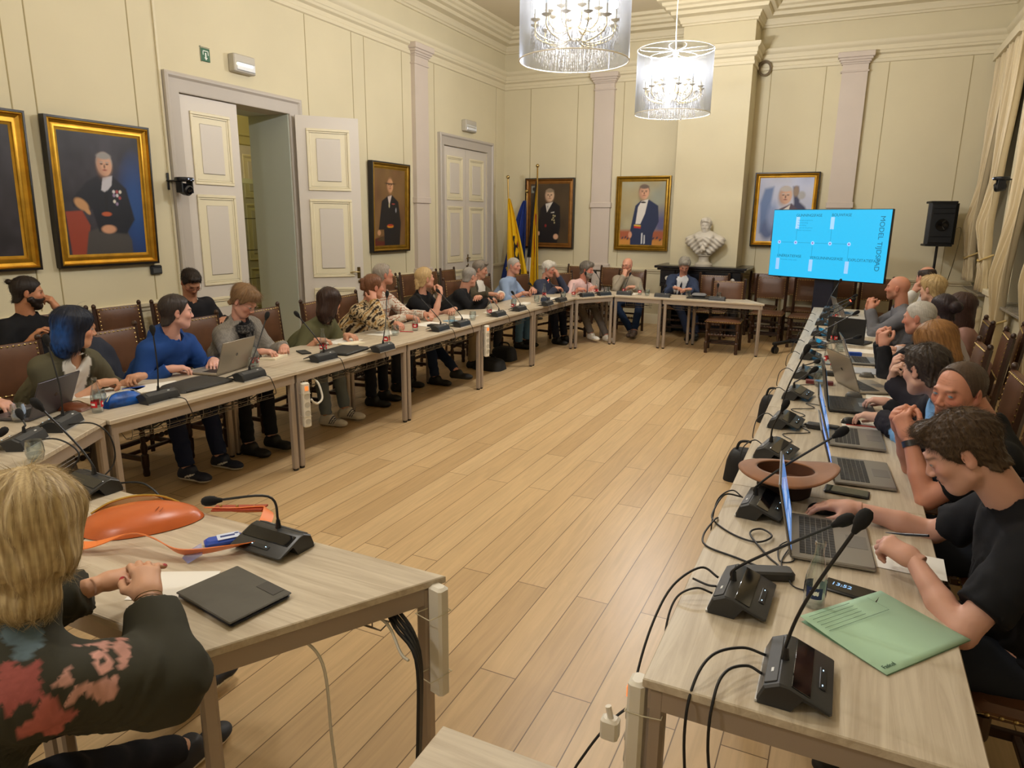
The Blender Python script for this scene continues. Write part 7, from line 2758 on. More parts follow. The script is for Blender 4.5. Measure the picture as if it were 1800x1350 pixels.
def person(label, pos, face, head, look, skin='#c89478', hair=('short', '#3a2a20', '#2a1d16'), top='#333333', bottom='#1c2230', sleeve='long', hands=None, res=0.012, hres=0.008, fem=0, fat=0.0, girth=0.0,
           shoes='#191919', jacket=None, collar=None, paint=None, glasses=None, beard=None, tie=None, extras=None, knees=None, feet=None, eyes=None, chair_label=None, nails=None, short_sole=None, scale=1.0,
           brow=None, red=.35, lines=0, stubble=None, hood=False, sleeve_end=None, torso_yaw=0, neckw=None, lean=None, iris='#46545f', puff=0.0, socks=None, top_rough=None, chair_off=0.0, no_chair=False, hem=None):
    root = empty('person', (pos[0], pos[1], 0), math.radians(face - 90), label, 'person')
    ca, sa = math.cos(-math.radians(face - 90)), math.sin(-math.radians(face - 90))

    def loc(p):
        x, y = p[0] - pos[0], p[1] - pos[1]
        return V3((x * ca - y * sa, x * sa + y * ca, p[2]))

    def rotv(v):
        return V3((v[0] * ca - v[1] * sa, v[0] * sa + v[1] * ca, v[2] if len(v) > 2 else 0.0))
    s = scale * (0.94 if fem else 1.0)
    H = loc(head)
    yaw, pitch, roll = look
    yl = math.radians(yaw - (face - 90))
    fw = V3((math.cos(yl) * math.cos(math.radians(pitch)), math.sin(yl) * math.cos(math.radians(pitch)), math.sin(math.radians(pitch))))
    rt = unit(np.cross(fw, (0, 0, 1)))
    up = np.cross(rt, fw)
    rr = math.radians(roll)
    rt, up = rt * math.cos(rr) + up * math.sin(rr), up * math.cos(rr) - rt * math.sin(rr)
    HM = np.stack([rt, fw, up], 1)            # head frame -> local
    Pel = V3((0, 0.02, 0.535))
    t0 = unit(H - Pel)
    u = unit(t0 * .75 + V3((0, 0, .5)) + up * .15)
    Sc = H - u * 0.235 * s + V3((0, -0.015, 0)) if lean is None else loc(lean)
    T = unit(Sc - Pel)
    L = np.linalg.norm(Sc - Pel)
    ty = math.radians(torso_yaw)
    X_ = unit(V3((math.cos(ty), math.sin(ty), 0)) - T * (V3((math.cos(ty), math.sin(ty), 0)) @ T))
    Fw = np.cross(T, X_) * -1
    if Fw[1] < 0:
        Fw = -Fw
    sw = (0.175 if not fem else 0.155) * s
    neckb = Sc + T * 0.045 - Fw * 0.01
    sh = {-1: Sc - X_ * sw - T * .03, 1: Sc + X_ * sw - T * .03}
    hands = hands or {}
    arms = {}
    for sd, nm in ((1, 'R'), (-1, 'L')):
        hd = hands.get(nm)
        if hd is None:
            hd = dict(p=None)
        wp = loc(hd['p']) if hd.get('p') is not None else V3((sd * .10, .34, .70))
        hint = rotv(hd['hint']) if hd.get('hint') is not None else V3((sd * .55, -0.25, -1.0))
        e, wp = ik(sh[sd], wp, 0.285 * s, 0.255 * s, hint)
        arms[sd] = (sh[sd], e, wp, hd)
    kn = {sd: (V3((sd * .13, .43, .50)) if not knees else loc(knees[0 if sd > 0 else 1])) for sd in (1, -1)}
    ft = {sd: (V3((sd * .12, .42, .09)) if not feet else loc(feet[0 if sd > 0 else 1])) for sd in (1, -1)}
    for sd in (1, -1):
        hp = Pel + X_ * sd * .09
        if not knees:
            kn[sd], ft[sd] = ik(hp, ft[sd], .43 * s, .42 * s, V3((sd * .12, .6, 1.0)))[0], ft[sd]
    HIP = {sd: Pel + X_ * sd * .09 + V3((0, .02, 0)) for sd in (1, -1)}
    Xt = tuple(X_)

    def torso(F, t=0.0, low=True, k=.05):
        F.union(ell(Pel + V3((0, .0, .03)), (.165 * s + t + girth * .5, .125 + t + girth * .4, .12 + t)))
        F.union(cap(Pel + T * .10 + Fw * girth * .5, Pel + T * L * .45 + Fw * girth * .7, .112 * s + t + girth, .112 * s + t + girth, Xt, 1.30), k)
        F.union(cap(Pel + T * L * .45, Sc - T * .11, .112 * s + t + girth * .6, .110 * s + t, Xt, 1.42), k)
        F.union(cap(sh[-1] + X_ * .035, sh[1] - X_ * .035, .058 * s + t, .058 * s + t), k)
        F.union(cap(sh[-1] * .45 + Sc * .55, sh[1] * .45 + Sc * .55, .06 * s + t, .06 * s + t), .03)
        F.union(cap(Sc - T * .01, neckb + T * .02, .070 * s + t, .056 * s + t), .05)
        if fem:
            for q in (-1, 1):
                F.union(ell(Sc - T * .17 + Fw * .095 + X_ * q * .065, (.058 + t, .05 + t, .055 + t)), .04)

    # ---- body
    pts = np.array([Pel, Sc, H] + [a[i] for a in arms.values() for i in (0, 1, 2)] + list(kn.values()) + list(ft.values()))
    lo, hi = pts.min(0) - .17, pts.max(0) + .17
    lo[2] = -0.01
    hi[2] = max(Sc[2], max(a[i][2] for a in arms.values() for i in (0, 1, 2))) + .12
    F = Field(lo, hi, res * 1.15)
    torso(F, -.006)
    for sd, (S_, e, wp, hd) in arms.items():
        F.union(cap(S_, e, .047 * s + fat * .5, .038 * s), .03)
        F.union(cap(e, e * .6 + wp * .4, .039 * s, .040 * s), .012)
        F.union(cap(e * .6 + wp * .4, wp, .039 * s, .0245 * s), .01)
    for sd in (1, -1):
        F.union(cap(HIP[sd], kn[sd], .085 * s, .055 * s), .04)
        F.union(cap(kn[sd], ft[sd], .052 * s, .036 * s), .02)
        F.union(cap(ft[sd] - V3((0, .02, .03)), ft[sd] + V3((0, .10, -.055)), .028, .02), .02)
    V, Q = F.mesh()
    sk = V3(lin(skin))
    C = np.tile(sk, (len(V), 1)) * (1 + .04 * fbm(V, 40))[:, None]
    Vs, Qs, Cs = [V], [Q], [C]
    nb = HM.T @ (neckb - T * .03 - H)
    hv, hq, hc = head_mesh(hres, nb, dict(skin=skin, fem=fem, fat=fat, hair=hair[1], brow=brow or hair[1], red=red, lines=lines, stubble=stubble, lips='#a9565a' if fem else '#9c5f52'))
    n0 = len(V)
    Vs.append(hv @ HM.T + H)
    Qs.append(hq + n0)
    Cs.append(hc)
    n0 += len(hv)
    hh = max(0.0028, hres * .7)
    for sd, (S_, e, wp, hd) in arms.items():
        tv, tq, tn = hand_template(hd.get('pose', 'relax'), round(hh, 4))
        v = tv * V3((1 if sd > 0 else -1, 1, 1)) * s
        f_ = rotv(hd['dir']) if hd.get('dir') is not None else unit(wp - e)
        f_ = unit(f_)
        nrm = rotv(hd['up']) if hd.get('up') is not None else V3((0, 0, 1.0))
        nrm = unit(nrm - f_ * (nrm @ f_))
        x_ = np.cross(f_, nrm)
        v = v @ np.stack([x_, f_, nrm], 1).T + wp
        Vs.append(v)
        Qs.append((tq[:, ::-1] if sd < 0 else tq) + n0)
        c = np.tile(sk, (len(v), 1)) * (1 + .05 * fbm(v, 90))[:, None]
        c = c * (1 - .25 * tn[:, None]) + .25 * tn[:, None] * V3(lin('#e3b8a8')) if nails is None else c * (1 - tn[:, None]) + tn[:, None] * V3(lin(nails))
        Cs.append(c)
        n0 += len(v)
    body = mesh_obj('body', np.concatenate(Vs), np.concatenate(Qs), np.concatenate(Cs), M_SKIN, root)
    Mh = Matrix.Translation(Vector(H)) @ Matrix(HM.tolist()).to_4x4()
    if hres < 0.0065:
        ev, ef, ec = eye_balls(HM.T @ unit(rotv(V3(eyes) - V3(head))) if eyes else (0, 1, -.05), iris)
        mesh_obj('eye', ev @ HM.T + H, ef, ec, M_EYE, root)
    # ---- top garment
    tk = .014 if jacket is None else .022
    F = Field(lo - .03, hi + .03, res)
    torso(F, tk)
    ends = []
    for sd, (S_, e, wp, hd) in arms.items():
        ln = {'long': 1.0, 'short': .0, 'roll': .35, 'none': -1}[sleeve] if sleeve_end is None else sleeve_end
        if ln < 0:
            continue
        if ln > 0:
            end = e + (wp - e) * (ln * .97)
            F.union(cap(S_, e, .056 * s + tk + puff + fat * .4, .044 * s + tk + puff * 1.2), .04)
            # a flat cuff
            fn, l2, h2 = cap(e, end + (wp - e) * .1, .044 * s + tk + puff * 1.2, .031 * s + tk + puff * .3)
            ax = unit(wp - e)
            F.union(((lambda fn, ax, end: (lambda X, Y, Z_: np.maximum(fn(X, Y, Z_), (X - end[0]) * ax[0] + (Y - end[1]) * ax[1] + (Z_ - end[2]) * ax[2])))(fn, ax, end), l2, h2), .02 if puff < .01 else .04)
        else:
            end = S_ + (e - S_) * .72
            ax = unit(e - S_)
            fn, l2, h2 = cap(S_, e, .056 * s + tk + fat * .4, .054 * s + tk)
            F.union(((lambda fn, ax, end: (lambda X, Y, Z_: np.maximum(fn(X, Y, Z_), (X - end[0]) * ax[0] + (Y - end[1]) * ax[1] + (Z_ - end[2]) * ax[2])))(fn, ax, end), l2, h2), .035)
    if hood:
        F.union(cap(neckb - Fw * .06 - X_ * .07, neckb - Fw * .06 + X_ * .07, .05, .05), .03)
        F.union(ell(neckb - Fw * .085 - T * .03, (.11, .05, .07)), .03)
    # neck opening, hem
    if hem:
        F.union(ell(Pel + V3((0, .03, -.03)), (.25, .235, .26)), .06)
    nd = unit(H - up * .06 - fw * .02 - neckb)
    F.cut(cap(neckb + Fw * .012 - T * (-.008 if not neckw else neckw), neckb + unit(nd + T) * .11, .059 if not fem else .055, .070), .006)
    if neckw:
        F.cut(cap(neckb + Fw * .05 + T * .02, neckb + Fw * .075 - T * neckw, .05, .02), .01)
    fnh = lambda X, Y, Z_: (Z_ - (Pel[2] - (hem or .075))) + 0 * X + 0 * Y
    F.cut((fnh, lo - .03, V3((hi[0] + .03, hi[1] + .03, Pel[2] - (hem or .075) + .005))), .004)
    X, Y, Z_ = F.grid()
    am = .0055 if jacket is None else .006
    F.a += am * (wob(X, Y, Z_, 34, pos[1]) + .7 * np.sin(60 * (Z_ + .6 * wob(X, Y, Z_, 12, pos[0])) + 9 * X) * np.clip((Sc[2] - Z_) * 5, 0, 1) + .5 * wob(X, Y, Z_, 75, pos[1] + 2)).astype(np.float32)
    V, Q = F.mesh()
    C = np.tile(V3(lin(jacket or top)), (len(V), 1)) * (1 + .06 * fbm(V, 25, pos[0]))[:, None]
    D = V - Sc
    lu, lv, lw = D @ X_, D @ T, D @ Fw
    if jacket is not None:
        # open front showing the shirt: narrow V widening to the neck
        vw = .012 + .075 * np.clip((lv + .36) / .40, 0, 1)
        m = (lw > .04) & (np.abs(lu) < vw)
        C[m] = V3(lin(top))
        for q in (-1, 1):
            lp = (lw > .035) & (np.abs(np.abs(lu) - vw - .014) < .014) & (lv > -.26)
            C[lp] *= .8
    if paint is not None:
        paint(V, C, lu, lv, lw, dict(sh=sh, arms=arms, Sc=Sc, s=s, loc=loc))
    gname = 'jacket' if jacket else 'top'
    gm = mesh_obj(gname, V, Q, C, M_CLOTH, root)
    if collar:
        w = MB()
        P = []
        for k in range(17):
            a = -math.pi / 2 + .42 + (2 * math.pi - .84) * k / 16
            r = .063 if not fem else .058
            p = neckb + T * (.012 - .03 * max(0, -math.sin(a))) + X_ * math.cos(a) * r * -1 - Fw * (math.sin(a) * r - .012)
            P.append(Vector(p))
        V2, F2 = [], []
        for p in P:
            o_ = (p - Vector(neckb)).normalized()
            V2 += [p + Vector(T) * .022, p - Vector(T) * .018 + o_ * .024, p - Vector(T) * .018 + o_ * .020, p + Vector(T) * .020 - o_ * .004]
        for i in range(16):
            for k in range(4):
                j = (k + 1) % 4
                F2.append((i * 4 + k, i * 4 + j, i * 4 + 4 + j, i * 4 + 4 + k))
        w.add(V2, F2)
        w.build('collar', mat('collar_' + collar[1:], collar, 0.8), gm, angle=60)
    if tie:
        w = MB()
        P = [Sc + T * .03 + Fw * .085, Sc - T * .05 + Fw * .128, Sc - T * .16 + Fw * .158, Sc - T * .32 + Fw * .165]
        w.tube([Vector(p) for p in P], [.012, .016, .022, .026], 4, sm=0)
        w.build('tie', mat('tie_' + tie[1:], tie, 0.6), gm)
    # ---- trousers
    F = Field(V3((lo[0], lo[1], -.01)), V3((hi[0], hi[1] + .05, .72)), res * 1.15)
    F.union(ell(Pel + V3((0, .0, .01)), (.168 * s + girth * .5, .128 + girth * .4, .11)))
    for sd in (1, -1):
        fl = .022 if fem and bottom == '#77706a' else .012
        F.union(cap(HIP[sd], kn[sd], .094 * s, .066 * s), .05)
        ax = unit(ft[sd] - kn[sd])
        end = kn[sd] + (ft[sd] - kn[sd]) * .97
        fn, l2, h2 = cap(kn[sd], ft[sd] + ax * .06, .064 * s, .044 * s + fl * (2 if fl > .02 else .6))
        F.union(((lambda fn, ax, end: (lambda X, Y, Z_: np.maximum(fn(X, Y, Z_), (X - end[0]) * ax[0] + (Y - end[1]) * ax[1] + (Z_ - end[2]) * ax[2])))(fn, ax, end), l2, h2), .03)
    X, Y, Z_ = F.grid()
    F.a += (.004 * wob(X, Y, Z_, 38, pos[1]) + .003 * np.sin(70 * Z_ + 20 * X + 6 * wob(X, Y, Z_, 15))).astype(np.float32)
    V, Q = F.mesh()
    C = np.tile(V3(lin(bottom)), (len(V), 1)) * (1 + .12 * fbm(V, 12, pos[1]))[:, None]
    mesh_obj('trousers', V, Q, C, M_CLOTH, root)
    # ---- shoes
    for sd in (1, -1):
        a = ft[sd]
        tilt = a[2] - .09
        F = Field(V3((a[0] - .07, a[1] - .11, -.005)), V3((a[0] + .07, a[1] + .24, a[2] + .08)), max(.006, res * .6))
        base = V3((a[0], a[1], max(0.0, tilt)))
        F.union(cap(base + V3((0, -.035, .035)), base + V3((0, .13, .03)), .040, .036, (1, 0, 0), 1.05))
        F.union(cap(base + V3((0, -.018, .06)), base + V3((0, .035, .072)), .044, .042), .02)
        F.union(ell(base + V3((0, .15, .032)), (.043, .055, .030)), .02)
        X, Y, Z_ = F.grid()
        zb = base[2] + .004
        F.a = np.maximum(F.a, zb - Z_).astype(np.float32)
        F.a = np.maximum(F.a, (Z_ - base[2] - .104)).astype(np.float32)
        V, Q = F.mesh()
        C = np.tile(V3(lin(shoes)), (len(V), 1))
        if short_sole:
            C[V[:, 2] < base[2] + .024] = V3(lin(short_sole))
        if extras and 'swoosh' in extras:
            q = ((V[:, 2] - base[2] - .045 - .35 * (V[:, 1] - a[1] - .05)) / .007) ** 2 + ((V[:, 1] - a[1] - .05) / .04) ** 2
            C[q < 1] = V3(lin('#e5e5e5'))
        if extras and 'stripes' in extras:
            for k in range(3):
                C[(np.abs(V[:, 1] - a[1] - .03 - .02 * k - (V[:, 2] - base[2]) * .5) < .005) & (V[:, 2] > base[2] + .025)] = V3(lin('#2c3350'))
        mesh_obj('shoe', V, Q, C, M_SHOEM, root)
    # ---- hair and head accessories
    if hair[0] != 'bald':
        hv, hq, hc = hair_mesh(hair[0], max(.003, hres * .8), hair[1], hair[2] if len(hair) > 2 else hair[1], seed=pos[1])
        if paint is not None and extras and 'bluehair' in extras:
            k = np.clip(-hv[:, 1] * 16 - .1, 0, 1)[:, None] * np.clip((.09 - hv[:, 2]) * 14, 0, 1)[:, None] * np.clip(.75 + .5 * fbm(hv, 70), 0, 1)[:, None]
            hc = hc * (1 - k) + V3(lin('#1d4a8c')) * k  # blue light on the back of the black hair, painted into its colour
        if len(hv):
            ho = mesh_obj('hair', hv @ HM.T + H, hq, hc, M_HAIR, root)
            strands('hair_fibres', hv, hq, hair[0], hair[1], hair[2] if len(hair) > 2 else None, hres, ho, HM, H, int(abs(pos[1] * 100)))
    if beard:
        bv, bq, bc = beard_mesh(max(.004, hres * .8), beard)
        bo = mesh_obj('beard', bv @ HM.T + H, bq, bc, M_HAIR, root)
        strands('beard_fibres', bv, bq, 'short', beard, beard, hres, bo, HM, H, 5, True)
    if glasses:
        spectacles(root, Mh, None if glasses is True else mat('frame_' + glasses[1:], glasses, 0.3))
    if extras and 'scarf' in extras:
        w = MB()
        for k in range(3):
            w.tube([Vector(neckb + T * (.01 - .012 * k) + X_ * math.cos(a) * (.075 + .01 * k) + Fw * (math.sin(a) * (.075 + .01 * k) + .012)) for a in [i / 16 * 6.283 for i in range(17)]], .02, 8)
        w.tube([Vector(p) for p in (Sc + T * .02 + Fw * .10, Sc - T * .06 + Fw * .15, Sc - T * .15 + Fw * .155)], [.024, .03, .022], 8, sm=4)
        o = w.build('scarf', mat('spotted_scarf', '#2a2725', 0.8, noise=(70, 3.2)), root)
    if extras and 'watch' in extras:
        S_, e, wp, hd = arms[-1 if 'watchL' in extras else 1]
        d = unit(wp - e)
        c = wp - d * .03
        MB().lathe([(.029, -.012), (.032, -.012), (.032, .012), (.029, .012)], c, 20, tuple(d), closed=True).build('wristwatch', mat('watch_strap', '#26262a', 0.4), root)
    if not no_chair:
        bk = chair_off
        fx, fy = math.cos(math.radians(face)), math.sin(math.radians(face))
        chair(pos[0] - fx * bk, pos[1] - fy * bk, face, chair_label or ('leather chair occupied by the ' + label), 'leather chairs taken by the sitters')
    return root, dict(Sc=Sc, T=T, Fw=Fw, X=X_, arms=arms, H=H)

# ------------------------------------------------------------------ the people at the tables


def p_check(V, C, lu, lv, lw, k):
    m = ((np.abs(((V[:, 0] + V[:, 1]) * 34) % 1 - .5) < .09) | (np.abs((V[:, 2] * 38) % 1 - .5) < .09))
    C[m] = V3(lin('#a5684a'))


def p_leopard(V, C, lu, lv, lw, k):
    n = fbm(V, 75) + .5 * fbm(V, 140, 3)
    C[n > .12] = V3(lin('#2b211c'))
    C[n < -.35] = V3(lin('#a07a45'))


def p_tweed(V, C, lu, lv, lw, k):
    C *= (1 + .12 * np.sign(np.sin(V[:, 2] * 260) * np.sin((V[:, 0] + V[:, 1]) * 260)))[:, None]


def p_floral(V, C, lu, lv, lw, k):
    C[:] = V3(lin('#3a3930')) * (1 + .25 * fbm(V, 9))[:, None]

    def blob(p, r, col, n=5, ph=0.0, hole=0.0):
        """petalled flower print of radius r around a world point"""
        D = V - k['loc'](p)
        d = np.linalg.norm(D, axis=1)
        a = np.arctan2(D[:, 2], D @ unit((1, .6, 0)))
        rr = r * (.82 + .22 * np.cos(n * a + ph)) + .010 * fbm(V, 90, ph) + .005 * fbm(V, 210, ph)
        m = (d < rr) & (d > hole + .014 * fbm(V, 60, ph + 3))
        C[m] = V3(lin(col)) * (1 + .22 * fbm(V[m], 35, ph) + .08 * np.cos(n * a[m] * 3))[:, None]
    blob((-1.32, .77, .885), .085, '#c6958a', 6, .5, .045)
    blob((-1.32, .78, .88), .028, '#c6958a', 3, 2)
    blob((-1.36, .85, .87), .025, '#b98478', 4, 1)
    blob((-1.40, .70, .97), .055, '#5b6c76', 4, 1)
    blob((-1.36, .64, .90), .05, '#9a5450', 5, 2)
    blob((-1.31, .66, .82), .05, '#a8605a', 4, .3)
    blob((-1.42, .55, .90), .06, '#8d4b49', 5, 1.3)
    blob((-1.48, .45, .62), .07, '#b98a80', 5, 2.2)
    blob((-1.50, .60, .62), .06, '#8a4b48', 4, 3)


def p_none(V, C, lu, lv, lw, k):
    pass


UPV = (0, 0, 1)
# --- left side
person('bearded man in black t-shirt with a small hair bun, hand at his nose', (-5.66, 3.05), 5, (-5.50, 3.11, 1.225), (62, -6, 0), '#b9815f', ('topknot', '#2b211c', '#1c1512'), '#141417', '#191a1e', 'short',
       dict(R=dict(p=(-5.35, 3.0, .90), pose='relax'), L=dict(p=(-5.49, 3.30, 1.09), dir=(-.1, -.35, .75), up=(.6, .5, .3), pose='curl', hint=(.6, .6, -.8))), girth=.03, beard='#241a15', fat=.004, hres=.007, chair_label='leather chair under the bearded man by the left wall')
person('woman with blue-tinted black bob in olive blazer over a white top, hands folded on papers', (-4.52, 2.50), 0, (-4.05, 2.52, 1.145), (64, -8, 0), '#c79476', ('bob', '#14141b', '#1b2438'), '#d9d4cc', '#77706a', 'roll',
       dict(R=dict(p=(-4.02, 2.62, .80), dir=(.3, .9, 0), pose='clasp'), L=dict(p=(-3.98, 2.86, .80), dir=(.1, -.9, .1), pose='clasp')), jacket='#57523f', fem=1, hres=.006, extras=('bluehair',), paint=p_none, eyes=(0, 10, 1.3), neckw=.02,
       chair_label='leather chair with studs behind the blue-haired woman')
person('man in bright blue hooded sweatshirt looking away behind his silver laptop', (-4.52, 3.24), 5, (-4.13, 3.28, 1.15), (64, -4, 0), '#d3a08e', ('recede', '#2c2523', '#3c322e'), '#1f4280', '#1b2440', 'long',
       dict(R=dict(p=(-4.05, 3.12, .79), dir=(.5, .8, 0), pose='relax'), L=dict(p=(-4.02, 3.46, .79), dir=(.7, -.5, 0), pose='relax')), hood=True, hres=.006, girth=.02, extras=('swoosh',), short_sole='#e8e6e2', feet=((-3.98, 3.12, .10), (-4.0, 3.42, .09)), eyes=(0, 10, 1.3),
       shoes='#1c2238', chair_label='leather chair of the man in the blue hoodie')
person('man with glasses in dark sweater looking down, seated against the left wall', (-5.62, 4.62), -5, (-5.42, 4.49, 1.205), (-18, -38, 0), '#b98468', ('short', '#2a201c', '#1d1613'), '#1d1c21', '#1a1b20', 'long',
       dict(R=dict(p=(-5.25, 4.42, .80), pose='relax'), L=dict(p=(-5.22, 4.66, .86), dir=(.3, -.8, 0), pose='relax')), collar='#d8d4ce', glasses='#4a3530', girth=.04, hres=.007, chair_label='leather chair under the man with glasses by the tall door')
person('woman with short light brown hair, glasses, grey checked blazer and spotted scarf, reading', (-4.52, 3.98), 2, (-4.17, 3.92, 1.16), (15, -36, 0), '#cf9a86', ('full', '#6d5138', '#8b6d4c'), '#151417', '#17181d', 'long',
       dict(R=dict(p=(-4.0, 3.88, .79), dir=(.8, .4, 0), pose='relax'), L=dict(p=(-3.98, 4.12, .79), dir=(.6, -.6, 0), pose='curl')), jacket='#86817a', fem=1, glasses='#8c7a6a', extras=('scarf',), hres=.006, fat=.004, girth=.02, paint=p_tweed,
       feet=((-4.02, 3.72, .09), (-3.98, 3.92, .10)), chair_label='leather chair of the woman in the grey blazer')
person('woman with dark brown bob in olive green shirt, turned away from the viewer', (-4.50, 4.72), 8, (-4.05, 4.77, 1.075), (88, -10, 0), '#c69278', ('bob', '#2a1b16', '#3b271f'), '#5c5b40', '#6e7880', 'roll',
       dict(R=dict(p=(-4.0, 4.52, .78), dir=(.6, .8, 0), pose='relax'), L=dict(p=(-3.95, 4.86, .78), dir=(.9, -.1, 0), pose='relax')), fem=1, hres=.007, puff=.01, collar='#5c5b40', shoes='#d9d2c6', short_sole='#eae6dc', extras=('stripes',),
       feet=((-4.02, 4.62, .09), (-4.0, 4.85, .10)), chair_label='leather chair with coat, of the woman in the green shirt')
person('woman with clipped-up brown hair in leopard-patterned blouse, hand on her cheek', (-4.50, 5.40), 8, (-4.12, 5.50, 1.145), (64, -2, 0), '#c98f78', ('clip', '#5d3b28', '#7a5238'), '#c7b391', '#181a22', 'long',
       dict(R=dict(p=(-4.05, 5.40, 1.035), dir=(-.35, .35, .8), up=(.8, -.4, .2), pose='cheek', hint=(.6, -.3, -1)), L=dict(p=(-3.95, 5.62, .79), dir=(.8, -.4, 0), pose='relax')), fem=1, hres=.007, paint=p_leopard, puff=.012, girth=.02, chair_label='leather chair of the woman in the leopard blouse')
person('grey-haired man in checked shirt behind the leopard-blouse woman, gazing up at the screen', (-4.62, 6.02), 6, (-4.42, 6.08, 1.215), (60, 10, 0), '#c78f78', ('thin', '#8a8078', '#a59b90'), '#dcd5ca', '#262a34', 'long',
       dict(R=dict(p=(-4.1, 6.02, .80), dir=(.9, .3, 0), pose='relax'), L=dict(p=(-4.03, 6.28, .80), dir=(.8, -.2, 0), pose='pen')), hres=.008, paint=p_check, collar='#d8d2c8', red=.6, chair_label='leather chair of the man in the checked shirt')
person('blonde woman in black t-shirt resting her chin on her hand', (-4.50, 6.62), 5, (-4.22, 6.58, 1.15), (62, 8, 0), '#d09c86', ('pony', '#a98b5e', '#c9ae80'), '#141418', '#1b2740', 'short',
       dict(R=dict(p=(-4.05, 6.62, .99), dir=(-.2, .25, .8), up=(.9, -.2, 0), pose='curl', hint=(.5, 0, -1)), L=dict(p=(-4.0, 6.85, .80), dir=(.2, -.9, 0), pose='relax')), fem=1, hres=.007, girth=.02, feet=((-4.0, 6.4, .09), (-3.80, 6.52, .16)),
       chair_label='leather chair of the blonde woman in black')
person('heavy-set grey-haired man with glasses in black sweater, arms crossed on the table', (-4.50, 7.42), 10, (-4.22, 7.60, 1.105), (72, -10, 0), '#c9937c', ('crop', '#7d7771', '#969089'), '#17171a', '#8a7a60', 'long',
       dict(R=dict(p=(-3.93, 7.56, .84), dir=(.3, .9, 0), pose='relax'), L=dict(p=(-3.98, 7.42, .88), dir=(.2, -.9, .2), pose='relax')), hres=.008, girth=.06, fat=.006, glasses='#3a3533', paint=p_none, chair_label='leather chair of the man in the black sweater')
person('man in dark olive cardigan half hidden behind the black sweater man', (-4.62, 8.28), -15, (-4.50, 8.40, 1.135), (20, -12, 0), '#c28e76', ('short', '#6e655c', '#8a8075'), '#d3cdc4', '#3a3c42', 'long',
       dict(R=dict(p=(-4.15, 8.02, .86), dir=(.8, .5, 0), pose='relax'), L=dict(p=(-4.1, 8.25, .84), dir=(.4, -.8, 0), pose='relax')), jacket='#4a4436', hres=.009, chair_label='leather chair of the man in the olive cardigan')
person('short-haired grey man in light blue shirt with rolled sleeves, forearms on the table', (-4.55, 9.02), -2, (-4.32, 9.10, 1.155), (-8, -4, 0), '#cb9580', ('crop', '#9b948c', '#b3aca4'), '#8fa3c4', '#5a81a8', 'roll',
       dict(R=dict(p=(-4.08, 8.90, .80), dir=(.4, .9, 0), pose='relax'), L=dict(p=(-4.05, 9.15, .84), dir=(.6, -.7, 0), pose='relax')), hres=.009, girth=.03, collar='#8fa3c4', red=.6, chair_label='leather chair of the man in the light blue shirt')
person('white-haired man with glasses in navy sweater, hand over his mouth', (-4.28, 9.72), -10, (-4.07, 9.81, 1.075), (-6, -10, 0), '#cd9580', ('full', '#c9c5bd', '#e0dcd4'), '#3a3f52', '#1b1f30', 'long',
       dict(R=dict(p=(-3.88, 9.62, .82), dir=(.5, .8, 0), pose='relax'), L=dict(p=(-3.93, 9.83, .985), dir=(-.2, -.2, .6), up=(.8, 0, .2), pose='curl', hint=(.4, .5, -1))), hres=.009, glasses='#5a5552', girth=.03, red=.7, feet=((-3.80, 9.5, .09), (-3.76, 9.72, .09)),
       chair_label='leather chair of the white-haired man in navy')
person('grey-bearded man in pale pink shirt leaning on crossed arms', (-3.92, 10.28), -35, (-3.60, 10.20, 1.065), (0, -8, 0), '#c98a76', ('full', '#5c5650', '#7a746c'), '#dcb8b6', '#6a625c', 'roll',
       dict(R=dict(p=(-3.60, 9.86, .80), dir=(.6, .7, 0), pose='relax'), L=dict(p=(-3.42, 10.10, .82), dir=(-.2, -.9, 0), pose='relax')), hres=.009, beard='#8c857c', collar='#dcb8b6', red=.7, knees=((-3.62, 10.02, .52), (-3.50, 10.22, .54)),
       feet=((-3.42, 9.98, .12), (-3.22, 10.12, .09)), shoes='#e8e2d6', short_sole='#f2eee6', chair_label='leather chair of the man in the pink shirt')
person('bald man with glasses in beige sweater, chin on his fist', (-3.22, 11.18), -88, (-3.17, 10.90, 1.115), (-104, -6, 0), '#d0987f', ('bald', '#5a4a40'), '#a39886', '#1c2c48', 'long',
       dict(R=dict(p=(-3.16, 10.74, .97), dir=(0, .25, .8), up=(0, -1, .2), pose='fist', hint=(-.5, -.2, -1)), L=dict(p=(-2.98, 10.66, .80), dir=(-.9, -.2, 0), pose='relax')), hres=.009, glasses='#4a4542', collar='#dde0ea', girth=.02, red=.6,
       feet=((-2.92, 10.62, .12), (-3.02, 10.78, .09)), knees=((-2.90, 10.78, .54), (-3.32, 10.80, .52)), shoes='#6a5a50', chair_label='leather chair of the bald man in beige')
person('grey-haired man in navy suit, white shirt and dark tie looking down at his phone', (-2.40, 11.32), -86, (-2.30, 11.08, 1.135), (-72, -34, 0), '#cf9680', ('full', '#8f8b85', '#aaa69f'), '#dfe2ea', '#232b42', 'long',
       dict(R=dict(p=(-2.36, 10.78, .81), dir=(.7, -.4, 0), pose='relax'), L=dict(p=(-2.12, 10.74, .80), dir=(-.6, -.4, 0), pose='relax')), hres=.009, jacket='#3a4663', tie='#1c2338', collar='#dfe2ea', feet=((-2.12, 10.86, .09), (-2.02, 10.96, .09)),
       chair_label='leather chair of the man in the navy suit')
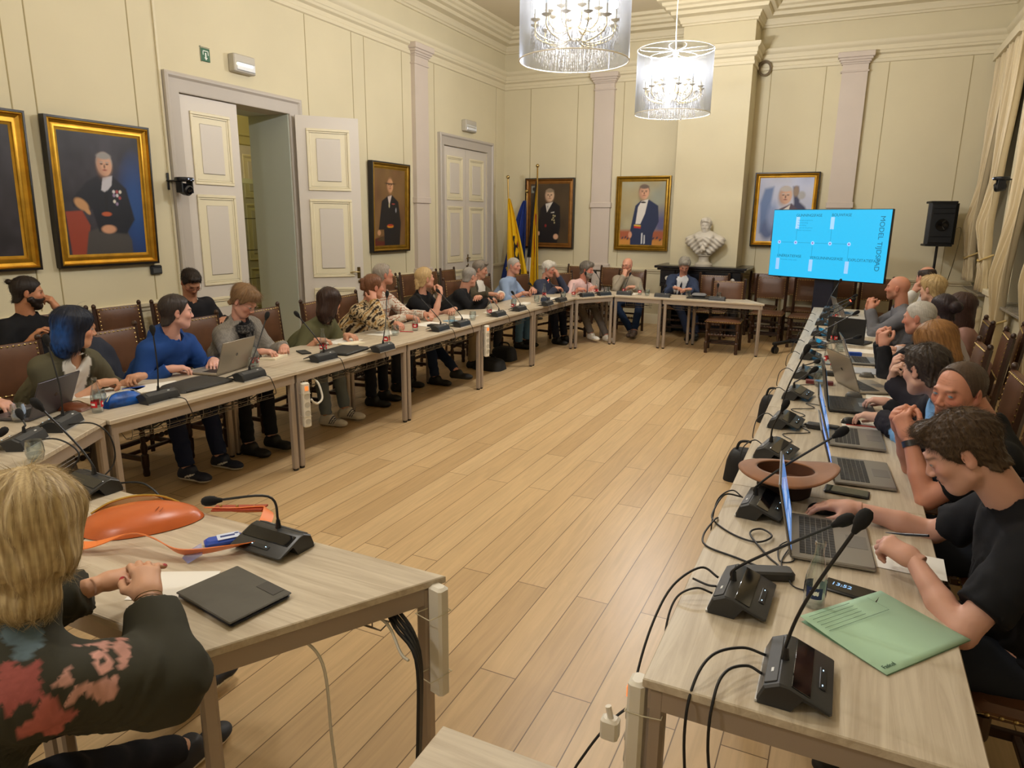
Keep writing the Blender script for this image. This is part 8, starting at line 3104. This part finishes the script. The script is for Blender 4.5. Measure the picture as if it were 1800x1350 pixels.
# person cut off by the left frame edge, only the forearms reach into view
person('person in olive sleeves typing on the grey laptop, cut off by the left frame edge', (-4.62, 1.72), 28, (-4.42, 1.66, 1.20), (30, -30, 0), '#cf9d88', ('short', '#3a2b20', '#2a1f18'), '#4a4a38', '#22252c', 'long',
       dict(R=dict(p=(-4.08, 1.86, .80), dir=(.9, .4, -.05), pose='type'), L=dict(p=(-4.14, 2.08, .79), dir=(.95, .15, -.05), pose='type')), hres=.008, chair_label='leather chair at the left frame edge beside the corner table')

# --- blonde woman in the foreground
bl, bi = person('blonde woman in the foreground from behind, dark floral jacket, red nails', (-1.72, 0.48), 93, (-1.495, 0.79, 1.135), (118, -12, 4), '#c99a7d', ('blonde', '#8d7450', '#cdb98f'), '#33332c', '#12131a', 'long',
       dict(R=dict(p=(-1.505, 1.03, .855), dir=(-.66, .45, .42), up=(.45, -.15, .85), pose='relax', hint=(.9, -.25, -.6)), L=dict(p=(-1.685, 1.03, .845), dir=(.16, .96, .0), up=(-.3, .1, .9), pose='flat', hint=(-.8, 0, -.6))),
       fem=1, hres=.0045, res=.009, jacket='#33332c', paint=p_floral, puff=.024, nails='#a01828', shoes='#23252c', short_sole='#e8e4da', feet=((-1.80, 1.28, .09), (-2.02, 1.52, .12)), sleeve_end=.86, torso_yaw=0, hem=.22, girth=.02,
       chair_label='carved chair under the blonde woman in the floral jacket')
A = bi['arms'][1]
d = unit(A[2] - A[1])
for k in (0, 1):
    MB().lathe([(.031 + .001 * k, -.0012), (.0325 + .001 * k, 0), (.031 + .001 * k, .0012)], Vector(A[2] - d * (.006 + .012 * k)), 24, tuple(unit(d + V3((0, .15 * k, .1)))), closed=True).build('bracelet', M_BRASS, bl)

# --- right side
person('brown-haired man in black polo bent over the nearest laptop, holding a pen', (0.70, 2.34), 180, (0.365, 2.30, 1.145), (176, -33, 0), '#cc9c8a', ('short', '#3b2c20', '#54412f'), '#16171c', '#20242e', 'short',
       dict(R=dict(p=(0.12, 2.66, .785), dir=(-.98, .05, -.08), pose='mouse', hint=(.3, .5, -.8)), L=dict(p=(0.275, 2.235, .815), dir=(-.75, .45, .18), up=(.1, -.5, .85), pose='pen', hint=(.4, -.9, -.5))),
       hres=.0038, res=.009, lean=(0.525, 2.33, 0.955), girth=.02, collar='#16171c', eyes=(0.02, 2.38, .80), red=.3, chair_off=-.02, chair_label='leather chair of the man in the black polo')
person('balding man in black t-shirt with clasped hands staring at the viewer', (0.74, 3.12), 182, (0.45, 3.12, 1.155), (-136, -6, 0), '#c68a72', ('balding', '#4a3b31', '#5a4a3e'), '#131316', '#1d212b', 'short',
       dict(R=dict(p=(0.275, 3.20, .965), dir=(-.25, -.35, .75), up=(-.7, .5, 0), pose='clasp', hint=(.2, .6, -1)), L=dict(p=(0.30, 3.08, .965), dir=(-.35, .35, .75), up=(-.4, -.8, 0), pose='clasp', hint=(.1, -.4, -1))),
       hres=.0042, res=.01, lean=(0.575, 3.13, 0.965), girth=.03, fat=.004, eyes=(0, 0, 1.79), red=.45, lines=1.0, brow='#5a4030', iris='#6f8aa0', extras=('watch', 'watchL'), stubble='#8a6a58', chair_label='leather chair of the staring man in the black t-shirt')
person('dark-haired man with light blue collar and navy jacket, head turned away, hand at his chin', (0.72, 3.86), 178, (0.38, 3.62, 1.14), (132, -12, 0), '#cfa592', ('short', '#2c2521', '#40352e'), '#7fb0e0', '#20242e', 'long',
       dict(R=dict(p=(0.30, 4.32, .94), dir=(.05, -.25, .8), up=(-.8, .3, 0), pose='curl', hint=(.1, .8, -1)), L=dict(p=(0.25, 4.0, .80), dir=(-.8, .3, 0), pose='relax')), hres=.0055, jacket='#25232c', collar='#7fb4ea', lean=(0.52, 3.74, .94), chair_off=-.06, chair_label='leather chair of the man with the light blue collar')
person('woman with straight light brown hair, face hidden, behind the light blue collar man', (0.74, 4.56), 180, (0.49, 4.45, 1.145), (152, -18, 0), '#d2a391', ('bob', '#7a5230', '#9c7242'), '#26262b', '#22252e', 'long',
       dict(R=dict(p=(0.33, 4.75, .92), dir=(0, -.3, .8), up=(-.8, 0, 0), pose='curl', hint=(.2, .7, -1)), L=dict(p=(0.3, 4.40, .80), dir=(-.8, .2, 0), pose='relax')), fem=1, hres=.007, lean=(.60, 4.50, .94), chair_off=-.06, chair_label='leather chair of the woman with light brown hair')
person('grey-haired man in dark jumper, hands joined before his mouth, on the right row', (0.72, 5.66), 180, (0.50, 5.60, 1.155), (158, -8, 0), '#cb9380', ('crop', '#a8a39c', '#c4c0ba'), '#1b1c22', '#23262e', 'long',
       dict(R=dict(p=(0.28, 5.68, .96), dir=(-.1, -.2, .8), up=(-.8, .4, 0), pose='clasp', hint=(.2, .5, -1)), L=dict(p=(0.30, 5.55, .95), dir=(-.1, .2, .8), up=(-.6, -.6, 0), pose='clasp', hint=(.2, -.4, -1))), hres=.007, fat=.004, red=.6,
       chair_off=-.06, chair_label='leather chair of the grey-haired man in dark jumper')
person('woman with dark hair in a bun on the right row', (0.92, 6.36), 176, (0.71, 6.28, 1.15), (128, -4, 0), '#c99a84', ('bun', '#21171a', '#33262a'), '#c9c0c4', '#25252c', 'long',
       dict(R=dict(p=(0.42, 6.38, .80), dir=(-.9, .1, 0), pose='type'), L=dict(p=(0.42, 6.12, .80), dir=(-.9, .1, 0), pose='type')), fem=1, hres=.008, chair_label='leather chair of the woman with the bun')
person('bald man with goatee in grey long-sleeved shirt, fists at his chin', (0.74, 7.72), 180, (0.47, 7.68, 1.195), (166, 0, 0), '#c58a72', ('bald', '#4a3a32'), '#6c6d74', '#24262c', 'long',
       dict(R=dict(p=(0.24, 7.78, .985), dir=(.0, -.2, .8), up=(-.9, .3, 0), pose='fist', hint=(.1, .5, -1)), L=dict(p=(0.26, 7.62, .985), dir=(.0, .3, .8), up=(-.8, -.4, 0), pose='fist', hint=(.1, -.4, -1))), hres=.007, red=.4, stubble='#5a4538', girth=.02,
       extras=('watch',), chair_label='leather chair of the bald man in the grey shirt')
person('blonde person with a short layered cut behind the bald man in grey', (0.90, 7.10), 178, (0.72, 7.30, 1.225), (140, -4, 0), '#d0a48e', ('full', '#9c8258', '#c4ab7c'), '#33343a', '#25252c', 'long', None, fem=1, hres=.009, chair_label='leather chair of the short-haired blonde person')
person('dark-haired man with a bald crown, hand raised to his ear, at the far right', (0.92, 8.48), 178, (0.76, 8.42, 1.255), (126, -10, 0), '#c28b74', ('fringe_bald', '#241b18', '#382c26'), '#d4d2d0', '#25252c', 'long',
       dict(R=dict(p=(0.52, 8.5, .82), dir=(-.9, .1, 0), pose='relax'), L=dict(p=(0.66, 8.28, 1.12), dir=(.2, .1, .8), up=(-.8, -.3, 0), pose='relax', hint=(.1, -.3, -1))), hres=.008, chair_label='leather chair of the man with the bald crown')
person('woman with long dark brown hair in dusty pink top, rightmost of the right row', (1.10, 6.80), 172, (0.90, 6.88, 1.115), (148, -4, 0), '#cda08c', ('long', '#2e1d18', '#432c24'), '#9c7870', '#2a2028', 'long', None, fem=1, hres=.008, chair_label='leather chair of the long-haired woman in pink')

t = empty('pen', (0.262, 2.36, 0.832), math.radians(120), 'dark pen held by the man in black polo', 'pen')
MB().tube([(0.055, 0.03, -0.012), (0, 0, 0.006), (-0.06, -0.03, 0.03)], [.0012, .0045, .0045], 8).build('barrel', mat('pen_dark', '#1b1b20', 0.4), t)

# coats over chair backs
for (x, y, z, lb, c, s_) in ((-4.72, 4.40, .66, 'olive quilted coat hung over the chair left of the woman in green', '#4c452e', (.12, .26, .30)), (-4.76, 3.00, .68, 'dark blue-grey coat over the chair behind the blue hoodie', '#2c2f3a', (.12, .25, .30)),
                             (-4.85, 6.38, .62, 'black jacket over the chair behind the checked shirt man', '#17181c', (.10, .22, .26)), (1.02, 3.55, .80, 'grey jacket over a chair back behind the staring man', '#6f6c69', (.10, .22, .30))):
    F = Field((-.2, -.36, -.4), (.2, .36, .36), .014)
    F.union(ell((0, 0, 0), s_))
    F.union(ell((.01, .05, -.10), (s_[0] * .9, s_[1] * .8, s_[2] * .8)), .05)
    X, Y, Z_ = F.grid()
    F.a += (.012 * wob(X, Y, Z_, 22, x) + .008 * np.sin(Y * 60 + 5 * wob(X, Y, Z_, 15))).astype(np.float32)
    V, Q = F.mesh()
    o = mesh_obj('coat', V, Q, np.tile(V3(lin(c)), (len(V), 1)) * (1 + .15 * fbm(V, 20))[:, None], M_CLOTH, None)
    o.location = (x, y, z)
    tag(o, lb, 'coat')

# ------------------------------------------------------------------ marble bust on the mantelpiece
t = empty('bust', (-2.10, YB - CBP - 0.17, 1.105), math.radians(-4), 'white marble bust of a draped man on the mantelpiece', 'sculpture')
M_MARB = mat('aged_white_marble', '#c2bcb0', 0.45, attr=True)
MB().lathe([(.14, 0), (.14, .035), (.125, .05), (.09, .075), (.078, .12), (.085, .155), (.11, .175), (.11, .185)], (0, 0, 0), 28).build('socle', mat('marble_socle', '#bdb6aa', 0.4, noise=(8, .06)), t)
F = Field((-.36, -.24, .14), (.36, .24, .74), .008)
F.union(ell((0, .0, .42), (.20, .11, .14)))
for s_ in (-1, 1):
    F.union(cap((s_ * .07, .01, .47), (s_ * .23, .0, .41), .075, .075), .06)
    F.union(cap((s_ * .24, .0, .40), (s_ * .10, -.02, .25), .07, .06), .05)
F.union(cap((0, -.02, .42), (0, -.01, .22), .12, .05, (1, 0, 0), 1.3), .05)
F.union(cap((-.13, -.09, .48), (.02, -.125, .27), .022, .03), .03)
F.union(cap((.13, -.09, .48), (-.02, -.12, .25), .022, .03), .03)
F.union(cap((0, .0, .46), (0, 0, .56), .066, .056), .04)
X, Y, Z_ = F.grid()
F.a += (.006 * np.sin(80 * (np.abs(X) * .8 + Z_)) * (Z_ < .46) + .004 * wob(X, Y, Z_, 45)).astype(np.float32)
V, Q = F.mesh()
hv, hq, hc = head_mesh(.005, (0, -.03, -.14), dict(skin='#c9c3b8', red=0, hair='#b8b2a8', lips='#b8b2a8'))
yv, yq, yc = hair_mesh('full', .005, '#c2bcb2', '#b5afa5')
B = np.array(R3(rz=math.pi))
o1 = len(V)
hv2 = hv @ B.T + V3((0, -.01, .635))
yv2 = yv @ B.T + V3((0, -.01, .635))
ALL = np.concatenate([V, hv2, yv2])
mesh_obj('carved_figure', ALL, np.concatenate([Q, hq + o1, yq + o1 + len(hv)]), np.tile(V3(lin('#c6c0b5')), (len(ALL), 1)) * (1 + .06 * fbm(ALL, 18))[:, None], M_MARB, t)
